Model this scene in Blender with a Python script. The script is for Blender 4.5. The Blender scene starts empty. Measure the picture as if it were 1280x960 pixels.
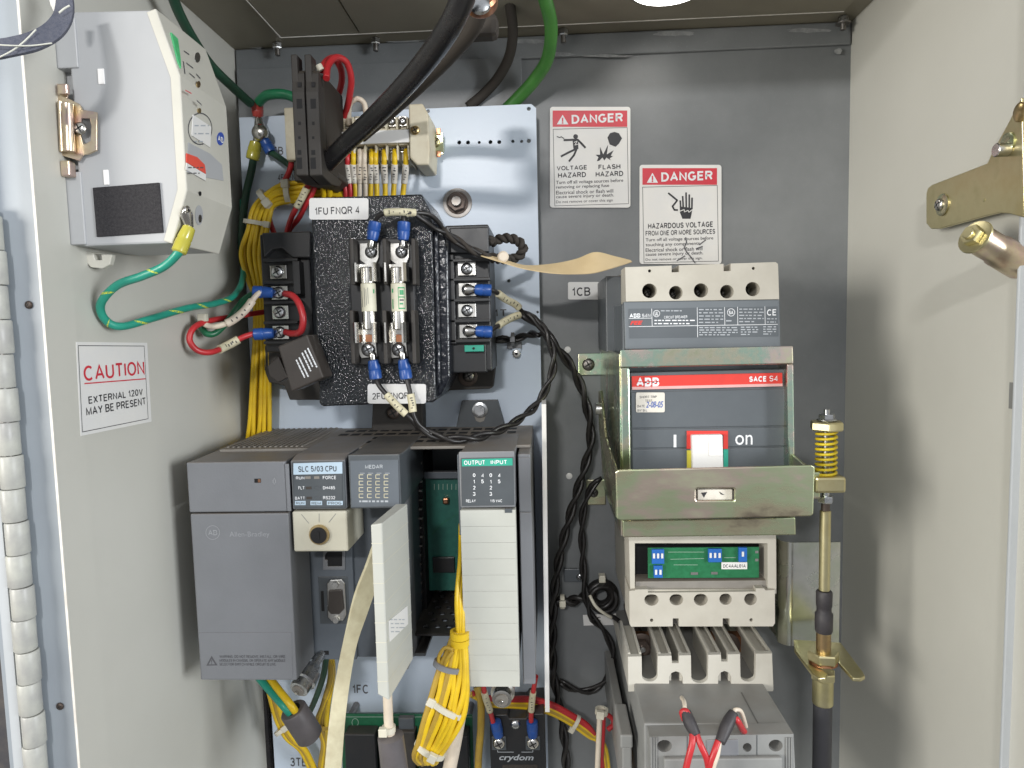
import bpy, bmesh, math, random
from mathutils import Vector, Matrix
from mathutils.geometry import tessellate_polygon
random.seed(7)
scene = bpy.context.scene
COL = scene.collection

# ------------------------------------------------------------------ camera
F, B, ZC = 850.0, 0.600, 1.50          # focal length in photo pixels, camera distance from the back wall, camera height
CY, CP, CR = [math.radians(a) for a in (2.9276, -4.7031, 1.3729)]
def _rot():
    cy, sy, cp, sp, cr, sr = math.cos(CY), math.sin(CY), math.cos(CP), math.sin(CP), math.cos(CR), math.sin(CR)
    Ry = Matrix(((cy, 0, sy), (0, 1, 0), (-sy, 0, cy)))
    Rx = Matrix(((1, 0, 0), (0, cp, -sp), (0, sp, cp)))
    Rz = Matrix(((cr, -sr, 0), (sr, cr, 0), (0, 0, 1)))
    return Rz @ Rx @ Ry
MROT = _rot()
def _w(v): return Vector((v[0], v[2], v[1]))
right, up, fwd = _w(MROT[0]), _w(MROT[1]), _w(MROT[2])
cam_data = bpy.data.cameras.new('camera')
cam_data.sensor_width = 36.0
cam_data.lens = F / 1280.0 * 36.0
cam_data.clip_start = 0.01
cam_data.clip_end = 50.0
cam = bpy.data.objects.new('camera', cam_data)
COL.objects.link(cam)
mw = Matrix.Identity(4)
for i in range(3):
    mw[i][0], mw[i][1], mw[i][2] = right[i], up[i], -fwd[i]
mw[0][3], mw[1][3], mw[2][3] = 0.0, -B, ZC
cam.matrix_world = mw
scene.camera = cam

# ------------------------------------------------------------------ light
world = bpy.data.worlds.new('World')
scene.world = world
world.use_nodes = True
bg = world.node_tree.nodes['Background']
bg.inputs[1].default_value = 0.40
_wn, _wl = world.node_tree.nodes, world.node_tree.links      # ambient fill, dim below and bright above; gradient added to vary metal reflections
_tc = _wn.new('ShaderNodeTexCoord'); _sx = _wn.new('ShaderNodeSeparateXYZ'); _rp = _wn.new('ShaderNodeValToRGB')
_mr = _wn.new('ShaderNodeMapRange'); _mr.inputs[1].default_value = -1.0; _mr.inputs[2].default_value = 1.0
_wl.new(_tc.outputs['Generated'], _sx.inputs[0]); _wl.new(_sx.outputs[2], _mr.inputs[0]); _wl.new(_mr.outputs[0], _rp.inputs[0])
_rp.color_ramp.elements[0].position = 0.22; _rp.color_ramp.elements[0].color = (0.34, 0.33, 0.32, 1)
_rp.color_ramp.elements[1].position = 0.58; _rp.color_ramp.elements[1].color = (1.0, 1.04, 1.10, 1)
_wl.new(_rp.outputs[0], bg.inputs[0])
def area(name, loc, target, sx, sy, power, color):
    d = bpy.data.lights.new(name, 'AREA')
    d.shape = 'RECTANGLE'; d.size = sx; d.size_y = sy; d.energy = power; d.color = color
    o = bpy.data.objects.new(name, d)
    COL.objects.link(o)
    o.location = loc
    o.rotation_euler = (Vector(target) - Vector(loc)).to_track_quat('-Z', 'Y').to_euler()
    return o
area('key_light', (-0.20, -1.55, ZC + 0.50), (0.0, 0.0, ZC), 0.13, 0.06, 6.5, (1.0, 0.98, 0.96))
area('left_light', (-1.45, -1.20, ZC + 0.12), (0.05, -0.1, ZC), 0.55, 0.6, 18.0, (1.0, 0.96, 0.88))
area('right_light', (1.45, -1.20, ZC + 0.10), (-0.05, -0.1, ZC), 0.55, 0.6, 19.0, (0.94, 0.97, 1.0))
scene.view_settings.view_transform = 'Standard'
scene.view_settings.look = 'None'
scene.view_settings.exposure = 0.45
scene.view_settings.gamma = 1.0
scene.view_settings.use_curve_mapping = False
scene.render.resolution_x, scene.render.resolution_y = 1024, 768

# ------------------------------------------------------------------ pixel <-> world helpers (real depth for every point)
MT = MROT.transposed()
CAMP = Vector((0, -B, ZC))
def ray(px, py):
    v = MT @ Vector(((px - 640.0) / F, -(py - 480.0) / F, 1.0))
    return _w(v)
def pt(px, py, d):
    v = ray(px, py)
    return CAMP + v * ((B - d) / v.y)
def hit(px, py, plane):
    p0, n = plane
    v = ray(px, py)
    return CAMP + v * ((p0 - CAMP).dot(n) / v.dot(n))
def S(d): return (B - d) / F           # metres per photo pixel at depth d
def circ(cx, cy, r, n=20, ry=None):
    ry = r if ry is None else ry
    return [(cx + r * math.cos(2 * math.pi * k / n), cy + ry * math.sin(2 * math.pi * k / n)) for k in range(n)]
def rect(x0, y0, x1, y1): return [(x0, y0), (x1, y0), (x1, y1), (x0, y1)]
def rrect(x0, y0, x1, y1, r, n=4):
    out = []
    for cx, cy, a0 in ((x1 - r, y0 + r, -90), (x1 - r, y1 - r, 0), (x0 + r, y1 - r, 90), (x0 + r, y0 + r, 180)):
        for k in range(n + 1):
            a = math.radians(a0 + 90.0 * k / n)
            out.append((cx + r * math.cos(a), cy + r * math.sin(a)))
    return out

# ------------------------------------------------------------------ materials
MATS = {}
def lin(c):
    return tuple((x / 255 / 12.92) if x / 255 <= 0.04045 else ((x / 255 + 0.055) / 1.055) ** 2.4 for x in c)
def mat(name, c1, rough=0.5, metal=0.0, c2=None, scale=30.0, bump=0.0, bscale=200.0, coat=0.0, dust=0.0, spec=0.5,
        detail=6.0, stretch=None, rvar=0.12, bdist=0.0006, bdet=4, emit=None, trans=0.0, specks=0.0):
    m = bpy.data.materials.new(name)
    m.use_nodes = True
    nt = m.node_tree
    N, L = nt.nodes, nt.links
    b = N['Principled BSDF']
    c1 = tuple(c1)
    c2 = tuple(c2) if c2 else tuple(x * 0.86 for x in c1)
    tc = N.new('ShaderNodeNewGeometry')
    src = tc.outputs['Position']
    mp = N.new('ShaderNodeMapping')
    L.new(src, mp.inputs['Vector'])
    if stretch: mp.inputs['Scale'].default_value = stretch
    nz = N.new('ShaderNodeTexNoise')
    nz.inputs['Scale'].default_value = scale
    nz.inputs['Detail'].default_value = detail
    nz.inputs['Roughness'].default_value = 0.62
    L.new(mp.outputs[0], nz.inputs['Vector'])
    rp = N.new('ShaderNodeValToRGB')
    rp.color_ramp.elements[0].position = 0.34
    rp.color_ramp.elements[1].position = 0.66
    rp.color_ramp.elements[0].color = (*c2, 1)
    rp.color_ramp.elements[1].color = (*c1, 1)
    L.new(nz.outputs['Fac'], rp.inputs[0])
    col = rp.outputs[0]
    if specks > 0:
        vz = N.new('ShaderNodeTexNoise')
        vz.inputs['Scale'].default_value = 900
        vz.inputs['Detail'].default_value = 2
        L.new(src, vz.inputs['Vector'])
        vr = N.new('ShaderNodeValToRGB')
        vr.color_ramp.elements[0].position = 0.66; vr.color_ramp.elements[1].position = 0.74
        L.new(vz.outputs['Fac'], vr.inputs[0])
        mx0 = N.new('ShaderNodeMix'); mx0.data_type = 'RGBA'
        ml = N.new('ShaderNodeMath'); ml.operation = 'MULTIPLY'; ml.inputs[1].default_value = specks
        L.new(vr.outputs[0], ml.inputs[0])
        L.new(ml.outputs[0], mx0.inputs[0])
        L.new(col, mx0.inputs[6]); mx0.inputs[7].default_value = (0.62, 0.64, 0.68, 1)
        col = mx0.outputs[2]
    if dust > 0:                        # settled brown dust on what faces up, broken by noise
        sp = N.new('ShaderNodeSeparateXYZ')
        L.new(tc.outputs['Normal'], sp.inputs[0])
        mr = N.new('ShaderNodeMapRange')
        mr.inputs[1].default_value = 0.25; mr.inputs[2].default_value = 0.95
        mr.inputs[3].default_value = 0.04; mr.inputs[4].default_value = 1.0
        L.new(sp.outputs[2], mr.inputs[0])
        n2 = N.new('ShaderNodeTexNoise')
        n2.inputs['Scale'].default_value = 70; n2.inputs['Detail'].default_value = 8
        L.new(src, n2.inputs['Vector'])
        mu = N.new('ShaderNodeMath'); mu.operation = 'MULTIPLY'
        L.new(mr.outputs[0], mu.inputs[0]); L.new(n2.outputs['Fac'], mu.inputs[1])
        mu2 = N.new('ShaderNodeMath'); mu2.operation = 'MULTIPLY'; mu2.use_clamp = True
        mu2.inputs[1].default_value = dust * 1.6
        L.new(mu.outputs[0], mu2.inputs[0])
        mx = N.new('ShaderNodeMix'); mx.data_type = 'RGBA'
        L.new(mu2.outputs[0], mx.inputs[0])
        L.new(col, mx.inputs[6]); mx.inputs[7].default_value = (0.19, 0.155, 0.12, 1)
        col = mx.outputs[2]
    L.new(col, b.inputs['Base Color'])
    b.inputs['Metallic'].default_value = metal
    b.inputs['Specular IOR Level'].default_value = spec
    b.inputs['Coat Weight'].default_value = coat
    b.inputs['Coat Roughness'].default_value = 0.12
    if trans: b.inputs['Transmission Weight'].default_value = trans
    if emit:
        b.inputs['Emission Color'].default_value = (*c1, 1)
        b.inputs['Emission Strength'].default_value = emit
    if rvar:
        r2 = N.new('ShaderNodeMapRange')
        r2.inputs[3].default_value = max(0.03, rough - rvar); r2.inputs[4].default_value = min(1, rough + rvar)
        L.new(nz.outputs['Fac'], r2.inputs[0])
        L.new(r2.outputs[0], b.inputs['Roughness'])
    else:
        b.inputs['Roughness'].default_value = rough
    if bump > 0:
        n3 = N.new('ShaderNodeTexNoise')
        n3.inputs['Scale'].default_value = bscale; n3.inputs['Detail'].default_value = bdet
        L.new(mp.outputs[0], n3.inputs['Vector'])
        bp = N.new('ShaderNodeBump')
        bp.inputs['Strength'].default_value = bump
        bp.inputs['Distance'].default_value = bdist
        L.new(n3.outputs['Fac'], bp.inputs['Height'])
        L.new(bp.outputs[0], b.inputs['Normal'])
    MATS[name] = m
    return m
def zinc(name, cols, rough=0.32, scale=26.0, stretch=None, dark=1.0):
    m = mat(name, (0.5, 0.5, 0.5), rough, 1.0, scale=scale, bump=0.05, bscale=420, stretch=stretch)
    rp = [n for n in m.node_tree.nodes if n.type == 'VALTORGB'][0].color_ramp
    while len(rp.elements) < len(cols): rp.elements.new(0.5)
    for k, c in enumerate(cols):
        rp.elements[k].position = 0.34 + 0.34 * k / (len(cols) - 1)
        rp.elements[k].color = (*[x * dark for x in c], 1)
    return m
def ridged(name, c1, axis, freq, rough=0.5, amount=0.4, c2=None):
    m = mat(name, c1, rough, c2=c2, scale=60)
    nt = m.node_tree; N, L = nt.nodes, nt.links
    g = [n for n in N if n.type == 'NEW_GEOMETRY'][0]
    w = N.new('ShaderNodeTexWave'); w.wave_type = 'BANDS'; w.bands_direction = axis
    w.inputs['Scale'].default_value = freq; w.inputs['Distortion'].default_value = 0.3
    L.new(g.outputs['Position'], w.inputs['Vector'])
    bp = N.new('ShaderNodeBump'); bp.inputs['Strength'].default_value = amount; bp.inputs['Distance'].default_value = 0.0008
    L.new(w.outputs['Fac'], bp.inputs['Height']); L.new(bp.outputs[0], N['Principled BSDF'].inputs['Normal'])
    return m

mat('side_paint', (0.56, 0.555, 0.505), 0.42, c2=(0.53, 0.525, 0.475), scale=7, bump=0.10, bscale=320, specks=0.04)
mat('back_paint', (0.205, 0.215, 0.22), 0.40, c2=(0.145, 0.155, 0.16), scale=9, bump=0.12, bscale=260, specks=0.10)
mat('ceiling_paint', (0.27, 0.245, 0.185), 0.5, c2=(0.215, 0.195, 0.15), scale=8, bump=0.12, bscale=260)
mat('flange_paint', (0.46, 0.485, 0.505), 0.40, c2=(0.42, 0.445, 0.465), scale=10, bump=0.08)
mat('flange_shaded', (0.34, 0.38, 0.42), 0.40, c2=(0.31, 0.345, 0.385), scale=10, bump=0.08)  # flange paint darkened and blued, the leaf's shadow put into its colour
mat('raw_edge', (0.74, 0.72, 0.66), 0.5, c2=(0.60, 0.57, 0.52), scale=120)
mat('shield_white', (0.58, 0.56, 0.50), 0.48, c2=(0.52, 0.50, 0.44), scale=30)
mat('hinge_paint', (0.46, 0.465, 0.42), 0.42, c2=(0.35, 0.35, 0.335), scale=75, bump=0.1)
mat('sealant', (0.33, 0.34, 0.34), 0.5, c2=(0.20, 0.21, 0.215), scale=150, bump=0.5, bscale=300)
mat('plate_white', (0.56, 0.64, 0.74), 0.30, c2=(0.53, 0.605, 0.70), scale=9, bump=0.08, bscale=420, rvar=0.05, spec=0.35)
mat('strip_white', (0.93, 0.92, 0.90), 0.4, c2=(0.88, 0.87, 0.85), scale=40)
mat('label_white', (0.70, 0.70, 0.69), 0.45, c2=(0.74, 0.73, 0.70), scale=40)
mat('label_dirty', (0.70, 0.67, 0.60), 0.5, c2=(0.58, 0.54, 0.47), scale=60)
mat('ink_black', (0.025, 0.025, 0.03), 0.5, rvar=0)
mat('ink_grey', (0.10, 0.10, 0.11), 0.5, rvar=0)
mat('ink_blue', (0.06, 0.13, 0.45), 0.5, rvar=0)
mat('ink_white', (0.80, 0.82, 0.84), 0.5, rvar=0)
mat('ink_pale', (0.42, 0.45, 0.48), 0.5, rvar=0)
mat('emboss', (0.36, 0.37, 0.39), 0.4, rvar=0)
mat('sign_red', (0.62, 0.035, 0.055), 0.4, c2=(0.55, 0.04, 0.06), scale=80)
mat('abb_red', (0.70, 0.05, 0.035), 0.4, c2=(0.62, 0.05, 0.04), scale=80)
mat('pink', (0.72, 0.42, 0.40), 0.4)
mat('sign_green', (0.03, 0.36, 0.25), 0.45)
mat('yellow_mark', (0.62, 0.55, 0.06), 0.5)
mat('ps_body', (0.40, 0.41, 0.42), 0.38, c2=(0.38, 0.39, 0.40), scale=14, bump=0.05)
mat('ps_cream', (0.55, 0.54, 0.48), 0.42, c2=(0.51, 0.50, 0.44), scale=24)
mat('cream_plastic', (0.66, 0.62, 0.48), 0.5, c2=(0.52, 0.46, 0.33), scale=45, dust=0.35)
mat('cream_clean', (0.63, 0.61, 0.50), 0.48, c2=(0.55, 0.53, 0.43), scale=30, dust=0.15)
mat('breaker_white', (0.50, 0.475, 0.41), 0.48, c2=(0.42, 0.395, 0.335), scale=26, dust=0.35)
mat('breaker_grey', (0.102, 0.116, 0.128), 0.45, c2=(0.088, 0.100, 0.111), scale=22, bump=0.08, dust=0.15)
mat('breaker_pale', (0.145, 0.163, 0.178), 0.45, c2=(0.125, 0.142, 0.156), scale=22, dust=0.2)
mat('plc_grey', (0.208, 0.216, 0.232), 0.46, c2=(0.185, 0.193, 0.207), scale=16, bump=0.15, bscale=900, dust=0.75)
mat('plc_brown', (0.25, 0.235, 0.21), 0.55, c2=(0.20, 0.185, 0.165), scale=40, dust=0.8)
mat('plc_dark', (0.078, 0.09, 0.10), 0.4, c2=(0.066, 0.075, 0.083), scale=40, dust=0.5)
mat('plc_blue', (0.112, 0.130, 0.152), 0.5, c2=(0.094, 0.110, 0.128), scale=30, dust=0.3)
mat('label_blue', (0.46, 0.58, 0.68), 0.4, c2=(0.43, 0.54, 0.64), scale=30)
mat('door_white', (0.50, 0.51, 0.465), 0.42, c2=(0.46, 0.468, 0.425), scale=18, dust=0.2)
mat('black_plastic', (0.014, 0.016, 0.019), 0.38, c2=(0.022, 0.022, 0.023), scale=50, dust=0.30)
mat('dusty_black', (0.040, 0.035, 0.030), 0.6, c2=(0.024, 0.022, 0.020), scale=60, dust=0.5)
mat('core_black', (0.005, 0.007, 0.010), 0.10, c2=(0.008, 0.010, 0.013), scale=60, bump=1.0, bscale=680, rvar=0.03, spec=0.7, bdist=0.0008, bdet=1.5)
mat('coil_black', (0.008, 0.010, 0.016), 0.16, c2=(0.014, 0.016, 0.022), scale=60, bump=0.8, bscale=220, bdist=0.0012)
mat('void_black', (0.006, 0.006, 0.007), 0.7, rvar=0)
mat('cap_brown', (0.036, 0.030, 0.026), 0.5, c2=(0.050, 0.042, 0.036), scale=40, dust=0.3)
mat('cable_black', (0.012, 0.012, 0.014), 0.28, c2=(0.022, 0.020, 0.020), scale=90)
mat('cable_brown', (0.036, 0.029, 0.023), 0.8, c2=(0.03, 0.025, 0.02), scale=60)
mat('cable_matte', (0.012, 0.011, 0.011), 0.38, c2=(0.020, 0.018, 0.017), scale=90)
mat('cable_grey', (0.055, 0.055, 0.062), 0.5)
mat('wire_green', (0.010, 0.155, 0.065), 0.35, c2=(0.015, 0.12, 0.055), scale=70)
mat('wire_green_dark', (0.012, 0.065, 0.035), 0.42, c2=(0.02, 0.05, 0.03), scale=70)
mat('wire_teal', (0.02, 0.30, 0.21), 0.38, c2=(0.02, 0.25, 0.18), scale=70)
mat('wire_lime', (0.055, 0.20, 0.035), 0.42, c2=(0.04, 0.15, 0.03), scale=70)
mat('stripe_yellow', (0.62, 0.66, 0.05), 0.4)
mat('wire_yellow', (0.76, 0.52, 0.012), 0.38, c2=(0.64, 0.42, 0.02), scale=80)
mat('wire_ochre', (0.46, 0.30, 0.03), 0.5, c2=(0.34, 0.22, 0.04), scale=80)
mat('wire_red', (0.50, 0.025, 0.03), 0.36, c2=(0.42, 0.03, 0.035), scale=80)
mat('wire_cream', (0.66, 0.58, 0.47), 0.45, c2=(0.58, 0.50, 0.40), scale=80)
mat('sleeve_cream', (0.66, 0.62, 0.44), 0.5, c2=(0.55, 0.50, 0.34), scale=120)
mat('tie_white', (0.66, 0.63, 0.52), 0.42, c2=(0.58, 0.55, 0.45), scale=90)
mat('lug_blue', (0.020, 0.085, 0.34), 0.34, c2=(0.018, 0.07, 0.27), scale=60)
mat('lug_red', (0.40, 0.05, 0.04), 0.34)
mat('lug_yellow', (0.46, 0.42, 0.05), 0.22, coat=0.4)
mat('steel', (0.62, 0.63, 0.64), 0.28, 1.0, c2=(0.48, 0.49, 0.50), scale=120, bump=0.1, bscale=600)
mat('tin', (0.72, 0.71, 0.68), 0.24, 1.0, c2=(0.58, 0.56, 0.52), scale=90)
mat('steel_dull', (0.34, 0.33, 0.32), 0.42, 1.0, c2=(0.22, 0.20, 0.18), scale=120)
mat('copper', (0.52, 0.29, 0.18), 0.34, 1.0, c2=(0.40, 0.16, 0.08), scale=90)
mat('bolt_brown', (0.13, 0.10, 0.085), 0.45, 0.6, c2=(0.09, 0.07, 0.06), scale=90)
mat('screw_slot', (0.03, 0.03, 0.03), 0.5, 0.3, rvar=0)
zinc('zinc_bright', [(0.50, 0.60, 0.36), (0.70, 0.66, 0.50), (0.46, 0.62, 0.50), (0.70, 0.58, 0.52), (0.64, 0.66, 0.42)], 0.26, 24)
zinc('zinc_gold', [(0.32, 0.26, 0.20), (0.60, 0.54, 0.37), (0.53, 0.60, 0.38), (0.64, 0.53, 0.44), (0.66, 0.64, 0.46)], 0.28, 12, (1, 1, 2.4))
zinc('zinc_sheet', [(0.58, 0.62, 0.50), (0.70, 0.70, 0.66), (0.58, 0.64, 0.54)], 0.26, 20)
zinc('zinc_yellow', [(0.60, 0.52, 0.28), (0.66, 0.60, 0.36), (0.55, 0.50, 0.27)], 0.36, 30)
zinc('zinc_rose', [(0.58, 0.44, 0.32), (0.66, 0.57, 0.42), (0.60, 0.46, 0.42), (0.54, 0.50, 0.36)], 0.32, 60)
zinc('brass', [(0.50, 0.36, 0.16), (0.60, 0.46, 0.24), (0.44, 0.30, 0.16)], 0.30, 40)
mat('spring_yellow', (0.72, 0.56, 0.02), 0.4, c2=(0.58, 0.42, 0.02), scale=90)
mat('pcb_green', (0.012, 0.10, 0.045), 0.35, c2=(0.018, 0.13, 0.06), scale=260, detail=8)
mat('pcb_bright', (0.02, 0.17, 0.07), 0.35, c2=(0.015, 0.13, 0.05), scale=260)
mat('pcb_dark', (0.016, 0.115, 0.090), 0.4, c2=(0.024, 0.15, 0.115), scale=200, detail=8)
mat('pcb_print', (0.35, 0.45, 0.38), 0.5, rvar=0)
mat('dip_blue', (0.02, 0.13, 0.46), 0.4)
mat('manila', (0.62, 0.49, 0.29), 0.6, c2=(0.56, 0.43, 0.24), scale=40)
mat('velcro', (0.018, 0.017, 0.020), 0.9, c2=(0.035, 0.033, 0.036), scale=700, bump=0.9, bscale=1400)
mat('strap_navy', (0.075, 0.083, 0.115), 0.8, c2=(0.11, 0.115, 0.145), scale=500, bump=0.8, bscale=1500)
mat('stitch', (0.70, 0.70, 0.62), 0.7)
mat('ferrite_grey', (0.115, 0.105, 0.110), 0.5, c2=(0.090, 0.082, 0.085), scale=50, dust=0.2)
mat('contactor_grey', (0.27, 0.275, 0.268), 0.5, c2=(0.23, 0.235, 0.228), scale=30, dust=0.3)
mat('fuse_body', (0.68, 0.66, 0.52), 0.5, c2=(0.58, 0.56, 0.44), scale=120)
mat('fuse_green', (0.05, 0.36, 0.14), 0.5)
mat('heatshrink', (0.028, 0.026, 0.030), 0.55, c2=(0.045, 0.04, 0.042), scale=120, bump=0.4, bscale=300)
mat('lamp_glow', (1.0, 0.97, 0.92), 0.4, emit=7.0, rvar=0)
mat('terminal_green', (0.06, 0.42, 0.14), 0.4, c2=(0.10, 0.50, 0.22), scale=160)
mat('red_label', (0.80, 0.09, 0.055), 0.4)
mat('logo_blue', (0.04, 0.09, 0.42), 0.4)
mat('door_far', (0.10, 0.09, 0.085), 0.7, c2=(0.05, 0.05, 0.06), scale=40)
mat('dip_white', (0.75, 0.75, 0.72), 0.4, rvar=0)

# ------------------------------------------------------------------ mesh helpers
WLOC = {}
def _tag(o, label, cat, group, kind):
    if label: o['label'] = label
    if cat: o['category'] = cat
    if group: o['group'] = group
    if kind: o['kind'] = kind
def T(name, label, cat, loc, group=None):
    o = bpy.data.objects.new(name, None)
    o.empty_display_size = 0.01
    COL.objects.link(o)
    o.location = loc
    WLOC[o] = Vector(loc)
    _tag(o, label, cat, group, None)
    return o
def place(o, loc, parent):
    o.location = Vector(loc) - (WLOC[parent] if parent else Vector())
    o.parent = parent
    WLOC[o] = Vector(loc)
def mk(name, verts, faces, m, parent=None, bev=0.0, smooth=False, label=None, cat=None, group=None, kind=None, seg=2, recalc=True):
    verts = [Vector(v) for v in verts]
    lo = Vector([min(v[i] for v in verts) for i in range(3)]); hi = Vector([max(v[i] for v in verts) for i in range(3)])
    c = (lo + hi) / 2
    me = bpy.data.meshes.new(name)
    me.from_pydata([v - c for v in verts], [], faces)
    if recalc:
        bm = bmesh.new(); bm.from_mesh(me)
        bmesh.ops.recalc_face_normals(bm, faces=bm.faces)
        bm.to_mesh(me); bm.free()
    me.materials.append(MATS[m])
    if smooth:
        for p in me.polygons: p.use_smooth = True
    o = bpy.data.objects.new(name, me)
    COL.objects.link(o)
    place(o, c, parent)
    if bev > 0:
        md = o.modifiers.new('bevel', 'BEVEL')
        md.width = bev; md.segments = seg; md.limit_method = 'ANGLE'; md.angle_limit = math.radians(35)
        md.harden_normals = False
    _tag(o, label, cat, group, kind)
    return o
def copy_of(o, loc, parent):
    c = o.copy()
    COL.objects.link(c)
    for k in ('label', 'category', 'group'):
        if k in c: del c[k]
    c.parent = None
    place(c, loc, parent)
    return c
def prism(front, off):
    n = len(front)
    v = list(front) + [p + off for p in front]
    f = [list(range(n)), list(range(2 * n - 1, n - 1, -1))]
    for i in range(n):
        j = (i + 1) % n
        f.append([i, j, n + j, n + i])
    return v, f
def slab(name, pxl, df, thick, m, parent=None, **k):
    v, f = prism([pt(x, y, df) for x, y in pxl], Vector((0, thick, 0)))
    return mk(name, v, f, m, parent, **k)
def boxw(name, x0, x1, z0, z1, d0, d1, m, parent=None, **k):
    v = [Vector((x, -d, z)) for d in (d1, d0) for x, z in ((x0, z1), (x1, z1), (x1, z0), (x0, z0))]
    f = [[0, 1, 2, 3], [7, 6, 5, 4], [0, 4, 5, 1], [1, 5, 6, 2], [2, 6, 7, 3], [3, 7, 4, 0]]
    return mk(name, v, f, m, parent, **k)
def XZ(x0, y0, x1, y1, d):
    xm, ym = (x0 + x1) / 2, (y0 + y1) / 2
    return pt(x0, ym, d).x, pt(x1, ym, d).x, pt(xm, y1, d).z, pt(xm, y0, d).z
def boxp(name, x0, y0, x1, y1, df, db, m, parent=None, **k):
    a = XZ(x0, y0, x1, y1, df)
    return boxw(name, *a, db, df, m, parent, **k)
def on(name, pxl, plane, thick, m, parent=None, **k):
    p0, n = plane
    pts = [hit(x, y, plane) + n * thick for x, y in pxl]
    v, f = prism(pts, -n * thick)
    return mk(name, v, f, m, parent, **k)
FRONT = Vector((0, -1, 0))
def fp(d): return (Vector((0, -d, 0)), FRONT)
def cut3(name, outer, holes, off, m, parent=None, **k):
    loops = [outer] + holes
    tri = tessellate_polygon(loops)
    flat = [p for l in loops for p in l]
    n = len(flat)
    v = flat + [p + off for p in flat]
    f = [list(t) for t in tri] + [[a + n for a in reversed(t)] for t in tri]
    s = 0
    for l in loops:
        for i in range(len(l)):
            j = (i + 1) % len(l)
            f.append([s + i, s + j, n + s + j, n + s + i])
        s += len(l)
    return mk(name, v, f, m, parent, **k)
def cut(name, outer, holes, df, thick, m, parent=None, **k):
    return cut3(name, [pt(x, y, df) for x, y in outer], [[pt(x, y, df) for x, y in h] for h in holes], Vector((0, thick, 0)), m, parent, **k)
def frame_of(axis):
    a = axis.normalized()
    u = a.orthogonal().normalized() if abs(a.z) > 0.95 else Vector((0, 0, 1)).cross(a).normalized()
    return a, u, a.cross(u)
def lathe(name, p0, axis, prof, m, parent=None, seg=20, smooth=True, flat_ends=True, **k):
    a, u, w = frame_of(Vector(axis))
    v, f = [], []
    for t, r in prof:
        for s in range(seg):
            an = 2 * math.pi * s / seg
            v.append(Vector(p0) + a * t + (u * math.cos(an) + w * math.sin(an)) * r)
    for i in range(len(prof) - 1):
        for s in range(seg):
            q = (s + 1) % seg
            f.append([i * seg + s, i * seg + q, (i + 1) * seg + q, (i + 1) * seg + s])
    f.append(list(range(seg - 1, -1, -1)))
    f.append([(len(prof) - 1) * seg + s for s in range(seg)])
    o = mk(name, v, f, m, parent, smooth=False, **k)
    if smooth:
        me = o.data
        for p in me.polygons: p.use_smooth = len(p.vertices) == 4
        o.data.set_sharp_from_angle(angle=math.radians(40))
    return o
def cyl(name, p0, p1, r, m, parent=None, r2=None, seg=20, ch=0.12, **k):
    p0, p1 = Vector(p0), Vector(p1)
    L = (p1 - p0).length; r2 = r if r2 is None else r2
    c = min(r, r2) * ch
    return lathe(name, p0, p1 - p0, [(0, r - c), (c, r), (L - c, r2), (L, r2 - c)], m, parent, seg, **k)
def hexnut(name, p0, axis, r, h, m, parent=None, bore=0.0, rot=0.0, **k):
    a, u, w = frame_of(Vector(axis))
    v = []
    for t, q in ((0, 0.93), (h * 0.15, 1), (h * 0.85, 1), (h, 0.93)):
        for s in range(6):
            an = math.pi / 3 * s + rot
            v.append(Vector(p0) + a * t + (u * math.cos(an) + w * math.sin(an)) * r * q)
    f = [[5, 4, 3, 2, 1, 0], [18, 19, 20, 21, 22, 23]]
    for i in range(3):
        for s in range(6):
            q = (s + 1) % 6
            f.append([i * 6 + s, i * 6 + q, (i + 1) * 6 + q, (i + 1) * 6 + s])
    return mk(name, v, f, m, parent, **k)
def spline(pts, n=10):
    P = [Vector(p) for p in pts]
    if len(P) == 2:
        return [P[0].lerp(P[1], i / n) for i in range(n + 1)]
    Q = [P[0] * 2 - P[1]] + P + [P[-1] * 2 - P[-2]]
    out = []
    for i in range(1, len(Q) - 2):
        p0, p1, p2, p3 = Q[i - 1], Q[i], Q[i + 1], Q[i + 2]
        for k in range(n):
            t = k / n
            out.append(0.5 * ((2 * p1) + (p2 - p0) * t + (2 * p0 - 5 * p1 + 4 * p2 - p3) * t * t + (3 * p1 - p0 - 3 * p2 + p3) * t ** 3))
    out.append(P[-1])
    return out
def frames(path):
    fr = []
    t0 = (path[1] - path[0]).normalized()
    u = t0.orthogonal().normalized()
    for i, p in enumerate(path):
        a = path[max(0, i - 1)]; b = path[min(len(path) - 1, i + 1)]
        t = (b - a)
        t = t.normalized() if t.length > 1e-9 else t0
        u = (u - t * u.dot(t)).normalized()
        fr.append((p, t, u, t.cross(u)))
        t0 = t
    return fr
def sweep(path, r, seg=10, rad=None):
    v, f = [], []
    fr = frames(path)
    n = len(fr)
    for i, (p, t, u, w) in enumerate(fr):
        rr = r if rad is None else rad(i / (n - 1))
        for s in range(seg):
            a = 2 * math.pi * s / seg
            v.append(p + (u * math.cos(a) + w * math.sin(a)) * rr)
    for i in range(n - 1):
        for s in range(seg):
            q = (s + 1) % seg
            f.append([i * seg + s, i * seg + q, (i + 1) * seg + q, (i + 1) * seg + s])
    f.append(list(range(seg - 1, -1, -1)))
    f.append([(n - 1) * seg + s for s in range(seg)])
    return v, f
def P3(pts): return [pt(*p) if not isinstance(p, Vector) else p for p in pts]
def tube(name, pts, r, m, parent=None, seg=10, n=10, rad=None, **k):
    v, f = sweep(spline(P3(pts), n), r, seg, rad)
    o = mk(name, v, f, m, parent, **k)
    for p in o.data.polygons: p.use_smooth = len(p.vertices) == 4
    return o
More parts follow.
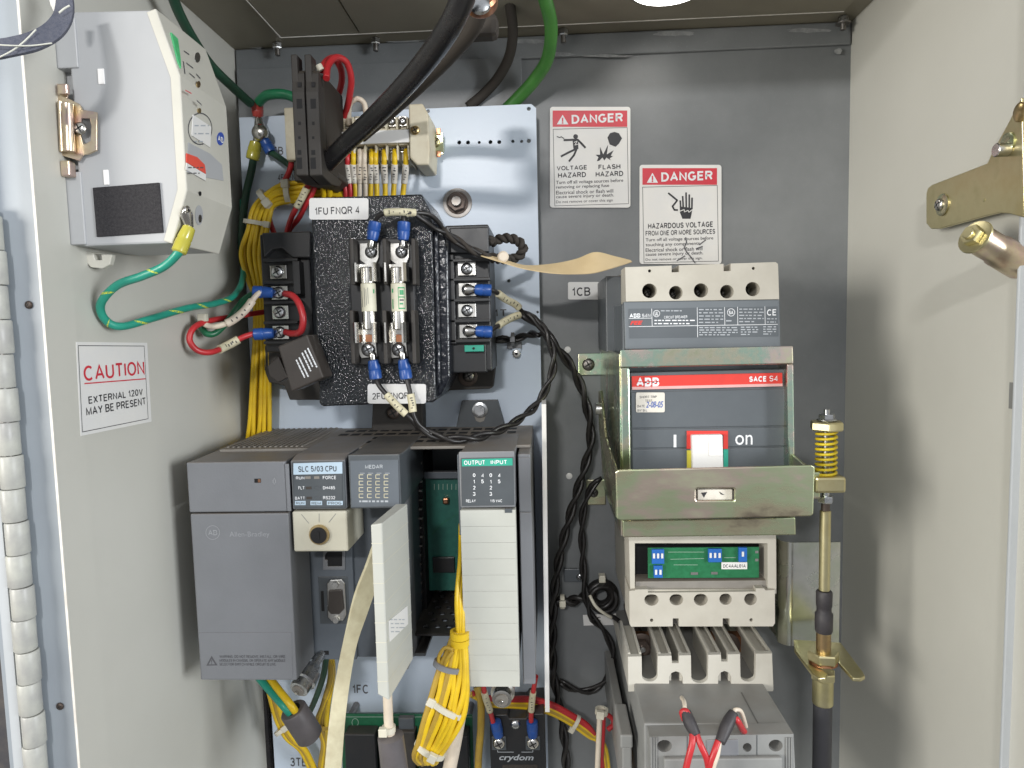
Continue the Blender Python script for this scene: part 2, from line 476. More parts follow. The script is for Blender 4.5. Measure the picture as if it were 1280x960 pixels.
def sub(pts, a, b, n=12):
    path = spline(P3(pts), 14)
    N = len(path) - 1
    i0, i1 = int(a * N), max(int(b * N), int(a * N) + 2)
    return path[i0:i1 + 1]
def tube_raw(name, path, r, m, parent=None, seg=10, rad=None, **k):
    v, f = sweep(path, r, seg, rad)
    o = mk(name, v, f, m, parent, **k)
    for p in o.data.polygons: p.use_smooth = len(p.vertices) == 4
    return o
def sleeve(pts, a, b, r, parent, m='sleeve_cream', name='marker_sleeve', ink=True):
    path = sub(pts, a, b)
    o = tube_raw(name, path, r, m, parent)
    if ink:                               # small dark printed characters round the sleeve
        fr = frames(path)
        v, f = [], []
        for q in (0.2, 0.36, 0.5, 0.66, 0.8):
            p, t, u, w = fr[int(q * (len(fr) - 1))]
            toc = (CAMP - p).normalized()
            nn = (toc - t * toc.dot(t)).normalized(); s = t.cross(nn)
            for k in range(random.choice((1, 2))):
                c = p + nn * (r + 0.00012) + s * random.uniform(-0.3, 0.3) * r + t * random.uniform(-.1, .1) * r
                a1 = s * r * random.uniform(0.12, 0.35); b1 = t * r * random.uniform(0.07, 0.16)
                i = len(v)
                v += [c - a1 - b1, c + a1 - b1, c + a1 + b1, c - a1 + b1]
                f.append([i, i + 1, i + 2, i + 3])
        if WLOC.get(o) and (o.parent is None or o.parent.parent is None):
            mk('lettering', v, f, 'ink_black', o, recalc=False)
    return o
def twist(name, label, cat, pts, r, pitch, m='cable_matte', group=None, n=10, strands=2, parent=None, nm='strand'):
    path = spline(P3(pts), n)
    # resample evenly
    L = [0.0]
    for a, b in zip(path, path[1:]): L.append(L[-1] + (b - a).length)
    step = pitch / 9.0
    res, j = [], 0
    cnt = max(int(L[-1] / step), 6)
    for i in range(cnt + 1):
        s = L[-1] * i / cnt
        while j < len(L) - 2 and L[j + 1] < s: j += 1
        t = (s - L[j]) / max(L[j + 1] - L[j], 1e-9)
        res.append(path[j].lerp(path[j + 1], t))
    fr = frames(res)
    root = parent or T(name, label, cat, res[0], group)
    ph = random.uniform(0, 6)
    for q in range(strands):
        pp = []
        for i, (p, t, u, w) in enumerate(fr):
            a = 2 * math.pi * (L[-1] * i / cnt) / pitch + 2 * math.pi * q / strands + ph
            pp.append(p + (u * math.cos(a) + w * math.sin(a)) * r * 1.02)
        tube_raw(nm, pp, r, m, root, seg=7)
    return root
SCREWS = {}
def screw(parent, p, r, axis=FRONT, m='steel', name='screw', cross=True, h=0.55, slots=2):
    key = (round(r, 5), tuple(round(a, 3) for a in axis), m, cross, slots)
    if key in SCREWS:
        return copy_of(SCREWS[key], SCREWS[key]['_off'] and Vector(SCREWS[key]['_off']) + Vector(p), parent)
    a, u, w = frame_of(Vector(axis))
    seg = 18
    prof = [(0, r * 0.9), (r * 0.08, r), (r * h * 0.55, r * 0.93), (r * h * 0.9, r * 0.66), (r * h, r * 0.3)]
    v, f, mi = [], [], []
    for t, q in prof:
        for s in range(seg):
            an = 2 * math.pi * s / seg
            v.append(a * t + (u * math.cos(an) + w * math.sin(an)) * q)
    for i in range(len(prof) - 1):
        for s in range(seg):
            q = (s + 1) % seg
            f.append([i * seg + s, i * seg + q, (i + 1) * seg + q, (i + 1) * seg + s]); mi.append(0)
    f.append(list(range(seg - 1, -1, -1))); mi.append(0)
    f.append([(len(prof) - 1) * seg + s for s in range(seg)]); mi.append(0)
    if cross:
        rot = 0.5
        for q in range(slots):
            d1 = u * math.cos(rot + q * math.pi / 2) + w * math.sin(rot + q * math.pi / 2)
            d2 = a.cross(d1)
            L_, W_ = r * 0.62, r * 0.10
            i = len(v)
            for t in (r * h * 0.5, r * h * 1.02):
                v += [a * t + d1 * L_ + d2 * W_, a * t - d1 * L_ + d2 * W_, a * t - d1 * L_ - d2 * W_, a * t + d1 * L_ - d2 * W_]
            f += [[i + 4, i + 5, i + 6, i + 7], [i, i + 1, i + 5, i + 4], [i + 1, i + 2, i + 6, i + 5], [i + 2, i + 3, i + 7, i + 6], [i + 3, i, i + 4, i + 7]]
            mi += [1] * 5
    lo = Vector([min(x[i] for x in v) for i in range(3)]); hi = Vector([max(x[i] for x in v) for i in range(3)])
    off = (lo + hi) / 2
    o = mk(name, [x + Vector(p) for x in v], f, m, parent)
    o.data.materials.append(MATS['screw_slot'])
    for pl, k in zip(o.data.polygons, mi):
        pl.material_index = k
        pl.use_smooth = k == 0 and len(pl.vertices) == 4
    o['_off'] = tuple(off)
    SCREWS[key] = o
    return o
def _arc(cx, cy, rx, ry, a0, a1, n=8):
    return [(cx + rx * math.cos(math.radians(a0 + (a1 - a0) * k / n)), cy + ry * math.sin(math.radians(a0 + (a1 - a0) * k / n))) for k in range(n + 1)]
GLYPH = {
 'A': (.70, [[(0, 0), (.35, 1), (.70, 0)], [(.12, .32), (.58, .32)]]),
 'B': (.60, [[(.34, .53), (0, .53), (0, 1), (.34, 1)] + _arc(.34, .765, .22, .235, 90, -90) + _arc(.34, .265, .26, .265, 90, -90) + [(0, 0), (0, .53)]]),
 'C': (.68, [_arc(.37, .5, .37, .5, 48, 312, 14)]),
 'D': (.64, [[(0, 0), (0, 1), (.26, 1)] + _arc(.26, .5, .38, .5, 90, -90, 12) + [(0, 0)]]),
 'E': (.54, [[(.54, 1), (0, 1), (0, 0), (.54, 0)], [(0, .53), (.48, .53)]]),
 'F': (.52, [[(.52, 1), (0, 1), (0, 0)], [(0, .53), (.45, .53)]]),
 'G': (.72, [_arc(.37, .5, .37, .5, 48, 330, 14) + [(.70, .44), (.42, .44)]]),
 'H': (.62, [[(0, 0), (0, 1)], [(.62, 0), (.62, 1)], [(0, .53), (.62, .53)]]),
 'I': (.01, [[(0, 0), (0, 1)]]),
 'J': (.44, [[(.44, 1), (.44, .25)] + _arc(.22, .25, .22, .25, 0, -180)]),
 'K': (.60, [[(0, 0), (0, 1)], [(.58, 1), (0, .40)], [(.20, .60), (.60, 0)]]),
 'L': (.48, [[(0, 1), (0, 0), (.48, 0)]]),
 'M': (.76, [[(0, 0), (0, 1), (.38, .08), (.76, 1), (.76, 0)]]),
 'N': (.62, [[(0, 0), (0, 1), (.62, 0), (.62, 1)]]),
 'O': (.76, [_arc(.38, .5, .38, .5, 90, 450, 22)]),
 'P': (.58, [[(0, 0), (0, 1), (.34, 1)] + _arc(.34, .74, .24, .26, 90, -90) + [(0, .48)]]),
 'Q': (.76, [_arc(.38, .5, .38, .5, 90, 450, 22), [(.46, .24), (.74, -.04)]]),
 'R': (.62, [[(0, 0), (0, 1), (.36, 1)] + _arc(.36, .755, .23, .245, 90, -90) + [(0, .51)], [(.36, .51), (.60, 0)]]),
 'S': (.58, [_arc(.29, .745, .26, .255, 20, 270, 10) + _arc(.29, .26, .29, .26, 90, -160, 10)[1:]]),
 'T': (.62, [[(0, 1), (.62, 1)], [(.31, 1), (.31, 0)]]),
 'U': (.62, [[(0, 1), (0, .30)] + _arc(.31, .30, .31, .30, 180, 360) + [(.62, 1)]]),
 'V': (.66, [[(0, 1), (.33, 0), (.66, 1)]]),
 'W': (.94, [[(0, 1), (.22, 0), (.47, .92), (.72, 0), (.94, 1)]]),
 'X': (.62, [[(0, 0), (.62, 1)], [(0, 1), (.62, 0)]]),
 'Y': (.66, [[(0, 1), (.33, .45), (.66, 1)], [(.33, .45), (.33, 0)]]),
 'Z': (.58, [[(0, 1), (.58, 1), (0, 0), (.58, 0)]]),
 '0': (.52, [_arc(.26, .5, .26, .5, 90, 450, 18)]),
 '1': (.30, [[(0, .76), (.16, .82), (.24, 1), (.24, 0)]]),
 '2': (.52, [_arc(.26, .72, .25, .28, 165, -35, 9) + [(0, 0), (.53, 0)]]),
 '3': (.52, [_arc(.25, .75, .24, .25, 160, -80, 9) + _arc(.25, .27, .27, .27, 80, -160, 9)]),
 '4': (.54, [[(.40, 0), (.40, 1), (0, .28), (.54, .28)]]),
 '5': (.52, [[(.48, 1), (.09, 1), (.03, .50)] + _arc(.25, .33, .27, .33, 125, -155, 10)]),
 '6': (.52, [_arc(.30, .62, .29, .38, 50, 180, 7) + _arc(.265, .31, .255, .31, 180, -180, 14)]),
 '7': (.50, [[(0, 1), (.50, 1), (.16, 0)]]),
 '8': (.52, [_arc(.26, .76, .22, .24, -90, 270, 14), _arc(.26, .26, .26, .26, 90, 450, 14)]),
 '9': (.52, [_arc(.255, .69, .255, .31, 0, 360, 14) + _arc(.22, .38, .29, .38, 0, -130, 7)]),
 '/': (.30, [[(0, -.02), (.30, 1.02)]]), '-': (.26, [[(0, .40), (.26, .40)]]), '.': (.01, [[(0, 0), (0, .06)]]), ',': (.02, [[(.02, .06), (0, -.12)]]), ':': (.01, [[(0, 0), (0, .06)], [(0, .6), (0, .66)]]),
}
def glyph_mesh(s, wt):
    v, f, x, z = [], [], 0.0, 0.0
    for ch in s:
        if ch == ' ':
            x += 0.36; continue
        w, lines = GLYPH[ch]
        for ln in lines:
            P = [Vector((x + a, b * (1 - wt) + wt / 2)) for a, b in ln]
            closed = (P[0] - P[-1]).length < 1e-4 and len(P) > 3
            n = len(P)
            i0 = len(v)
            for i, p in enumerate(P):
                a = P[i - 1] if i > 0 else (P[-2] if closed else None)
                b = P[i + 1] if i < n - 1 else (P[1] if closed else None)
                d1 = (p - a).normalized() if a is not None and (p - a).length > 1e-6 else None
                d2 = (b - p).normalized() if b is not None and (b - p).length > 1e-6 else None
                d1 = d1 or d2; d2 = d2 or d1
                m = d1 + d2
                m = m.normalized() if m.length > 0.05 else d1
                nn = Vector((-m.y, m.x))
                k = 1.0 / max(0.55, abs(nn.dot(Vector((-d1.y, d1.x)))))
                v += [Vector((p.x + nn.x * wt / 2 * k, p.y + nn.y * wt / 2 * k, z)), Vector((p.x - nn.x * wt / 2 * k, p.y - nn.y * wt / 2 * k, z))]
                if i: f.append([i0 + 2 * i - 2, i0 + 2 * i - 1, i0 + 2 * i + 1, i0 + 2 * i])
            z += 2e-6
        x += w + 0.17 + wt * 0.75
    return v, f
TXT = []
def txt(s, x0, y0, x1, y1, plane, m, parent, bold=0.0, off=0.00015, shear=0.0, name='lettering', rot=None):
    TXT.append((s, x0, y0, x1, y1, plane, m, parent, bold, off, shear, name, rot))
def flush_text():
    objs = []
    global_txt = list(TXT)
    for q in [t for t in global_txt if not (t[10] == 0 and all(ch in GLYPH or ch == ' ' for ch in t[0]))]:
        c = bpy.data.curves.new('t', 'FONT')
        c.body = q[0]; c.offset = q[8]; c.shear = q[10]; c.resolution_u = 3; c.fill_mode = 'FRONT'
        o = bpy.data.objects.new('t', c)
        COL.objects.link(o)
        objs.append(o)
    dg = bpy.context.evaluated_depsgraph_get()
    dg.update()
    it = iter(objs)
    for q in global_txt:
        s, x0, y0, x1, y1, plane, m, parent, bold, off, shear, name, rot = q
        if shear == 0 and all(ch in GLYPH or ch == ' ' for ch in s):
            vs, fs = glyph_mesh(s, 0.135 + bold * 2.6)
        else:
            me = bpy.data.meshes.new_from_object(next(it).evaluated_get(dg))
            vs = [v.co.copy() for v in me.vertices]
            fs = [list(p.vertices) for p in me.polygons]
            bpy.data.meshes.remove(me)
        if not vs or not fs: continue
        ax, bx = min(v.x for v in vs), max(v.x for v in vs)
        ay, by = min(v.y for v in vs), max(v.y for v in vs)
        p0, n = plane
        if rot is None:
            ym, xm = (y0 + y1) / 2, (x0 + x1) / 2
            l, r_ = hit(x0, ym, plane), hit(x1, ym, plane)
            t, b = hit(xm, y0, plane), hit(xm, y1, plane)
            upv = Vector((0, 0, 1))
            upv = (upv - n * upv.dot(n)).normalized()
            rt = upv.cross(n)
            w, h = (r_ - l).dot(rt), (t - b).dot(upv)
            cen = (l + r_) / 2
            cen = cen + upv * (((t + b) / 2 - cen).dot(upv))
        else:                             # rot = px (ax,ay)->(bx,by) baseline of the text and its height in px
            (qx0, qy0), (qx1, qy1), hp = rot
            l, r_ = hit(qx0, qy0, plane), hit(qx1, qy1, plane)
            rt = (r_ - l).normalized(); upv = n.cross(rt)
            w = (r_ - l).length; h = hp * S(-p0.y)
            cen = (l + r_) / 2 + upv * h / 2
        sx, sy = w / max(bx - ax, 1e-6), h / max(by - ay, 1e-6)
        out = [cen + n * (off + v.z) + rt * ((v.x - (ax + bx) / 2) * sx) + upv * ((v.y - (ay + by) / 2) * sy) for v in vs]
        mk(name, out, fs, m, parent, recalc=False)
    for o in objs:
        c = o.data
        bpy.data.objects.remove(o)
        bpy.data.curves.remove(c)
def strokes(name, lines, plane, wpx, m, parent, off=0.00015, scale=1.0, ox=0, oy=0):
    """flat printed strokes: list of px polylines on a plane"""
    p0, n = plane
    v, f = [], []
    for ln in lines:
        q = [hit(ox + x * scale, oy + y * scale, plane) + n * off for x, y in ln]
        wd = wpx * S(-p0.y) / 2 if abs(n.y) > 0.5 else wpx * 0.0004 / 2
        for a, b in zip(q, q[1:]):
            t = (b - a)
            if t.length < 1e-7: continue
            t.normalize()
            s = n.cross(t) * wd
            i = len(v)
            e = t * wd * 0.4
            v += [a - s - e, b - s + e, b + s + e, a + s - e]
            f.append([i, i + 1, i + 2, i + 3])
            off += 1e-6
    return mk(name, v, f, m, parent, recalc=False)
def print_poly(name, pxl, plane, m, parent, off=0.00012, scale=1.0, ox=0, oy=0):
    p0, n = plane
    v = [hit(ox + x * scale, oy + y * scale, plane) + n * off for x, y in pxl]
    return mk(name, v, [list(range(len(v)))], m, parent, recalc=False)
def blur_lines(x0, y0, x1, y1, rows, plane, m, parent, hpx=1.6, gap=0.25, seed=1, name='lettering'):
    """rows of small printed dashes standing for print too fine to read"""
    rnd = random.Random(seed)
    p0, n = plane
    v, f = [], []
    for k in range(rows):
        y = y0 + (y1 - y0) * (k + 0.5) / rows
        x = x0
        end = x1 if k < rows - 1 else x0 + (x1 - x0) * rnd.uniform(0.5, 0.95)
        while x < end - 1:
            w = min(rnd.uniform(2.0, 7.0), end - x)
            i = len(v)
            v += [hit(a, b, plane) + n * 0.00015 for a, b in rect(x, y - hpx / 2, x + w, y + hpx / 2)]
            f.append([i, i + 3, i + 2, i + 1])
            x += w + rnd.uniform(0.8, 1.8) + gap
    return mk(name, v, f, m, parent, recalc=False)
def tie(parent, p, axis, r, w=0.0028, th=0.0012, m='tie_white', head=True, name='cable_tie', headdir=None):
    a, u, v_ = frame_of(Vector(axis))
    o = lathe(name, Vector(p) - a * w / 2, a, [(0, r), (0.0002, r + th), (w - 0.0002, r + th), (w, r)], m, parent, seg=18)
    if head:
        hd = Vector(headdir).normalized() if headdir else FRONT
        hd = (hd - a * hd.dot(a)).normalized()
        c = Vector(p) + hd * (r + th * 1.2)
        s = a.cross(hd)
        q = [c + s * i * w * 0.75 + a * j * w * 0.7 + hd * k * w * 0.45 for k in (1, -1) for i, j in ((-1, 1), (1, 1), (1, -1), (-1, -1))]
        if parent is None or parent.parent is None:
            mk('tie_head', q, [[0, 1, 2, 3], [7, 6, 5, 4], [0, 4, 5, 1], [1, 5, 6, 2], [2, 6, 7, 3], [3, 7, 4, 0]], m, o, bev=0.0004)
    return o
def tie_e(parent, p, axis, ra, rb, r=0.0013, m='tie_white', head=None, name='cable_tie'):
    """band round a flat bundle: ra across the picture, rb in depth"""
    a = Vector(axis).normalized()
    dep = (FRONT - a * FRONT.dot(a)).normalized()
    u = a.cross(dep)
    path = [Vector(p) + u * ra * math.cos(t) + dep * rb * math.sin(t) for t in [2 * math.pi * k / 28 for k in range(29)]]
    v, f = [], []
    for i, q in enumerate(path):
        t = 2 * math.pi * i / 28
        nrm = (u * math.cos(t) * rb + dep * math.sin(t) * ra).normalized()
        w, th = r * 1.15, r * 0.45
        v += [q + a * w + nrm * th, q - a * w + nrm * th, q - a * w - nrm * th, q + a * w - nrm * th]
    for i in range(28):
        for s in range(4): f.append([i * 4 + s, i * 4 + (s + 1) % 4, i * 4 + 4 + (s + 1) % 4, i * 4 + 4 + s])
    o = mk(name, v, f, m, parent)
    if head is not None:
        t = math.radians(head)
        c = Vector(p) + u * ra * math.cos(t) + dep * (rb * math.sin(t) + r * 0.8)
        w = r * 1.7
        q = [c + u * i * w + a * j * w + dep * k * w * 0.7 for k in (1, -1) for i, j in ((-1, 1), (1, 1), (1, -1), (-1, -1))]
        mk('tie_head', q, [[0, 1, 2, 3], [7, 6, 5, 4], [0, 4, 5, 1], [1, 5, 6, 2], [2, 6, 7, 3], [3, 7, 4, 0]], m, o, bev=r * 0.3)
    return o
def lug(parent, a, b, r, m='lug_blue', name='lug', taper=0.85):
    """insulated crimp barrel from a to b"""
    a, b = Vector(a), Vector(b)
    L = (b - a).length
    return lathe(name, a, b - a, [(0, r * 0.8), (L * 0.04, r), (L * 0.45, r * 1.02), (L * 0.5, r * 0.93), (L * 0.56, r * 1.0), (L * 0.96, r * taper), (L, r * taper * 0.8)], m, parent, seg=16)
# ------------------------------------------------------------------ the enclosure
XL = pt(313, 409, 0).x
XR = pt(1058, 409, 0).x
ZT = pt(680, 45, 0).z
ZB = ZT - 0.95
DL = 0.252                                # front edge of the left wall
PL = (Vector((XL, 0, 0)), Vector((1, 0, 0)))
PR = (Vector((XR, 0, 0)), Vector((-1, 0, 0)))
bw = boxw('back_wall', XL, XR, ZB, ZT, -0.003, 0.0, 'back_paint', kind='structure')
boxw('top_flange', XL + 0.001, XR - 0.001, pt(680, 74, 0).z, ZT - 0.0005, 0.0002, 0.003, 'back_paint', bw, bev=0.0015)
lw = boxw('left_wall', XL - 0.003, XL, ZB, ZT + 0.002, -0.003, 0.228, 'side_paint', kind='structure')
boxw('front_return', XL - 0.0006, XL + 0.0006, ZB, ZT + 0.002, 0.228, DL, 'side_paint', lw)
boxw('raw_edge', XL - 0.0006, XL + 0.00075, ZB, ZT + 0.002, DL + 0.0001, DL + 0.0005, 'raw_edge', lw)
rw = boxw('right_wall', XR, XR + 0.003, ZB, ZT + 0.002, -0.003, 0.240, 'side_paint', kind='structure')
boxw('front_lip', pt(1268, 409, 0.217).x, XR + 0.06, ZB, ZT + 0.03, 0.2172, 0.2192, 'flange_paint', rw, bev=0.0006)
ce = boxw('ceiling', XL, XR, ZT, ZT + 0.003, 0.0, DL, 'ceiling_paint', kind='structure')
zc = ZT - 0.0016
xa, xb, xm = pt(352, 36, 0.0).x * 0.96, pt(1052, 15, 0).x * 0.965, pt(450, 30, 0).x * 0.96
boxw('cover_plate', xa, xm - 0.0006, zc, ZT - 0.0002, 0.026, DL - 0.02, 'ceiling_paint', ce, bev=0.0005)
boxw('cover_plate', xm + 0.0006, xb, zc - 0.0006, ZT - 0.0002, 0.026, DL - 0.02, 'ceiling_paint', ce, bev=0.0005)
boxw('edge_light_line', xa - 0.0004, xb, zc - 0.0009, zc - 0.0003, 0.0250, 0.0258, 'raw_edge', ce)  # pale strips added to draw the light line along the plate edges
boxw('edge_light_line', xa - 0.0010, xa - 0.0003, zc - 0.0009, zc - 0.0003, 0.0262, DL - 0.02, 'raw_edge', ce)
boxw('cabinet_floor', XL, XR, ZB - 0.003, ZB, 0.0, DL, 'side_paint', kind='structure')
# smear of sealant along the corner weld
rs_ = random.Random(4)
for (px, py, w_, h_) in ((318, 57, 18, 4), (362, 52, 12, 3), (505, 50, 26, 3), (660, 52, 22, 3.5), (845, 42, 30, 3), (1010, 38, 26, 3), (1048, 64, 5, 4), (700, 68, 18, 2.5), (760, 70, 30, 2)):
    ol_ = [(px + w_ * math.cos(t) * rs_.uniform(.7, 1.15), py + h_ * math.sin(t) * rs_.uniform(.6, 1.3)) for t in [2 * math.pi * k / 16 for k in range(16)]]
    slab('sealant_smear', ol_, 0.0033, 0.0004, 'sealant', bw)
# hinge leaf, knuckles and the opened door edge on the left
hg = T('piano_hinge', 'cream painted continuous hinge down the cabinet edge beside the caution sticker', 'hinge', pt(30, 800, 0.244))
HP = fp(0.244)
boxw('leaf', pt(10, 930, 0.244).x, XL - 0.0008, ZB, ZT + 0.03, 0.2420, 0.2440, 'flange_shaded', hg)
boxw('background', -0.9, XL - 0.02, ZB, ZT + 0.3, 0.05, 0.06, 'door_far', kind='structure')
PI_ = math.pi
kx = pt(12, 640, 0.25).x
hx = pt(40, 900, 0.2505).x
kr = 0.0057
z0 = pt(20, 268, 0.25).z
kz = z0
i = 0
proto = None
zend = pt(60, 1000, 0.25).z
while kz > zend:
    h = 0.0182
    p = Vector((hx + (0.0008 if i % 2 else 0), -0.2505, kz - h))
    if proto is None:
        proto = lathe('knuckle', p, (0, 0, 1), [(0, kr * 0.93), (0.0006, kr), (h - 0.0012, kr), (h - 0.0005, kr * 0.93)], 'hinge_paint', hg, seg=20)
        pz = WLOC[proto] - p
    else:
        copy_of(proto, p + pz, hg)
    kz -= h
    i += 1
cyl('hinge_pin', (hx, -0.2505, zend - 0.02), (hx, -0.2505, z0 + 0.004), 0.003, 'steel_dull', hg)
dr = boxw('open_door', hx - 0.0108, hx - 0.0054, ZB, ZT + 0.03, 0.2475, 0.2530, 'flange_paint', label='narrow edge of the opened cabinet door beyond the hinge', cat='door')
screw(hg, Vector((pt(77, 883, 0.2445).x - 0.001, -0.2442, pt(77, 883, 0.2445).z)), 0.0022, m='bolt_brown')
screw(hg, Vector((pt(38, 381, 0.2445).x - 0.001, -0.2442, pt(38, 381, 0.2445).z)), 0.0022, m='bolt_brown')

# studs under the ceiling along the back
for px, py, nm in ((346, 47, 'short bright ceiling stud nearest the corner behind the white power supply'), (469, 42, 'ceiling stud with pale nut above the black fuse holder'),
                   (704, 40, 'ceiling stud with pale nut above the first danger sign'), (1054, 28, 'ceiling stud with dark washer in the corner by the latch wall')):
    p = pt(px, py, 0.012); p.z = ZT
    st = T('ceiling_stud', nm, 'stud', p, 'studs along the back of the ceiling')
    cyl('bolt', p, p + Vector((0, 0, -0.011)), 0.0021, 'steel_dull', st, seg=12)
    hexnut('nut', p + Vector((0, 0, -0.0004)), (0, 0, -1), 0.0040, 0.0050, 'steel', st)
    if px > 1000:
        cyl('washer', p + Vector((0, 0, -0.0054)), p + Vector((0, 0, -0.0064)), 0.0060, 'steel_dull', st)
# lamp in the ceiling
lp = pt(836, -6, 0.085); lp.z = zc - 0.0008
lamp = T('ceiling_lamp', 'round glowing white lamp set in the cabinet ceiling', 'lamp', lp)
lathe('rim', lp + Vector((0, 0, 0.0006)), (0, 0, -1), [(0, 0.029), (0.0005, 0.031), (0.0022, 0.0305), (0.003, 0.029)], 'steel', lamp, seg=36)
lathe('diffuser', lp + Vector((0, 0, -0.0022)), (0, 0, -1), [(0, 0.0275), (0.001, 0.0275), (0.0026, 0.022), (0.0034, 0.012), (0.0036, 0.004)], 'lamp_glow', lamp, seg=36)

# ------------------------------------------------------------------ white mounting plate
mp_ = cut('mounting_plate', [(299, 147), (482, 138), (664, 130), (670, 135), (677, 505), (684, 890), (686, 1000), (346, 1000), (337, 850), (310, 400)],
          [circ(x, y, r, 10) for x, y, r in ((574, 178, 2.6), (585, 178, 2.6), (599, 178, 1.9), (613, 177.5, 2.6), (624, 177.5, 2.6), (641, 176.5, 2.2), (652, 176.5, 2.2), (661, 176, 2.8), (661, 136, 2.6), (535, 139, 2.4), (636, 351, 2.2), (672, 390, 1.6))],
          0.020, 0.002, 'plate_white', bev=0.0, label='glossy pale blue white mounting plate behind the transformer and controller rack', cat='plate')
PLATE = fp(0.020)
for px, py in ((330, 700), (660, 700), (470, 400)):      # standoffs carrying the plate
    p = pt(px, py, 0.018)
    cyl('standoff', (p.x, -0.0002, p.z), p, 0.005, 'steel_dull', mp_)
ws = slab('edge_strip', [(677.0, 505), (682.6, 505), (687.0, 890), (681.4, 890)], 0.090, 0.0699, 'strip_white', label='thin bright white upright strip along the mounting plate edge', cat='strip')
# stud with washer on the plate
p = pt(572, 254, 0.020)
sd = T('plate_stud', 'large washer and dark nut on a stud above the transformer terminals', 'stud', p)
lathe('washer', p, FRONT, [(0, 0.0122), (0.0003, 0.0124), (0.0012, 0.0122), (0.0013, 0.011)], 'steel_dull', sd, seg=32)
hexnut('nut', p + FRONT * 0.0013, FRONT, 0.0080, 0.006, 'bolt_brown', sd, rot=0.3)
lathe('lock_washer', p + FRONT * 0.0013, FRONT, [(0, 0.0092), (0.0010, 0.0092), (0.0012, 0.0080)], 'bolt_brown', sd, seg=24)
cyl('bolt', p + FRONT * 0.007, p + FRONT * 0.011, 0.0042, 'steel_dull', sd)
# small printed tape labels stuck to the plate
def tape(name, x0, y0, x1, y1, d, text, label, tb, ink='ink_black', r=2.0, bold=0.015, m='label_white'):
    o = slab(name, rrect(x0, y0, x1, y1, r), d, 0.0003, m, label=label, cat='label')
    txt(text, *tb, fp(d), ink, o, bold)
    return o
def plate_text(text, tb, label, d=0.020):
    x0, y0, x1, y1 = tb
    o = slab('printed_label', rrect(x0 - 3, y0 - 3, x1 + 3, y1 + 3, 2), d + 0.0002, 0.0002, 'plate_white', label=label, cat='label')
    txt(text, *tb, fp(d + 0.0002), 'ink_grey', o, 0.01)
    return o
plate_text('1TB', (336, 183, 354, 194), 'label reading 1TB on the plate beside the ring lugs')
plate_text('4FU FNM', (347, 217, 374, 226), 'label reading 4FU on the plate under the black fuse holder')
plate_text('1T', (618, 386, 633, 395), 'label reading 1T on the plate beside the transformer')
plate_text('1FC', (441, 855, 460, 867), 'label reading 1FC under the controller rack')
plate_text('3TB', (363, 947, 384, 958), 'label reading 3TB below the grey ferrite sleeve')
bp_ = boxp('backing_panel', 306, 78, 656, 480, 0.0058, 0.0005, 'back_paint', bev=0.0005, label='grey backing panel edge showing above the white plate', cat='panel')

# ------------------------------------------------------------------ danger signs on the back wall
def danger(label, quad, sx, sy, variant):
    D = 0.0016
    pl = fp(D)
    x0, y0, x1, y1 = quad
    o = slab('danger_sign', rrect(x0, y0, x1, y1, 3.5), D, 0.0012, 'label_white', label=label, cat='sign', group='danger signs on the back wall')
    return o, pl
def tri(o, pl, x0, y0, x1, y1):
    xm = (x0 + x1) / 2
    print_poly('warning_triangle', [(x0, y1), (x1, y1), (xm, y0)], pl, 'ink_white', o, 0.0003)
    strokes('exclamation_mark', [[(xm, y0 + (y1 - y0) * .34), (xm, y0 + (y1 - y0) * .70)], [(xm, y0 + (y1 - y0) * .80), (xm, y0 + (y1 - y0) * .90)]], pl, 1.7, 'sign_red', o, 0.0004)
s1, pl = danger('danger sign with shocked figure and flash pictograms on the grey back wall', (687.5, 133.5, 788, 259.5), 0, 0, 1)
print_poly('red_band', rect(690.8, 138.2, 784, 158.6), pl, 'sign_red', s1, 0.00015)
txt('DANGER', 714.5, 141.6, 778.5, 154.6, pl, 'ink_white', s1, 0.026, 0.0003)
tri(s1, pl, 696, 143.6, 710.5, 155.6)
strokes('border_line', [[(691.5, 161.6), (784, 158.9 + 0.6)], [(784, 159.6), (785.6, 254.6)], [(785.6, 254.6), (693.5, 257.4)], [(693.5, 257.4), (691.5, 161.6)]], pl, 0.55, 'ink_black', s1)
C = dict(scale=0.25, ox=600, oy=100)
def prints(o, pl, polys, lines, wd, m='ink_black', nm='pictogram'):
    for q in polys: print_poly(nm, q, pl, m, o, 0.0002, **C)
    if lines: strokes(nm, lines, pl, wd, m, o, 0.00025, **C)
prints(s1, pl, [circ(478, 283, 12, 16), [(462, 294), (490, 294), (492, 345), (468, 352)],
                [(637, 288), (650, 266), (672, 260), (694, 266), (710, 292), (695, 318), (678, 334), (648, 322)],
                [(584, 406), (592, 386), (578, 374), (600, 374), (600, 334), (616, 372), (641, 322), (634, 372), (668, 352), (654, 378), (664, 382), (648, 392), (654, 402), (632, 388), (622, 402), (612, 388), (596, 404)]],
       [[(420, 301), (468, 299)], [(488, 299), (508, 318), (526, 338)], [(474, 348), (440, 364), (406, 382)], [(482, 348), (470, 376), (446, 406)]], 2.4)
strokes('pictogram', [[(385, 283), (398, 288), (406, 284), (420, 293)]], pl, 1.0, 'ink_black', s1, 0.00025, **C)
strokes('pictogram', [[(470, 312), (486, 306), (474, 326), (488, 322)]], pl, 0.8, 'label_white', s1, 0.0003, **C)
txt('VOLTAGE', 696, 206.6, 733.4, 213, pl, 'ink_black', s1, 0.02)
txt('HAZARD', 697.5, 215, 732.5, 222, pl, 'ink_black', s1, 0.02)
txt('FLASH', 748, 205, 775.5, 211.5, pl, 'ink_black', s1, 0.02)
txt('HAZARD', 744.5, 213.6, 779, 220.6, pl, 'ink_black', s1, 0.02)
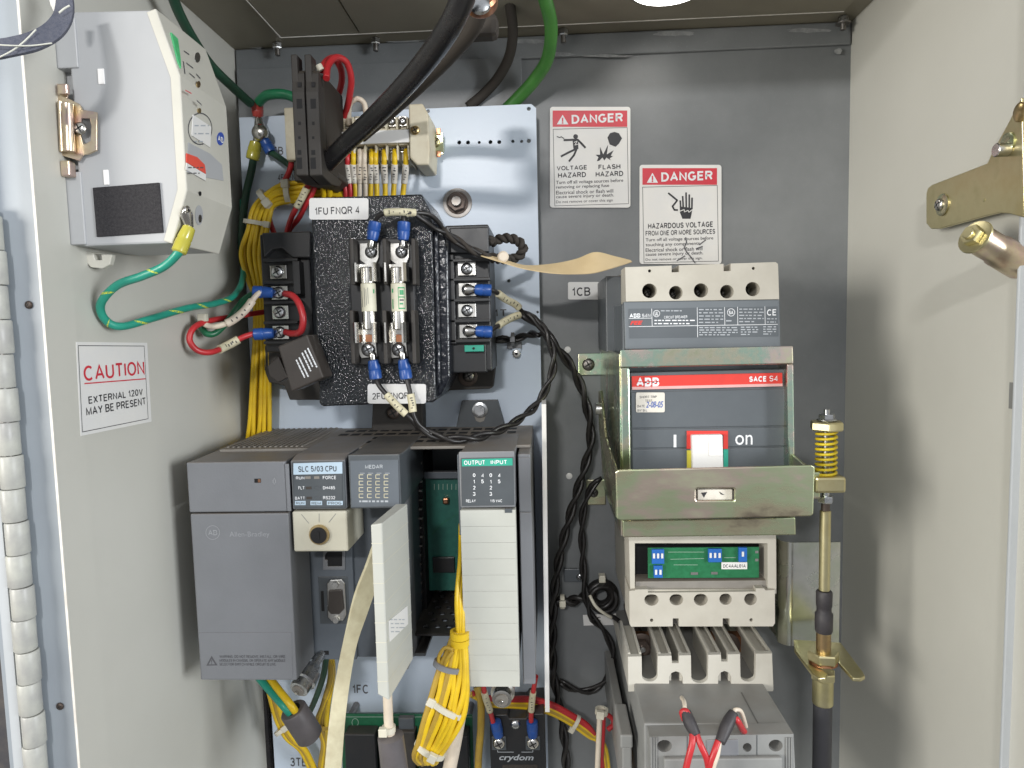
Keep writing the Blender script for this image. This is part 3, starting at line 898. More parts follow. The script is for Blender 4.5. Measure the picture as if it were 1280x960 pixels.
txt('Turn off all voltage sources before', 695, 224.6, 779, 230, pl, 'ink_black', s1, 0.008)
txt('removing or replacing fuse', 695, 230.8, 761.5, 236, pl, 'ink_black', s1, 0.008)
txt('Electrical shock or flash will', 695, 237.4, 766.5, 242, pl, 'ink_black', s1, 0.008)
txt('cause severe injury or death.', 695, 242.8, 767.5, 248, pl, 'ink_black', s1, 0.008)
txt('Do not remove or cover this sign', 695, 249.6, 766, 254, pl, 'ink_black', s1, 0.004)

s2, pl = danger('danger sign with shocked hand pictogram above the circuit breaker', (799.5, 206, 901.8, 330), 0, 0, 2)
print_poly('red_band', rect(803, 210.2, 896.2, 231), pl, 'sign_red', s2, 0.00015)
txt('DANGER', 826.5, 213.6, 890.5, 227, pl, 'ink_white', s2, 0.026, 0.0003)
tri(s2, pl, 808.5, 216, 822.5, 228.5)
strokes('border_line', [[(803.2, 234), (896.5, 231.8)], [(896.5, 231.8), (898, 326.4)], [(898, 326.4), (805, 328.6)], [(805, 328.6), (803.2, 234)]], pl, 0.55, 'ink_black', s2)
prints(s2, pl, [[(998, 632), (1062, 640), (1058, 668), (1052, 694), (1012, 694), (1000, 664)]],
       [[(1003, 636), (1001, 604)], [(1016, 640), (1013, 582)], [(1031, 640), (1030, 564)], [(1046, 640), (1046, 574)], [(1059, 646), (1060, 590)]], 2.0)
strokes('pictogram', [[(942, 566), (986, 602), (962, 632), (972, 650), (988, 650)]], pl, 2.0, 'ink_black', s2, 0.00025, **C)
strokes('pictogram', [[(1000, 656), (1020, 648), (1022, 660), (1040, 652), (1044, 662), (1062, 648)]], pl, 1.0, 'label_white', s2, 0.0004, **C)
txt('HAZARDOUS VOLTAGE', 810, 277.5, 890.8, 285.5, pl, 'ink_black', s2, 0.02)
txt('FROM ONE OR MORE SOURCES', 807, 287, 893.8, 294, pl, 'ink_black', s2, 0.014)
txt('Turn off all voltage sources before', 807, 296.6, 891.5, 301.8, pl, 'ink_black', s2, 0.008)
txt('touching any components.', 807, 303, 876, 308.2, pl, 'ink_black', s2, 0.008)
txt('Electrical shock or flash will', 807, 309.4, 878, 314, pl, 'ink_black', s2, 0.008)
txt('cause severe injury or death.', 807, 315, 879, 320.2, pl, 'ink_black', s2, 0.008)
txt('Do not remove or cover this sign.', 807, 322, 878, 326, pl, 'ink_black', s2, 0.004)
strokes('scuff_mark', [[(857, 297), (858, 303), (855, 310), (859, 316), (864, 322), (869, 329)], [(874, 306), (882, 300)], [(870, 311), (878, 308)], [(846, 326), (856, 320)]], pl, 1.3, 'ink_grey', s2, 0.0004)

tape('breaker_label', 710, 352.5, 749, 374.5, 0.0010, '1CB', 'white label reading 1CB beside the circuit breaker', (715.5, 358.5, 738, 370), bold=0.012)
for (px, py, lb) in ((709.5, 437, 'white plug in the back wall beside the upper breaker bracket ear'), (711.5, 595, 'white plug in the back wall beside the twisted black cable')):
    lathe('hole_plug', pt(px, py, 0.0), FRONT, [(0, 0.0028), (0.0006, 0.0028), (0.0011, 0.0018), (0.0012, 0.0006)], 'label_white', None, seg=16, label=lb, cat='plug', group='white plugs in the back wall')

# ------------------------------------------------------------------ caution sign on the left wall
cp = (Vector((XL + 0.0008, 0, 0)), Vector((1, 0, 0)))
cs = on('caution_sign', [(93.5, 427.5), (182.5, 428.5), (188, 527), (99.5, 545)], PL, 0.0008, 'label_white', label='white caution sticker about external 120V on the left wall', cat='sign')
strokes('border_line', [[(97.5, 432), (180, 432.6)], [(180, 432.6), (185, 523.4)], [(185, 523.4), (102.8, 540)], [(102.8, 540), (97.5, 432)]], cp, 1.0, 'ink_black', cs)
txt('CAUTION', 104, 453, 180.5, 473.5, cp, 'sign_red', cs, 0.008)
strokes('underline', [[(105.5, 479.5), (181.5, 473.5)]], cp, 1.8, 'sign_red', cs)
txt('EXTERNAL 120V', 110, 490, 178.5, 500, cp, 'ink_black', cs, 0.01)
txt('MAY BE PRESENT', 107, 502.5, 182, 513.5, cp, 'ink_black', cs, 0.01)

# ------------------------------------------------------------------ power supply on the left wall
D1, D2 = 0.226, 0.174
prof_px = [(96, 14), (192, 12), (226, 95), (227, 238), (213, 304), (104, 308)]
ps = T('power_supply', 'pale grey din rail power supply fixed to the left wall', 'power supply', hit(90, 160, PL))
side = [pt(x, y, D1) for x, y in prof_px]
side[0].x = side[5].x = min(side[0].x, side[5].x)
side[2].x = side[3].x = (side[2].x + side[3].x) / 2
v, f = prism(side, Vector((0, D1 - D2, 0)))
body = mk('housing', v, f, 'ps_body', ps, bev=0.0012)
# front cover shell (cream) standing slightly proud of the housing's right side
q1, q2, q3, q4 = side[1], side[2], side[3], side[4]
def shell_part(a, b, m='ps_cream'):
    d = (b - a); d.y = 0
    n = Vector((-d.z, 0, d.x)).normalized()
    if n.x < 0: n = -n
    return n
cov = []
for k, (a, b) in enumerate(((q1, q2), (q2, q3), (q3, q4))):
    cov.append((a + Vector((0, -0.0002, 0)), shell_part(a, b)))
outer = [q1, q2, q3, q4]
nn = [cov[0][1], (cov[0][1] + cov[1][1]).normalized(), (cov[1][1] + cov[2][1]).normalized(), cov[2][1]]
TH = 0.0016
sv = []
for y in (-D1 - 0.0006, -D2 + 0.002):
    for a, n in zip(outer, nn): sv.append(Vector((a.x, y, a.z)) - n * 0.004)
    for a, n in zip(outer, nn): sv.append(Vector((a.x, y, a.z)) + n * TH)
sf = []
for i in range(3):
    sf += [[i, i + 1, 8 + i + 1, 8 + i], [4 + i, 12 + i, 12 + i + 1, 4 + i + 1], [i, 4 + i, 4 + i + 1, i + 1], [8 + i, 8 + i + 1, 12 + i + 1, 12 + i]]
sf += [[0, 8, 12, 4], [3, 7, 15, 11]]
front = mk('front_cover', sv, sf, 'ps_cream', ps, bev=0.0007)
def fplane(k): return (cov[k][0] + cov[k][1] * (TH + 0.0001), cov[k][1])
# small housing slots, mounting foot, velcro patch
for (x0, y0, x1, y1) in ((122, 85.5, 130, 105), (129, 212, 135.5, 231)):
    boxp('clip_slot', x0, y0, x1, y1, D1 + 0.0006, D1 - 0.002, 'strip_white', ps, bev=0.0003)
slab('velcro_patch', [(115.5, 234.5), (198.5, 228), (203.5, 290.5), (120.5, 296)], D1 + 0.0012, 0.0013, 'velcro', ps, bev=0.0003)
boxp('mounting_base', 66, 22, 95.5, 85, D1 + 0.001, D2, 'ps_body', ps, bev=0.0006)
boxp('mounting_base', 72, 85.6, 97, 214, D1 - 0.006, D2, 'ps_body', ps, bev=0.0006)
boxp('mounting_base', 78, 214.6, 104, 306, D1 + 0.001, D2, 'ps_body', ps, bev=0.0006)
cut('latch_tab', [(101, 313), (140, 318), (137, 331), (128, 335.5), (113, 334), (104, 324)], [[(116.5, 317), (126, 318), (127, 325), (119, 325)]], D1 - 0.012, 0.004, 'ps_cream', ps, bev=0.0005)
# plated rail clip
cl = cut('rail_clip', [(70, 104), (85, 108), (84, 122), (99, 130), (103, 137), (121, 140), (121, 188), (112, 192), (103, 194), (99, 201), (76, 194), (73, 160)],
         [[(102, 148), (112, 148), (114, 158), (113, 176), (104, 181), (101, 170)]], D1 + 0.003, 0.0012, 'zinc_rose', ps, bev=0.0003)
p0, p1 = pt(84.5, 129, D1 + 0.006), pt(87, 190, D1 + 0.006)
cyl('roll', p0, p1, 0.0028, 'zinc_rose', cl)
p0, p1 = pt(76, 127, D1 + 0.005), pt(78.5, 190, D1 + 0.005)
cyl('roll', p0, p1, 0.0016, 'zinc_rose', cl)
boxp('bent_lip', 71, 104, 84, 118, D1 + 0.006, D1 + 0.0035, 'zinc_rose', cl, bev=0.0008)
boxp('bent_lip', 75, 200, 87, 220, D1 + 0.006, D1 + 0.0005, 'zinc_rose', cl, bev=0.0008)
screw(cl, pt(101, 161, D1 + 0.0032), 0.0036, m='tin')
# details on the slanted and upright front faces
u = fplane(0)
on('terminal_block', [(212.5, 41), (221, 49), (224.5, 76), (225, 86), (221.5, 78)], u, 0.0008, 'terminal_green', ps)
k0 = dict(off=0.0002)
strokes('lettering', [[(230, 64), (236, 68)], [(233, 79), (241, 85)], [(237, 92), (243, 97)], [(229, 77), (231, 92)]], u, 2.2, 'ink_grey', front)
strokes('lettering', [[(245.5, 93), (250, 98)], [(246, 126), (251.5, 131)]], u, 3.0, 'ink_grey', front)
strokes('lettering', [[(231.5, 113), (239, 117)]], u, 1.8, 'sign_red', front)
u = fplane(1)
on('lamp', circ(247.3, 105.5, 2.3, 12, 4.2), u, 0.0006, 'brass', front)
on('lamp', circ(248.5, 138.5, 2.0, 12, 3.4), u, 0.0006, 'brass', front)
strokes('logo_ring', [circ(250, 161, 14.8, 28, 19.5) + [circ(250, 161, 14.8, 28, 19.5)[0]]], u, 1.6, 'ink_grey', front)
on('white_label', [(240.5, 143.5), (263, 158.5), (262, 184.5), (239, 169.5)], u, 0.0005, 'label_white', ps)
blur_lines(243, 152, 261, 182, 3, (u[0] + Vector((0.0005, 0, 0)), u[1]), 'ink_pale', front, 1.6, 1.0, 5)
on('blue_logo', circ(275.3, 173.5, 4.2, 20, 8.2), u, 0.0004, 'logo_blue', front)
txt('AB', 272, 170, 278.5, 177.5, (u[0] + Vector((0.0004, 0, 0)), u[1]), 'ink_white', front, 0.03, 0.0003)
on('recess', [(235, 178), (262, 192), (277, 206), (279, 226), (258, 222), (233, 215)], u, 0.0003, 'ps_body', ps)
on('danger_label', [(232.5, 191.5), (246, 196.5), (255.5, 206), (257, 217.5), (232.5, 203)], (u[0] + Vector((0.0004, 0, 0)), u[1]), 0.0003, 'red_label', ps)
on('danger_label', [(232.5, 203.5), (257, 218), (256.5, 226), (232, 212)], (u[0] + Vector((0.0004, 0, 0)), u[1]), 0.0003, 'label_white', ps)
blur_lines(235, 206, 254, 220, 2, (u[0] + Vector((0.0008, 0, 0)), u[1]), 'ink_grey', front, 1.4, 0.6, 9)
u2 = fplane(2)
on('screw_hole', circ(250, 242, 1.6, 12, 3), u2, 0.0002, 'void_black', front)
on('earth_slot', circ(248.5, 269, 4.8, 20, 12.5), u2, 0.0002, 'ps_body', front)
on('earth_slot', circ(249.5, 273, 2.0, 14, 5), u2, 0.0005, 'steel_dull', front)
on('thumb_notch', circ(246.5, 72, 3.4, 18, 6.5), fplane(0), 0.0003, 'steel', front)

# ground wire leaving the power supply
HL1 = hit(228.5, 263, fplane(2)) + cov[2][1] * 0.0016
HL2 = hit(228, 281, fplane(2)) + cov[2][1] * 0.0042
HL3 = pt(223, 316, 0.2275)
g1 = [HL2.lerp(HL3, 0.6), HL3, (205, 333, 0.224), (178, 345, 0.222), (146, 357, 0.219), (126, 380, 0.214), (132, 400, 0.208), (152, 408, 0.200), (190, 398, 0.178), (235, 385, 0.140), (270, 379, 0.110), (293, 369, 0.080), (304, 345, 0.048), (304, 300, 0.022), (303, 250, 0.014)]
gw = tube('ground_wire', g1, 0.0024, 'wire_teal', label='green ground wire with yellow stripe looping under the power supply', cat='wire')
gp = spline(P3(g1), 16)
for a in (0.165, 0.30, 0.43, 0.53, 0.60, 0.66, 0.73):
    fr = frames(gp)
    i0 = int(a * len(gp)); v, f = [], []
    for k in range(9):
        p, t, uu, w = fr[i0 + k]
        an = -0.9 + k * 0.32
        toc = (CAMP - p).normalized(); nn_ = (toc - t * toc.dot(t)).normalized(); s_ = t.cross(nn_)
        dr_ = nn_ * math.cos(an) + s_ * math.sin(an)
        d2_ = nn_ * math.cos(an + 0.55) + s_ * math.sin(an + 0.55)
        v += [p + dr_ * 0.00248, p + d2_ * 0.00248]
    for k in range(8): f.append([2 * k, 2 * k + 1, 2 * k + 3, 2 * k + 2])
    mk('yellow_stripe', v, f, 'stripe_yellow', gw, recalc=False)
lug(gw, HL3, HL2, 0.0040, 'lug_yellow')
lathe('ring_tongue', HL2, HL1 - HL2, [(0, 0.0022), (0.002, 0.0026), (0.006, 0.0034), (0.0085, 0.0034), (0.009, 0.0020)], 'tin', gw, seg=12)
screw(gw, HL1, 0.0034, axis=cov[2][1], m='tin', name='ring_screw')

# webbing strap at the top left
def ribbon(name, top, bot, m, th=0.0012, n=10, parent=None, **k):
    a, b = spline(P3(top), n), spline(P3(bot), n)
    v, f = [], []
    for i in range(len(a)):
        e1 = a[min(i + 1, len(a) - 1)] - a[max(i - 1, 0)]
        nn_ = e1.cross(b[i] - a[i]).normalized() * th / 2
        v += [a[i] + nn_, b[i] + nn_, b[i] - nn_, a[i] - nn_]
    for i in range(len(a) - 1):
        o, q = i * 4, i * 4 + 4
        for s in range(4): f.append([o + s, o + (s + 1) % 4, q + (s + 1) % 4, q + s])
    f += [[3, 2, 1, 0], [len(v) - 4, len(v) - 3, len(v) - 2, len(v) - 1]]
    ob = mk(name, v, f, m, parent, smooth=False, **k)
    return ob
top = [(-25, 52, 0.285), (10, 48, 0.282), (42, 39, 0.276), (62, 25, 0.268), (70, 8, 0.262), (71, -25, 0.258)]
bot = [(-25, 78, 0.287), (12, 71, 0.284), (52, 61, 0.278), (80, 43, 0.270), (92, 16, 0.262), (88, -25, 0.256)]
sp = ribbon('webbing_strap', top, bot, 'strap_navy', 0.0016, label='dark blue woven strap with white stitching over the cabinet edge', cat='strap')
tube('stitching', [(-20, 55, 0.289), (15, 57, 0.286), (40, 57, 0.281), (65, 54, 0.276)], 0.00035, 'stitch', sp, seg=6)
tube('stitching', [(-10, 76, 0.290), (14, 64, 0.286), (30, 52, 0.282), (45, 37, 0.278)], 0.00035, 'stitch', sp, seg=6)
tube('stitching', [(74, 16, 0.268), (80, 11, 0.2665), (87, 7, 0.265)], 0.00045, 'stitch', sp, seg=6)
sl = ribbon('paper_scrap', [(60, -12, 0.255), (63, 4, 0.254), (67, 14, 0.253)], [(70, -12, 0.255), (71, 4, 0.254), (70, 13, 0.253)], 'label_white', 0.0004, label='small white printed scrap tucked behind the strap', cat='label')
# ------------------------------------------------------------------ circuit breaker
DB = 0.140
br = T('circuit_breaker', 'grey moulded circuit breaker with cream terminal covers and red band', 'circuit breaker', pt(880, 560, 0.0))
boxp('body', 779, 377, 974.5, 668, DB - 0.006, 0.0005, 'breaker_grey', br, bev=0.001)
h5 = [(811.8, 363.5, 9.2), (844.8, 365.8, 8.6), (876.2, 363, 9.0), (908.6, 364.6, 8.6), (940.8, 361.4, 9.0)]
cut('terminal_cover', [(781.5, 334), (839.5, 332), (839.5, 340.5), (849, 340.2), (849, 331.6), (904.5, 329.8), (904.5, 339), (913.5, 338.8), (913.5, 329.4), (969.5, 327.6), (972.5, 330), (974, 374), (782.5, 377)],
    [circ(*c, 18) for c in h5] + [circ(812, 338.6, 2.0, 10), circ(941.8, 335.4, 2.0, 10)], DB + 0.001, 0.025, 'breaker_white', br, bev=0.0003)
boxp('hole_shade', 782.5, 335.5, 971.5, 376.0, DB - 0.0245, DB - 0.030, 'dusty_black', br)  # dark sheet added behind the holes, its colour standing for their shade
boxp('cover_rear', 782, 335, 972, 376.4, DB - 0.0302, 0.0005, 'breaker_white', br, bev=0.0006)
for k, (x, y, r) in enumerate(h5):
    screw(br, pt(x - 2.5, y + 2, DB - 0.0243), 0.0034, m='steel_dull', name='terminal_screw')
# nameplate zone
lab = slab('nameplate', [(779.8, 377.2), (974.6, 374.2), (976, 434), (781.4, 437)], DB + 0.0004, 0.008, 'breaker_pale', br, bev=0.0008)
NP = fp(DB + 0.0004)
slab('print_panel', [(785.5, 386), (972, 383), (973, 420.5), (786.8, 423)], DB + 0.0006, 0.0003, 'breaker_grey', br)
NP2 = fp(DB + 0.0006)
txt('ABB', 787, 391.5, 800.5, 397, NP2, 'ink_white', lab, 0.03)
txt('S4N', 802.5, 392, 813, 396.8, NP2, 'ink_white', lab, 0.0)
txt('FEE', 787.5, 401, 803.5, 406, NP2, 'abb_red', lab, 0.04, shear=0.3)
strokes('rule_lines', [[(786, 408.4), (871.6, 407)], [(814.6, 386), (815.2, 408)], [(871.4, 384.4), (872, 421.4)], [(872, 407), (972, 405.4)], [(905.6, 384), (906, 406.4)], [(921.8, 383.6), (922.2, 406)], [(956, 383.2), (956.4, 405.6)], [(786, 398), (814.4, 397.6)]], NP2, 0.6, 'ink_white', lab)
strokes('listing_mark', [circ(820.6, 392, 4.0, 18) + [circ(820.6, 392, 4, 18)[0]]], NP2, 0.8, 'ink_white', lab)
txt('UL', 818.4, 389.6, 822.8, 394.4, NP2, 'ink_white', lab, 0.02)
strokes('approval_mark', [circ(913.8, 390.5, 4.6, 18) + [circ(913.8, 390.5, 4.6, 18)[0]]], NP2, 0.8, 'ink_white', lab)
txt('SA', 911, 388, 916.6, 393, NP2, 'ink_white', lab, 0.02)
txt('CE', 958.6, 386.6, 970, 394.4, NP2, 'ink_white', lab, 0.01)
blur_lines(826, 386, 869, 391, 1, NP2, 'ink_pale', lab, 1.3, .2, 3)
txt('CIRCUIT BREAKER', 830, 394.4, 859, 398, NP2, 'ink_white', lab, 0.0)
blur_lines(818, 398.5, 869, 406.5, 2, NP2, 'ink_white', lab, 1.4, .3, 4)
blur_lines(873.5, 385, 904, 405, 5, NP2, 'ink_pale', lab, 1.3, .6, 6)
blur_lines(924, 384.5, 954.5, 404, 5, NP2, 'ink_pale', lab, 1.3, .6, 7)
blur_lines(907.5, 398, 920.5, 404, 1, NP2, 'ink_pale', lab, 1.6, .2, 8)
blur_lines(958.5, 396.5, 971, 404.5, 2, NP2, 'ink_pale', lab, 1.2, .2, 9)
blur_lines(874, 408, 922, 420, 4, NP2, 'ink_pale', lab, 1.3, .6, 10)
blur_lines(926, 407.5, 948, 419.5, 4, NP2, 'ink_pale', lab, 1.3, .6, 12)
blur_lines(954, 407, 971, 419, 4, NP2, 'ink_pale', lab, 1.3, .6, 13)
# operating face inside the plated frame
DE = 0.146
esc = slab('escutcheon', [(787, 466), (984.5, 461), (988, 655), (790, 657)], DE, 0.02, 'breaker_grey', br, bev=0.0010)
EP = fp(DE)
slab('front_panel', [(788.8, 490.5), (982.4, 486), (983.6, 532.2), (789.6, 535.4)], DE + 0.0013, 0.003, 'breaker_grey', br, bev=0.0005)
slab('front_panel', [(789.7, 537.2), (983.7, 534), (984.2, 557.4), (790.2, 560.4)], DE + 0.0013, 0.003, 'breaker_grey', br, bev=0.0005)
slab('front_panel', [(790.3, 562.2), (984.3, 559.2), (985.6, 640), (791.6, 642)], DE + 0.0013, 0.003, 'breaker_grey', br, bev=0.0005)
bnd = slab('red_band', [(789.6, 470.2), (978, 466), (978.4, 481.6), (790, 486)], DE + 0.0016, 0.003, 'abb_red', br, bev=0.0003)
slab('pale_line', [(790.2, 483.6), (978.2, 479.4), (978.4, 482.8), (790.3, 487.2)], DE + 0.0019, 0.001, 'pink', br)
BPn = fp(DE + 0.0016)
txt('ABB', 795.6, 471, 824, 483, BPn, 'ink_white', bnd, 0.04)
strokes('logo_split', [[(795, 477.2), (825, 476.6)], [(805, 470.4), (805, 484)], [(814.6, 470.4), (814.6, 484)]], BPn, 0.7, 'abb_red', bnd, 0.0004)
txt('SACE', 936.5, 469.6, 957.6, 477.2, BPn, 'ink_white', bnd, 0.035)
txt('S4', 961.8, 469.2, 972, 476.6, BPn, 'ink_white', bnd, 0.0)
FP2 = fp(DE + 0.0016)
st = slab('test_sticker', rrect(795, 490.6, 831, 515.4, 2), DE + 0.0018, 0.0005, 'label_dirty', br)
SP = fp(DE + 0.0018)
txt('SHORT TRIP', 799.6, 494.6, 821, 497.6, SP, 'ink_grey', st, 0.0)
txt('TEST', 806.6, 499.4, 815, 502.4, SP, 'ink_grey', st, 0.0)
txt('DATE', 796.6, 506, 806, 509.2, SP, 'ink_grey', st, 0.0)
txt('2-08-05', 807.6, 501.6, 829, 509.6, SP, 'ink_blue', st, 0.012, shear=0.25)
txt('BY B.L', 797, 511.6, 809, 514.4, SP, 'ink_grey', st, 0.0)
FPX = fp(DE + 0.0014)
print_poly('on_mark', rect(842, 543.4, 845.4, 559), FPX, 'ink_white', br)
txt('on', 919, 543.6, 940.6, 556, FPX, 'ink_white', br, 0.004)
# toggle window: red / yellow / green surround and white toggle
cut('toggle_surround', rect(858.6, 538.6, 910, 561), [rect(864.4, 543.6, 904.4, 560.4)], DE + 0.0022, 0.002, 'abb_red', br)
slab('yellow_flag', rect(858.8, 563, 863.8, 590), DE + 0.0022, 0.002, 'yellow_mark', br)
slab('green_flag', rect(904.6, 561.6, 910.2, 590), DE + 0.0022, 0.002, 'sign_green', br)
tg = slab('toggle', [(864.6, 544), (903.4, 543.2), (904.8, 592), (866, 592)], DE + 0.006, 0.008, 'label_white', br, bev=0.0010)
slab('toggle_step', [(886, 544.6), (903, 544.2), (903.6, 570), (886.6, 570)], DE + 0.0066, 0.001, 'strip_white', br, bev=0.0004)
# trip unit opening and lower terminal cover
cut('trip_housing', [(786, 668), (970, 666), (970.5, 742), (788, 744)], [rect(793.5, 679, 959.5, 737)], DB - 0.001, 0.03, 'breaker_white', br)
boxp('window_back', 792, 677, 961, 739, DB - 0.020, DB - 0.026, 'void_black', br)
pcb = boxp('trip_board', 810, 684.5, 949, 722.5, DB - 0.006, DB - 0.0075, 'pcb_bright', br, bev=0.0002)
PB = fp(DB - 0.006)
slab('sill', [(794, 727), (959, 725.5), (960.5, 738.5), (794, 739.5)], DB - 0.004, 0.015, 'plc_brown', br, bev=0.0006)
for (x0, y0, x1, y1, n) in ((815, 687, 830.4, 705, 3), (817.4, 707.4, 828.4, 722.4, 2), (885.6, 686.4, 902.4, 703, 3), (923.6, 684.8, 934, 702.6, 1)):
    dp = boxp('dip_switch', x0, y0, x1, y1, DB - 0.0035, DB - 0.006, 'dip_blue', br, bev=0.0003)
    for k in range(n):
        cx = x0 + (x1 - x0) * (k + 0.5) / n
        boxp('slider', cx - 1.3, y0 + 5, cx + 1.3, y0 + 11, DB - 0.0029, DB - 0.0037, 'dip_white', dp)
lb = slab('board_label', rect(902, 703, 934, 711.5), DB - 0.0050, 0.0008, 'label_white', br)
txt('DC4AAL01A', 904, 705, 932, 709.6, fp(DB - 0.0050), 'ink_black', lb, 0.0)
strokes('board_print', [[(835, 690), (880, 690)], [(838, 699), (880, 698)], [(842, 706), (872, 706)], [(905, 697), (920, 697)]], PB, 0.5, 'pcb_print', pcb)
for (x, y, w) in ((868, 717, 9), (893, 716.5, 8), (946, 690, 4), (946, 700, 4)):
    boxp('solder_pad', x - w / 2, y - 1.6, x + w / 2, y + 1.6, DB - 0.0054, DB - 0.0061, 'tin', pcb)
h6 = [circ(814.4, 749.8, 9.0, 16, 7.4), circ(845.4, 749.6, 8.6, 16, 7.2), circ(876, 749.6, 8.8, 16, 7.6), circ(907, 749, 7.8, 16, 7.2), circ(938.2, 749, 8.0, 16, 7.6)]
cut('terminal_cover', [(786.6, 738.6), (794, 738), (794, 737), (810, 736.6), (810, 741), (945, 739.4), (945, 735.4), (955, 735.4), (957, 738), (968.6, 737.6), (968.8, 779), (966, 783), (912, 783), (912, 773), (903.4, 773), (903.4, 783), (848.6, 783), (848.6, 773), (841, 773), (841, 783), (789, 783.4), (787, 780)],
    h6 + [circ(814.6, 775.4, 2.2, 10), circ(939, 775, 2.2, 10)], DB + 0.0022, 0.027, 'breaker_white', br, bev=0.0003)
boxp('hole_shade', 788.5, 741, 966.5, 779.5, DB - 0.0255, DB - 0.031, 'dusty_black', br)  # same dark sheet for the shade in the lower holes
boxp('cover_rear', 788, 740, 967, 780, DB - 0.0312, 0.0005, 'breaker_white', br, bev=0.0006)
boxp('housing_rear', 787, 669, 970, 739, DB - 0.0315, 0.0005, 'breaker_white', br, bev=0.0006)
for x in (844.4, 906):
    screw(br, pt(x, 749, DB - 0.024), 0.0034, m='steel_dull', name='terminal_screw')
boxp('side_shield', 757.5, 345, 777.5, 440, DB - 0.060, 0.0006, 'plc_dark', br, bev=0.0008)

# ------------------------------------------------------------------ plated operator frame round the breaker
DF = 0.158
fr_ = T('breaker_bracket', 'zinc plated bracket frame bolted round the breaker face', 'bracket', pt(735, 456, 0.0))
slab('front_bar', [(775, 437.5), (991.5, 432.4), (992, 455), (775.4, 459.8)], DF, 0.0022, 'zinc_bright', fr_, bev=0.0008)
slab('front_bar', [(775.5, 460.1), (786.6, 459.9), (789.4, 650), (778.2, 650.3)], DF, 0.0022, 'zinc_bright', fr_, bev=0.0008)
slab('front_bar', [(983.8, 455.5), (992, 455.3), (994.6, 646.6), (987, 646.8)], DF, 0.0022, 'zinc_bright', fr_, bev=0.0008)
slab('front_bar', [(778.2, 650.6), (994.6, 647), (995, 669), (778.5, 672)], DF, 0.0022, 'zinc_gold', fr_, bev=0.0008)  # darker zinc on this bar stands in for the yoke's shadow
a = XZ(775.4, 437.6, 992, 671, DF)
boxw('side_plate', a[0], a[0] + 0.002, a[2] + 0.0005, a[3] - 0.0015, 0.0008, DF - 0.0023, 'zinc_bright', fr_)
boxw('side_plate', a[1] - 0.0025, a[1] - 0.0005, a[2] + 0.0005, a[3] - 0.0015, 0.0008, DF - 0.0023, 'zinc_bright', fr_)
ear = pt(735.5, 455.6, 0.0032)
e = boxp('ear', 723, 441.5, 754, 469, 0.0032, 0.0007, 'zinc_bright', fr_, bev=0.0005)
screw(fr_, ear, 0.0056, m='steel_dull')
boxp('ear', 733, 600, 757, 631, 0.0032, 0.0007, 'zinc_gold', fr_, bev=0.0005)
screw(fr_, pt(742, 616, 0.0032), 0.0042, m='steel_dull')
# pull yoke: gold plated bar in front, with arms running back
DY = 0.190
yk = T('operator_yoke', 'gold plated sheet metal yoke across the breaker front with a small slot', 'bracket', pt(892, 616, DF))
def cutr(x0, y0, x1, y1, r): return rrect(x0, y0, x1, y1, r, 3)
hole_ = cutr(870, 610.5, 918.6, 626, 2.5)
hl_ = sorted([p for p in hole_ if p[0] < 894], key=lambda p: -math.atan2(p[1] - 618, 894 - p[0]))   # bottom to top on the left
hr_ = sorted([p for p in hole_ if p[0] >= 894], key=lambda p: math.atan2(p[1] - 618, p[0] - 894))    # top to bottom on the right
la_ = [(894, 584.6), (773, 587.6), (769, 590), (771, 649), (776, 651), (894, 648.4), (894, 626)] + hl_ + [(894, 610.5)]
ra_ = [(894, 648.4), (1013, 645.6), (1017, 643), (1019, 583.6), (1015, 581.6), (894, 584.6), (894, 610.5)] + hr_ + [(894, 626)]
vs_, fs_, ix_ = [], [], {}
def vi_(p, back):
    k = (round(p[0], 3), round(p[1], 3), back)
    if k not in ix_:
        ix_[k] = len(vs_); q = pt(p[0], p[1], DY)
        vs_.append(q + Vector((0, 0.0022, 0)) if back else q)
    return ix_[k]
for lp_ in (la_, ra_):
    fs_.append([vi_(p, 0) for p in lp_]); fs_.append([vi_(p, 1) for p in reversed(lp_)])
def wall_(loop):
    for a_, b_ in zip(loop, loop[1:]): fs_.append([vi_(a_, 0), vi_(b_, 0), vi_(b_, 1), vi_(a_, 1)])
wall_(la_[:6]); wall_(ra_[:6]); wall_(la_[6:]); wall_(ra_[6:])
mk('yoke_bar', vs_, fs_, 'zinc_gold', yk, bev=0.0008)
ya = XZ(769.4, 588, 1018.6, 649, DY)
def arm(x, zt, zb):
    pts = [Vector((x, -DY + 0.0022, zt)), Vector((x, -DY + 0.0022, zb)), Vector((x, -0.10, zb + 0.004)), Vector((x, -0.058, zt + 0.012)), Vector((x, -0.060, zt + 0.038)), Vector((x, -0.078, zt + 0.040)), Vector((x, -0.115, zt + 0.010))]
    v, f = prism(pts, Vector((0.002, 0, 0)))
    mk('arm', v, f, 'zinc_gold', yk, bev=0.0005)
arm(ya[0] + 0.0003, ya[3] - 0.001, ya[2] + 0.001)
arm(ya[1] - 0.0026, ya[3] - 0.001, ya[2] + 0.001)
nt = boxp('slot_label', 872.5, 612, 915, 624.8, DY - 0.0045, DY - 0.0065, 'label_dirty', yk)
boxp('slot_box', 866, 607, 922, 629, DY - 0.0068, DF + 0.0001, 'plc_brown', yk)
slab('ink_mark', [(876.5, 616), (884, 615), (881, 620), (880, 622)], DY - 0.0043, 0.0002, 'ink_black', nt)
slab('ink_mark', [(899, 614.4), (906, 619), (901, 618)], DY - 0.0043, 0.0002, 'ink_black', nt)
cyl('pivot', Vector((ya[0] - 0.003, -0.070, ya[3] + 0.024)), Vector((ya[0] + 0.004, -0.070, ya[3] + 0.024)), 0.0045, 'steel', yk)

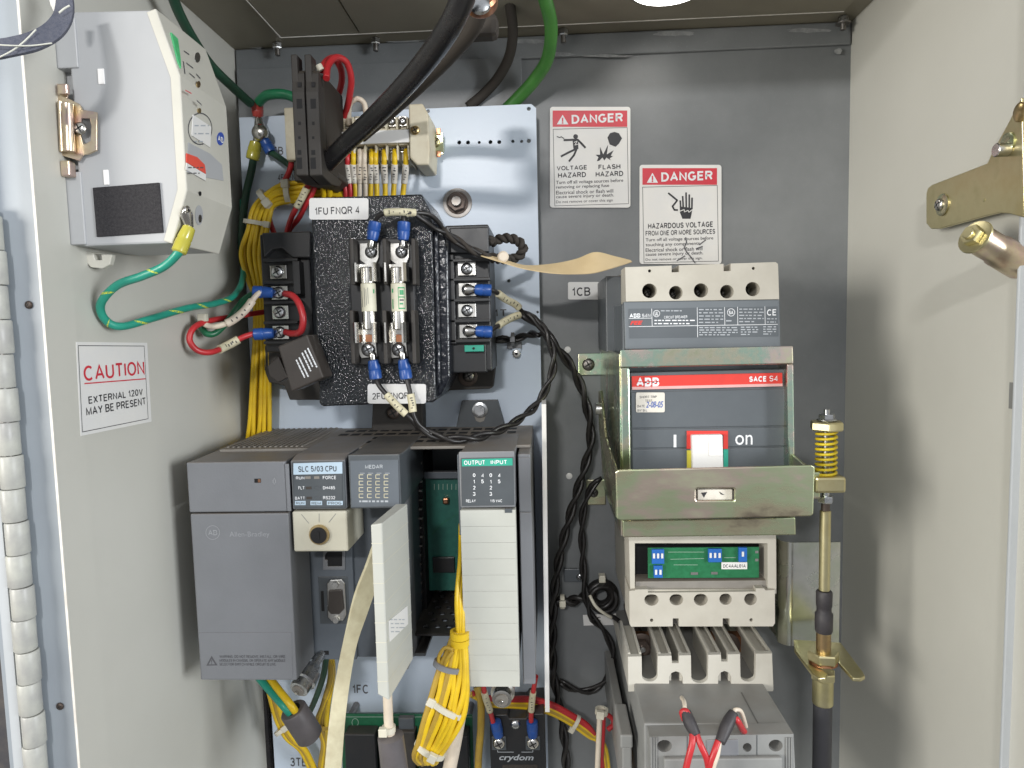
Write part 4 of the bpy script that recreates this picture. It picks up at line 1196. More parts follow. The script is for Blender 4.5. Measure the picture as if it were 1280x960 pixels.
# ------------------------------------------------------------------ cable operated rod and spring
DRd = 0.150
rod = T('operating_rod', 'upright plated operating rod with yellow spring beside the breaker', 'rod', pt(1034, 940, DRd))
def rp(y, x=None): return pt(1033.5 + (y - 515) * -0.0005 if x is None else x, y, DRd)
ax = rp(515)
def rz(y): return Vector((ax.x, -DRd, pt(1034, y, DRd).z))
s_ = S(DRd)
cyl('stud_tip', rz(531), rz(511.5), 3.6 * s_, 'steel', rod)
hexnut('nut', rz(524), (0, 0, 1), 9.6 * s_, 6.5 * s_, 'steel', rod, rot=0.2)
cyl('washer', rz(526), rz(523.4), 12 * s_, 'steel', rod)
hexnut('head_nut', rz(537.5), (0, 0, 1), 20 * s_, 11 * s_, 'zinc_yellow', rod, rot=0.55)
cyl('stud', rz(640), rz(536), 4.6 * s_, 'steel', rod)
N = 140; turns = 9.0
za, zb_ = rz(596).z, rz(539).z
pp = [Vector((ax.x + 11.6 * s_ * math.cos(2 * math.pi * turns * k / N), -DRd + 11.6 * s_ * math.sin(2 * math.pi * turns * k / N), za + (zb_ - za) * k / N)) for k in range(N + 1)]
tube_raw('spring', pp, 1.75 * s_, 'spring_yellow', rod, seg=7)
boxp('collar', 1019, 596.5, 1058.5, 617, DRd + 0.009, DRd - 0.010, 'zinc_yellow', rod, bev=0.0018)
boxp('collar_arm', 1006, 590, 1026, 624, DRd + 0.004, DRd - 0.006, 'zinc_gold', rod, bev=0.0012)
hexnut('nut', rz(628), (0, 0, 1), 9.4 * s_, 8.5 * s_, 'steel', rod, rot=0.3)
cyl('dark_collar', rz(640), rz(627.6), 5.2 * s_, 'bolt_brown', rod)
cyl('plated_shank', rz(738), rz(638), 6.6 * s_, 'zinc_yellow', rod)
lathe('rubber_sleeve', rz(790), (0, 0, 1), [(0, 9.6 * s_), (3 * s_, 10.6 * s_), (24 * s_, 10.8 * s_), (27 * s_, 8.8 * s_), (33 * s_, 8.8 * s_), (35 * s_, 9.6 * s_), (52 * s_, 9.8 * s_), (54 * s_, 8.6 * s_)], 'heatshrink', rod)
cyl('threaded_bush', rz(815), rz(787), 8.4 * s_, 'brass', rod)
for k in range(8):
    cyl('thread', rz(812 - k * 3.0), rz(810.6 - k * 3.0), 9.0 * s_, 'brass', rod, seg=14)
hexnut('lock_nut', rz(826), (0, 0, 1), 19 * s_, 13 * s_, 'zinc_yellow', rod, rot=0.15)
cyl('copper_washer', rz(829), rz(826), 17.4 * s_, 'copper', rod)
hexnut('lock_nut', rz(848), (0, 0, 1), 15.6 * s_, 10 * s_, 'zinc_yellow', rod, rot=0.4)
cyl('ferrule', rz(880), rz(846), 12.6 * s_, 'zinc_yellow', rod)
cyl('cable_sheath', rz(1040), rz(878), 11.4 * s_, 'cable_grey', rod)
# bracket that holds the cable end
rb = T('cable_bracket', 'bent zinc plated bracket with forked foot holding the cable end', 'bracket', pt(1010, 760, 0.03))
DBk = 0.098
pl_pts = []
xl_, xr_ = pt(992, 745, DBk).x, pt(1049.5, 745, DBk).x
zt_, zb2 = pt(1020, 678, DBk).z, pt(1020, 814, DBk).z
# plan outline: rolled left edge, flat face
prof = []
rr = 0.009
for k in range(9):
    a_ = math.radians(180 - 90 * k / 8)
    prof.append((xl_ + rr * math.cos(a_) , -(DBk - rr) - rr * math.sin(a_)))
prof.append((xr_, -DBk))
v, f = [], []
for (x, y) in prof:
    nx, ny = 0, 1
    v += [Vector((x, y, zt_)), Vector((x, y, zb2 + 0.004)), Vector((x + 0.0005, y + 0.0018, zb2 + 0.004)), Vector((x + 0.0005, y + 0.0018, zt_))]
for k in range(len(prof) - 1):
    o_, q_ = 4 * k, 4 * k + 4
    for s in range(4): f.append([o_ + s, o_ + (s + 1) % 4, q_ + (s + 1) % 4, q_ + s])
f += [[0, 1, 2, 3], [len(v) - 1, len(v) - 2, len(v) - 3, len(v) - 4]]
sheet = mk('sheet', v, f, 'zinc_sheet', rb, smooth=True)
sheet.data.set_sharp_from_angle(angle=math.radians(40))
boxw('return_leg', xl_ - rr, xl_ - rr + 0.0018, zb2 + 0.006, zt_, 0.0008, DBk - rr, 'zinc_bright', rb)
# forked foot, sloping forward
zf = rz(829).z
FKP = (Vector((0, 0, zf)), Vector((0, 0, 1)))
ol = [(992, 799), (1051, 803), (1079, 840), (1081.5, 845), (1076, 848), (1066, 847.5), (1049, 829), (1047, 821), (1034, 816), (1021, 821), (1023, 834), (1035, 842), (1032, 847), (1024, 848), (1016, 843), (993, 812)]
v, f = prism([hit(x, y, FKP) for x, y in ol], Vector((0, 0, -0.0024)))
mk('forked_foot', v, f, 'zinc_yellow', rb, bev=0.0006)

# ------------------------------------------------------------------ latch on the right wall
LPn = (Vector((XR - 0.007, 0, 0)), Vector((-1, 0, 0)))
lt = T('door_latch', 'brass plated latch lever on the right wall', 'latch', hit(1230, 250, PR))
lv = on('lever_plate', [(1164, 235), (1169, 231), (1239, 204), (1247, 187), (1262, 160), (1282, 122), (1286, 272), (1267, 267), (1254, 266), (1240, 269), (1178, 286), (1168, 286), (1162, 279), (1162, 242)], LPn, 0.0022, 'zinc_yellow', lt, bev=0.0004)
LP2 = (LPn[0] + Vector((-0.0022, 0, 0)), LPn[1])
def wall_disc(name, x, y, r, t, m, par, n=20):
    c = hit(x, y, LP2)
    return lathe(name, c, (-1, 0, 0), [(0, r), (t * 0.6, r), (t, r * 0.75)], m, par, seg=n)
wall_disc('washer', 1178.5, 256, 0.0068, 0.0012, 'zinc_gold', lt)
screw(lt, hit(1177, 256, LP2) + Vector((-0.001, 0, 0)), 0.0040, axis=Vector((-1, 0, 0)), m='tin')
wall_disc('washer', 1260, 179, 0.0056, 0.0012, 'zinc_gold', lt)
c = hit(1261, 187, LP2)
cyl('pin', c, c + Vector((-0.007, 0, 0)), 0.0036, 'tin', lt)
wall_disc('rivet', 1277, 140, 0.005, 0.002, 'brass', lt)
wall_disc('spacer', 1230, 250, 0.001, 0.0003, 'zinc_yellow', lt)
c = hit(1232, 262, LPn)
for (px, py) in ((1178, 257), (1262, 200)):
    q = hit(px, py, LPn)
    cyl('spacer_boss', (XR + 0.0001, q.y, q.z), (XR - 0.0072, q.y, q.z), 0.006, 'brass', lt)
# latch roller bar
q0 = pt(1220, 297, 0.221)
q1_ = Vector((XR + 0.0025, -0.2095, q0.z - 0.0135))
rbk = T('latch_roller', 'short copper coloured latch bolt with brass head below the lever', 'bolt', q1_)
rax = (q0 - q1_).normalized()
lathe('bar', q1_, rax, [(0, 0.0088), ((q0 - q1_).length * 0.5, 0.0086), ((q0 - q1_).length * 0.55, 0.0078), ((q0 - q1_).length, 0.0078)], 'zinc_rose', rbk, seg=24)
lathe('end_washer', q0 - rax * 0.0004, rax, [(0, 0.0086), (0.0006, 0.0092), (0.0016, 0.0090), (0.0018, 0.0080)], 'zinc_yellow', rbk, seg=24)
hexnut('end_bolt', q0 + rax * 0.0013, rax, 0.0056, 0.0040, 'zinc_yellow', rbk, rot=0.2)
cyl('bolt_tip', q0 + rax * 0.005, q0 + rax * 0.0066, 0.0030, 'zinc_yellow', rbk)
boxw('chipped_patch', XR - 0.0003, XR + 0.0001, pt(1262, 508, 0.2).z, pt(1262, 476, 0.2).z, 0.2085, 0.2125, 'contactor_grey', rw)

# ------------------------------------------------------------------ slotted terminal shield and contactor below the breaker
DS = 0.128
sh = T('terminal_shield', 'cream slotted terminal barrier under the circuit breaker', 'terminal barrier', pt(876, 850, 0.0))
def uslot(x0, x1, yt, yb):
    r = (x1 - x0) / 2; c = (x0 + x1) / 2
    return [(x0, yt)] + [(c + r * math.cos(math.radians(a)), yb - r * 0.72 + r * 0.72 * math.sin(math.radians(a))) for a in range(180, -1, -20)] + [(x1, yt)]
ol = [(785, 821), (802, 820.4)] + uslot(802.4, 822, 821, 852)[1:-1] + [(822.4, 820), (839.4, 819.6), (840, 829), (848.6, 829), (849, 819.4), (863.6, 819)] + uslot(864, 885, 820, 854)[1:-1] + [(885.4, 818.6), (901, 818.2), (901.6, 827), (909.6, 827), (910, 818), (925, 817.6)] + uslot(925.6, 944.4, 818, 852)[1:-1] + [(945, 817.2), (965, 816.8), (966.8, 862.4), (785.6, 864.4)]
arch = lambda x0, x1, yt, yb: [(x0, yb), (x0, yt + 7), (x0 + 3, yt + 2), ((x0 + x1) / 2, yt), (x1 - 3, yt + 2), (x1, yt + 7), (x1, yb)]
cut('barrier_front', ol, [arch(836.4, 853.6, 839, 857.4), arch(897.6, 914, 838.6, 857)], DS, 0.004, 'shield_white', sh, bev=0.0003)
zt = pt(876, 818.6, DS).z
for (x0, x1) in ((785.4, 801.8), (823, 839), (849.4, 863.2), (886, 901), (910.4, 924.8), (945.6, 965)):
    a = XZ(x0, 819, x1, 862, DS - 0.0042)
    b0, b1 = a[0], a[1]
    boxw('barrier_post', b0 + 0.0016, b1 - 0.0016, a[2] + 0.004, zt - 0.0045, 0.070, DS - 0.0043, 'shield_white', sh)
    for s in (0, 1):
        xx = (b0, b0 + 0.0016) if s == 0 else (b1 - 0.0016, b1)
        boxw('barrier_rib', xx[0], xx[1], a[2] + 0.004, zt - 0.0004, 0.070, DS - 0.0042, 'shield_white', sh)
boxp('barrier_base', 786, 857, 966.4, 863.8, DS - 0.0045, 0.0006, 'shield_white', sh)
for (px, nm) in ((801.5, 'dark terminal bolt behind the barrier slot next to the ferrite ring'), (909.5, 'dark terminal bolt in the slot nearest the cable bracket')):
    p = pt(px, 806, 0.085)
    tb = T('terminal_bolt', nm, 'bolt', p, 'bolts behind the terminal barrier')
    cyl('bolt_shank', p + Vector((0, 0.0845, -0.004)), p + Vector((0, 0.0, 0)), 0.0042, 'bolt_brown', tb)
    lathe('washer', p, FRONT, [(0, 0.0095), (0.001, 0.0095), (0.0015, 0.008)], 'bolt_brown', tb)
    hexnut('bolt_head', p + FRONT * 0.0015, FRONT, 0.0066, 0.005, 'bolt_brown', tb)
    cyl('bolt_tip', p + FRONT * 0.0064, p + FRONT * 0.009, 0.0022, 'steel', tb)
    boxw('busbar', p.x - 0.012, p.x + 0.012, p.z - 0.006, p.z + 0.006, 0.074, 0.0846, 'copper', tb)
DC = 0.190
ct = T('contactor', 'light grey contactor at the foot of the panel with round screw holes', 'contactor', pt(900, 958, 0.0))
a = XZ(811, 919, 993.5, 1010, DC)
boxw('base', a[0] - 0.001, a[1] + 0.0002, a[2] - 0.04, a[3] - 0.0002, 0.0006, DC - 0.0125, 'contactor_grey', ct, bev=0.001)
zc_ = pt(900, 919, DC).z
cut('front_housing', [(812, 921), (992, 917.4), (996, 1010), (815, 1010)], [circ(830.6, 932.6, 9.4, 18, 7.6), circ(969.6, 932, 8.8, 18, 7.4), circ(934, 934.4, 5.6, 14), rect(845, 947, 852, 956), rect(953.4, 945.6, 960, 954)], DC, 0.012, 'contactor_grey', ct, bev=0.0008)
slab('centre_button', [(883, 925), (923, 924.2), (923.6, 946), (883.6, 946.6)], DC + 0.0006, 0.003, 'plc_grey', ct, bev=0.0006)
for x in (813.8, 817, 820.2, 982.6, 985.8, 989):
    slab('rib', rect(x, 922, x + 1.3, 1005), DC + 0.0007, 0.001, 'contactor_grey', ct)
slab('seam', rect(858.6, 920.4, 859.5, 1000), DC + 0.0002, 0.0004, 'plc_dark', ct)
slab('seam', rect(945.8, 919, 946.7, 1000), DC + 0.0002, 0.0004, 'plc_dark', ct)
for hx_, hy_ in ((830.6, 932.6), (969.6, 932)):
    q_ = pt(hx_, hy_, DC - 0.0122); cyl('well_shade', q_, q_ + FRONT * 0.0006, 0.0042, 'void_black', ct)  # black disc lines the hole bottom in place of its shade
screw(ct, pt(934, 934.4, DC - 0.0122), 0.0026, m='steel_dull')
slab('step_panel', [(830, 949), (978, 947.6), (980, 1010), (832, 1010)], DC + 0.004, 0.0038, 'contactor_grey', ct, bev=0.001)
zt2 = zc_ - 0.0011
boxw('lid_seam', pt(940, 900, 0.165).x, pt(941, 900, 0.165).x, zc_ - 0.0006, zc_ + 0.0001, 0.14, DC - 0.0135, 'plc_dark', ct)
sc = T('side_clip', 'small pale grey clip on the contactor flank beside the wire harness', 'clip', pt(783, 925, 0.12))
boxp('clip_body', 775.5, 919, 791, 936, 0.150, 0.110, 'contactor_grey', sc, bev=0.0012)
boxp('clip_stem', 778, 934, 790, 1000, 0.145, 0.002, 'contactor_grey', sc, bev=0.001)

# red control wires with black heat shrink on the contactor
def hswire(label, sx, path, legs, cream):
    w = T('control_wire', label, 'wire', pt(*path[0]), 'red control wires on the contactor')
    tube('heat_shrink', path, 0.0036, 'heatshrink', w, seg=12, rad=lambda t: 0.0030 + 0.0008 * math.sin(math.pi * t))
    for l in legs: tube('insulation', l, 0.0020, 'wire_red', w)
    for l in cream: tube('bare_lead', l, 0.0013, 'wire_cream', w)
    return w
hswire('red wires in the black heat shrink with one thin bare lead at its tip', 0, [(857, 889, 0.196), (862, 903, 0.200), (870, 919, 0.204)],
       [[(866, 914, 0.203), (865, 930, 0.207), (860, 950, 0.209), (852, 985, 0.210)], [(870, 917, 0.203), (877, 934, 0.207), (884, 951, 0.208), (888, 980, 0.206)], [(861, 893, 0.198), (857, 889, 0.197), (853, 891, 0.196), (856, 900, 0.197)]],
       [[(856, 890, 0.196), (856, 884, 0.194), (855, 877, 0.188), (852, 872, 0.178)]])
hswire('red and cream wires in the black heat shrink closest to the cable bracket', 0, [(917, 891, 0.194), (909, 906, 0.199), (900, 928, 0.205)],
       [[(898, 926, 0.205), (893, 940, 0.208), (888, 956, 0.209), (886, 985, 0.208)], [(916, 895, 0.195), (922, 901, 0.197), (927, 910, 0.192), (931, 916, 0.184)]],
       [[(900, 926, 0.205), (897, 944, 0.209), (892, 960, 0.210), (889, 985, 0.209)], [(916, 891, 0.194), (920, 887, 0.193), (926, 889, 0.191), (930, 899, 0.188), (933, 910, 0.180)]])
# ------------------------------------------------------------------ control transformer
DT = 0.100
tr = T('control_transformer', 'black varnished control transformer with screw terminals on both flanks', 'transformer', pt(465, 400, 0.020))
slab('core', [(388.5, 262), (392, 247), (470, 244.4), (527, 242.4), (540, 268), (545, 500), (541, 503), (402, 508), (399, 504)], DT, DT - 0.028, 'core_black', tr, bev=0.0012)
slab('coil', [(535, 270), (551, 278), (560, 300), (563, 470), (552, 492), (545, 498)], DT - 0.010, 0.055, 'coil_black', tr, bev=0.004, seg=4)
slab('coil', [(541, 284), (547, 282), (551, 480), (545, 484)], DT - 0.004, 0.03, 'coil_black', tr, bev=0.0015)
# right terminal block
DR_ = 0.078
boxp('terminal_block', 559, 281, 613, 464, DR_ - 0.004, 0.0205, 'black_plastic', tr, bev=0.0012)
boxp('terminal_block', 562, 284, 611, 316, DR_ + 0.002, DR_ - 0.0042, 'black_plastic', tr, bev=0.001)
for y in (325, 349, 375, 401, 426):
    boxp('barrier', 560, y - 2.2, 612.5, y + 2.2, DR_ + 0.003, DR_ - 0.0042, 'black_plastic', tr, bev=0.0006)
boxp('terminal_wall', 559.5, 318, 568.5, 430, DR_ + 0.003, DR_ - 0.0042, 'black_plastic', tr, bev=0.0006)
TERM_R = [(583.5, 336), (584.5, 362), (584, 388), (585.5, 414)]
for (x, y) in TERM_R:
    boxp('terminal_plate', x - 11.5, y - 8.6, x + 11, y + 8.6, DR_ - 0.0014, DR_ - 0.0041, 'tin', tr, bev=0.0004)
    screw(tr, pt(x, y, DR_ - 0.0014), 0.0047)
boxp('green_tag', 580.5, 431.5, 604.5, 439.5, DR_ + 0.0028, DR_ - 0.004, 'sign_green', tr, bev=0.0003)
cyl('tag_hole', pt(592, 435.5, DR_ + 0.0029), pt(592, 435.5, DR_ + 0.0031), 0.0010, 'void_black', tr, seg=10)
boxp('terminal_base', 545, 430, 608, 466, DR_ - 0.002, 0.0205, 'black_plastic', tr, bev=0.001)
cut('foot', [(537, 462), (606, 459), (612, 464), (619.5, 453), (616, 484), (612, 486), (538, 489)], [circ(586, 472, 4, 12)], 0.034, 0.0138, 'dusty_black', tr, bev=0.0008)
lathe('foot_washer', pt(585, 471, 0.034), FRONT, [(0, 0.0080), (0.0010, 0.0080), (0.0014, 0.007)], 'bolt_brown', tr)
screw(tr, pt(586, 470, 0.0354), 0.0052, m='steel_dull', name='foot_screw')
slab('foot', [(466, 500), (528, 500), (529, 545), (464, 545)], 0.036, 0.0158, 'dusty_black', tr, bev=0.0008)
screw(tr, pt(492, 516, 0.036), 0.0056, m='bolt_brown', name='foot_screw')
# left terminal block
DL_ = 0.080
boxp('terminal_block', 328, 292, 389, 440, DL_ - 0.005, 0.0205, 'black_plastic', tr, bev=0.0012)
slab('terminal_hood', [(327, 291), (388, 289), (388, 322), (366, 322), (352, 310), (340, 312), (330, 322)], DL_ + 0.001, 0.008, 'black_plastic', tr, bev=0.001)
for y in (325, 353, 378, 403, 428):
    boxp('barrier', 329, y - 2.0, 372, y + 2.0, DL_ + 0.002, DL_ - 0.0052, 'black_plastic', tr, bev=0.0006)
boxp('terminal_wall', 366, 326, 375, 368, DL_ + 0.004, DL_ - 0.0052, 'black_plastic', tr, bev=0.0006)
TERM_L = [(348, 340), (349.5, 366), (350.5, 390.5), (351, 415.5)]
for (x, y) in TERM_L:
    boxp('terminal_plate', x - 10.5, y - 8.8, x + 10, y + 8.8, DL_ - 0.002, DL_ - 0.0051, 'tin', tr, bev=0.0004)
    screw(tr, pt(x - 1, y, DL_ - 0.002), 0.0048)
slab('foot', [(330, 432), (400, 432), (400, 500), (362, 500), (355, 482), (336, 478), (330, 462)], 0.040, 0.0195, 'dusty_black', tr, bev=0.0008)

# fuse holder on the transformer face
DFH = 0.112
fh = T('fuse_holder', 'black two pole fuse holder with bright clips on the transformer face', 'fuse holder', pt(480, 380, DT))
boxp('base', 438, 298, 519, 456, DFH - 0.004, DT + 0.0002, 'black_plastic', fh, bev=0.001)
for x in (440, 481, 517):
    boxp('barrier', x - 2.4, 298, x + 2.4, 356, DFH + 0.010, DFH - 0.0042, 'dusty_black', fh, bev=0.0008)
    boxp('barrier', x - 2.4, 388, x + 2.6, 455, DFH + 0.010, DFH - 0.0042, 'dusty_black', fh, bev=0.0008)
for cx in (464.5, 502.5):
    dx = cx - 464.5
    cx2 = cx - 3 - dx * 0.05
    up_ = slab('terminal_plate', [(cx - 15, 304), (cx + 9, 303), (cx + 9, 322), (cx + 5, 331), (cx - 7, 331), (cx - 15, 325)], DFH - 0.0012, 0.0027, 'tin', fh, bev=0.0004)
    screw(fh, pt(cx - 0.5, 315, DFH - 0.0012), 0.0046)
    for (y0, y1) in ((330, 353), (403, 428)):
        for s in (-1, 1):
            a = XZ(cx2 - 13, y0, cx2 + 12, y1, DFH + 0.004)
            xx = a[0] if s < 0 else a[1]
            pts = [Vector((xx + s * -0.0006, -(DFH + 0.0165), a[2])), Vector((xx + s * 0.0010, -(DFH + 0.014), a[2])), Vector((xx + s * 0.0010, -(DFH + 0.004), a[2])), Vector((xx - s * 0.001, -(DFH - 0.0005), a[2])),
                   Vector((xx - s * 0.0022, -(DFH - 0.0005), a[2])), Vector((xx - s * 0.0002, -(DFH + 0.004), a[2])), Vector((xx - s * 0.0002, -(DFH + 0.014), a[2])), Vector((xx - s * 0.0018, -(DFH + 0.0165), a[2]))]
            v, f = prism(pts, Vector((0, 0, a[3] - a[2])))
            mk('fuse_clip', v, f, 'tin', fh)
    boxp('clip_base', cx2 - 12, 330, cx2 + 11, 353, DFH + 0.0006, DFH - 0.0038, 'tin', fh)
    boxp('clip_base', cx2 - 12, 403, cx2 + 11, 428, DFH + 0.0006, DFH - 0.0038, 'tin', fh)
    slab('terminal_plate', [(cx - 17, 425), (cx + 5, 424), (cx + 7, 446), (cx - 13, 448), (cx - 17, 440)], DFH - 0.0008, 0.003, 'tin', fh, bev=0.0004)
    slab('copper_strip', [(cx - 8, 418), (cx + 5, 418), (cx + 6, 428), (cx - 8, 428)], DFH + 0.0014, 0.003, 'copper', fh, bev=0.0004)
    screw(fh, pt(cx - 4, 437, DFH - 0.0008), 0.0052)
for k, cx in enumerate((461, 498.5)):
    d = DFH + 0.0085
    fz = [(336, 7.6), (337.5, 8.8), (354, 8.8), (355, 8.9), (355.2, 9.3), (389.6, 9.3), (389.8, 8.9), (391, 8.8), (410, 8.8), (412, 7.6)]
    r1 = 8.9 * S(d)
    fu = T('cartridge_fuse', ('cream cartridge fuse with plain print in the fuse holder pole beside the terminals on the left', 'cream cartridge fuse with green print box in the right fuse pole')[k] if False else ('cream cartridge fuse with faint print, in the pole next to the 1FU label', 'cream cartridge fuse with green boxed print, in the pole next to the coil')[k], 'fuse', pt(cx, 375, d), 'fuses on the transformer')
    def fzp(y): return Vector((pt(cx, 375, d).x, -d, pt(cx, y, d).z))
    cyl('end_cap', fzp(355), fzp(334), r1, 'tin', fu, seg=24)
    cyl('end_cap', fzp(412), fzp(388.6), r1, 'tin', fu, seg=24)
    cyl('barrel', fzp(389.4), fzp(354.6), r1 * 1.04, 'fuse_body', fu, seg=24, ch=0.04)
    # print wrapped on the barrel
    def wrap(a0, a1, y0, y1, m, nm):
        v, f = [], []
        for j in range(7):
            a_ = math.radians(a0 + (a1 - a0) * j / 6)
            for y in (y0, y1):
                q = fzp(y); v.append(q + Vector((math.sin(a_), -math.cos(a_), 0)) * (r1 * 1.04 + 0.00012))
        for j in range(6): f.append([2 * j, 2 * j + 1, 2 * j + 3, 2 * j + 2])
        mk(nm, v, f, m, fu, recalc=False)
    if k:
        for a0, a1, y0, y1 in ((8, 12, 360, 386), (62, 66, 360, 386), (8, 66, 359.4, 361), (8, 66, 385, 386.6), (8, 66, 371, 372.4)):
            wrap(a0, a1, y0, y1, 'fuse_green', 'print_box')
        wrap(20, 54, 363, 369, 'fuse_green', 'lettering'); wrap(18, 52, 374.5, 376.5, 'ink_grey', 'lettering'); wrap(18, 46, 379, 381, 'fuse_green', 'lettering')
        wrap(-48, -30, 361, 366, 'fuse_green', 'logo'); wrap(-46, -34, 374, 386, 'fuse_green', 'lettering')
    else:
        wrap(-20, -16, 360, 384, 'ink_grey', 'lettering'); wrap(-6, -3, 362, 382, 'ink_grey', 'lettering'); wrap(8, 11, 360, 380, 'ink_grey', 'lettering')
        wrap(52, 64, 362, 367, 'fuse_green', 'logo'); wrap(-48, -42, 364, 384, 'ink_grey', 'lettering')
tape('fuse_label', 386.5, 247.6, 460.5, 274.4, DT + 0.0012, '1FU FNQR 4', 'white label reading 1FU FNQR 4 on the transformer top', (394, 258, 449, 268.6), r=3, bold=0.006)
tape('fuse_label', 459.5, 480, 532.5, 504.5, DT + 0.0012, '2FU FNQR 4', 'white label reading 2FU FNQR 4 on the transformer foot', (465, 490.4, 519, 499.4), r=3, bold=0.006)

# black lead wires with blue lugs on the fuse holder
def lead(label, lug_a, lug_b, path, r=0.0017, sl=None, mcol='cable_matte'):
    w = tube('fuse_lead', path, r, mcol, label=label, cat='wire', group='black leads on the fuse holder')
    lug(w, pt(*lug_a), pt(*lug_b), 0.0045)
    ax_ = pt(*lug_b) - pt(*lug_a)
    b_ = pt(*lug_b)
    lathe('lug_tongue', b_ - ax_ * 0.05, ax_, [(0, 0.0022), (ax_.length * 0.3, 0.0030), (ax_.length * 0.42, 0.0024)], 'tin', w, seg=10)
    if sl: sleeve(path, sl[0], sl[1], r * 1.65, w)
    return w
dl = DFH + 0.003
lead('black lead arching from the upper lug next to the 1FU label', (469, 277, dl), (465, 301, dl), [(469, 280, dl), (472, 271, dl + .002), (482, 266, dl + .003), (500, 265, dl + .003), (518, 266, dl), (536, 268, dl - .006), (550, 280, dl - .014), (556, 293, dl - .018), (574, 306, dl - .018), (600, 320, dl - .02)], sl=(0.22, 0.46))
lead('black lead running from the upper lug next to the coil', (505, 277, dl), (504, 301, dl), [(505, 280, dl), (505, 270, dl + .001), (514, 266, dl + .001), (530, 276, dl - .004), (546, 287, dl - .012), (562, 293, dl - .016), (580, 305, dl - .018), (602, 318, dl - .019)], sl=(0.20, 0.30))
lead('black lead bending from the lower lug over the 2FU label', (470, 474, dl), (466.5, 450, dl), [(470, 472, dl), (474, 482, dl + .002), (483, 493, dl + .003), (497, 508, dl + .004), (512, 522, dl + .004), (524, 535, dl), (540, 543, dl)], sl=(0.34, 0.62))
lead('black lead dropping from the lower lug next to the coil', (508, 474, dl), (504, 449, dl), [(508, 472, dl), (512, 488, dl + .002), (515, 504, dl + .003), (517, 518, dl + .004), (523, 530, dl + .003), (536, 541, dl)], sl=(0.26, 0.56))

# twisted black cables
G = 'twisted black cables'
twist('twisted_cable', 'twisted black pair from fuse holder looping past the rack top to the plate edge', 'cable', [(520, 531, dl), (545, 545, dl), (575, 549, .112), (610, 543, .100), (645, 527, .080), (672, 504, .062), (689, 470, .056), (692, 446, .055), (684, 418, .053), (668, 400, .050), (655, 393, .050)], 0.0018, 0.038, group=G)
twist('twisted_cable', 'twisted black pair running along the fuse holder top to the manila tag', 'cable', [(552, 287, dl - .016), (575, 303, dl - .018), (600, 317, dl - .02), (622, 323, .085)], 0.0016, 0.034, 'cable_brown', group=G)
twist('twisted_cable', 'long twisted black cable hanging down the back wall beside the white strip', 'cable', [(652, 392, .050), (672, 404, .048), (692, 430, .046), (712, 455, .040), (727, 485, .034), (737, 525, .030), (738, 556, .028), (729, 590, .026), (716, 632, .024), (703, 680, .022), (694, 730, .020), (691, 790, .018), (692, 840, .018), (700, 890, .020), (706, 930, .022), (709, 990, .022)], 0.0022, 0.046, group=G)
twist('twisted_cable', 'twisted black cable from behind the yoke looping under the ferrite ring', 'cable', [(752, 597, .022), (738, 612, .022), (728, 645, .020), (728, 690, .018), (731, 735, .018), (738, 768, .018), (756, 790, .016), (766, 815, .014), (762, 842, .014), (742, 862, .014), (718, 862, .016), (700, 852, .018)], 0.0018, 0.050, group=G)
twist('twisted_cable', 'twisted black stub tied down at the eyelet clip by the transformer', 'cable', [(676, 418, .046), (660, 418, .034), (644, 424, .028), (628, 424, .028), (618, 426, .028)], 0.0018, 0.030, group=G)
# clip under that stub
cp_ = T('wire_clip', 'small grey adhesive wire clip with eyelet beside the transformer', 'clip', pt(642, 430, 0.020))
boxp('clip_pad', 634, 424, 652, 436, 0.0235, 0.0202, 'plc_grey', cp_, bev=0.0006)
slab('clip_tab', [(640, 430), (652, 430), (650, 446), (641, 446)], 0.0232, 0.0030, 'plate_white', cp_, bev=0.0005)
lathe('eyelet', pt(645.5, 442, 0.0232), FRONT, [(0, 0.0036), (0.0012, 0.0034), (0.0016, 0.0024)], 'tin', cp_)
cyl('eyelet_hole', pt(645.5, 442, 0.0247), pt(645.5, 442, 0.0249), 0.0014, 'void_black', cp_, seg=12)
tie(cp_, pt(641, 424, 0.029), Vector((1, 0, 0)), 0.0046, 0.003, m='plc_grey')
# braided ring at the tag
ring = [(612, 300, .070)] + [(633 + 21 * math.cos(a), 311 + 13.5 * math.sin(a), .062) for a in [math.radians(x) for x in (-140, -110, -80, -50, -20, 10, 40, 70)]] + [(628, 324, .070), (612, 322, .080)]
twist('coiled_lead', 'small coiled loop of brown twisted wire above the manila tag', 'cable', ring, 0.0021, 0.0115, 'cable_brown')
# leads into the right terminal block
def tlead(label, x, y, path, sl):
    d = DR_ + 0.0005
    w = tube('terminal_lead', path, 0.0017, 'cable_matte', label=label, cat='wire', group='leads on the terminals by the manila tag')
    lug(w, pt(x + 30, y + 1, d + .001), pt(x + 9, y, d + .001), 0.0046)
    lathe('lug_tongue', pt(x + 10, y, d), pt(x, y, d) - pt(x + 10, y, d), [(0, 0.0022), (0.005, 0.0044), (0.008, 0.0044), (0.009, 0.003)], 'tin', w, seg=10)
    sleeve(path, *sl, 0.0030, w)
tlead('black lead from the blue lug on the second terminal under the manila tag', 584.5, 362, [(612, 362, .078), (620, 365, .074), (632, 374, .064), (645, 381, .056), (655, 392, .050), (662, 398, .048)], (0.25, 0.68))
tlead('black lead from the blue lug on the terminal just above the green tag', 585.5, 414, [(613, 414, .078), (620, 409, .072), (632, 401, .062), (645, 395, .056), (656, 393, .050), (664, 400, .048)], (0.26, 0.68))

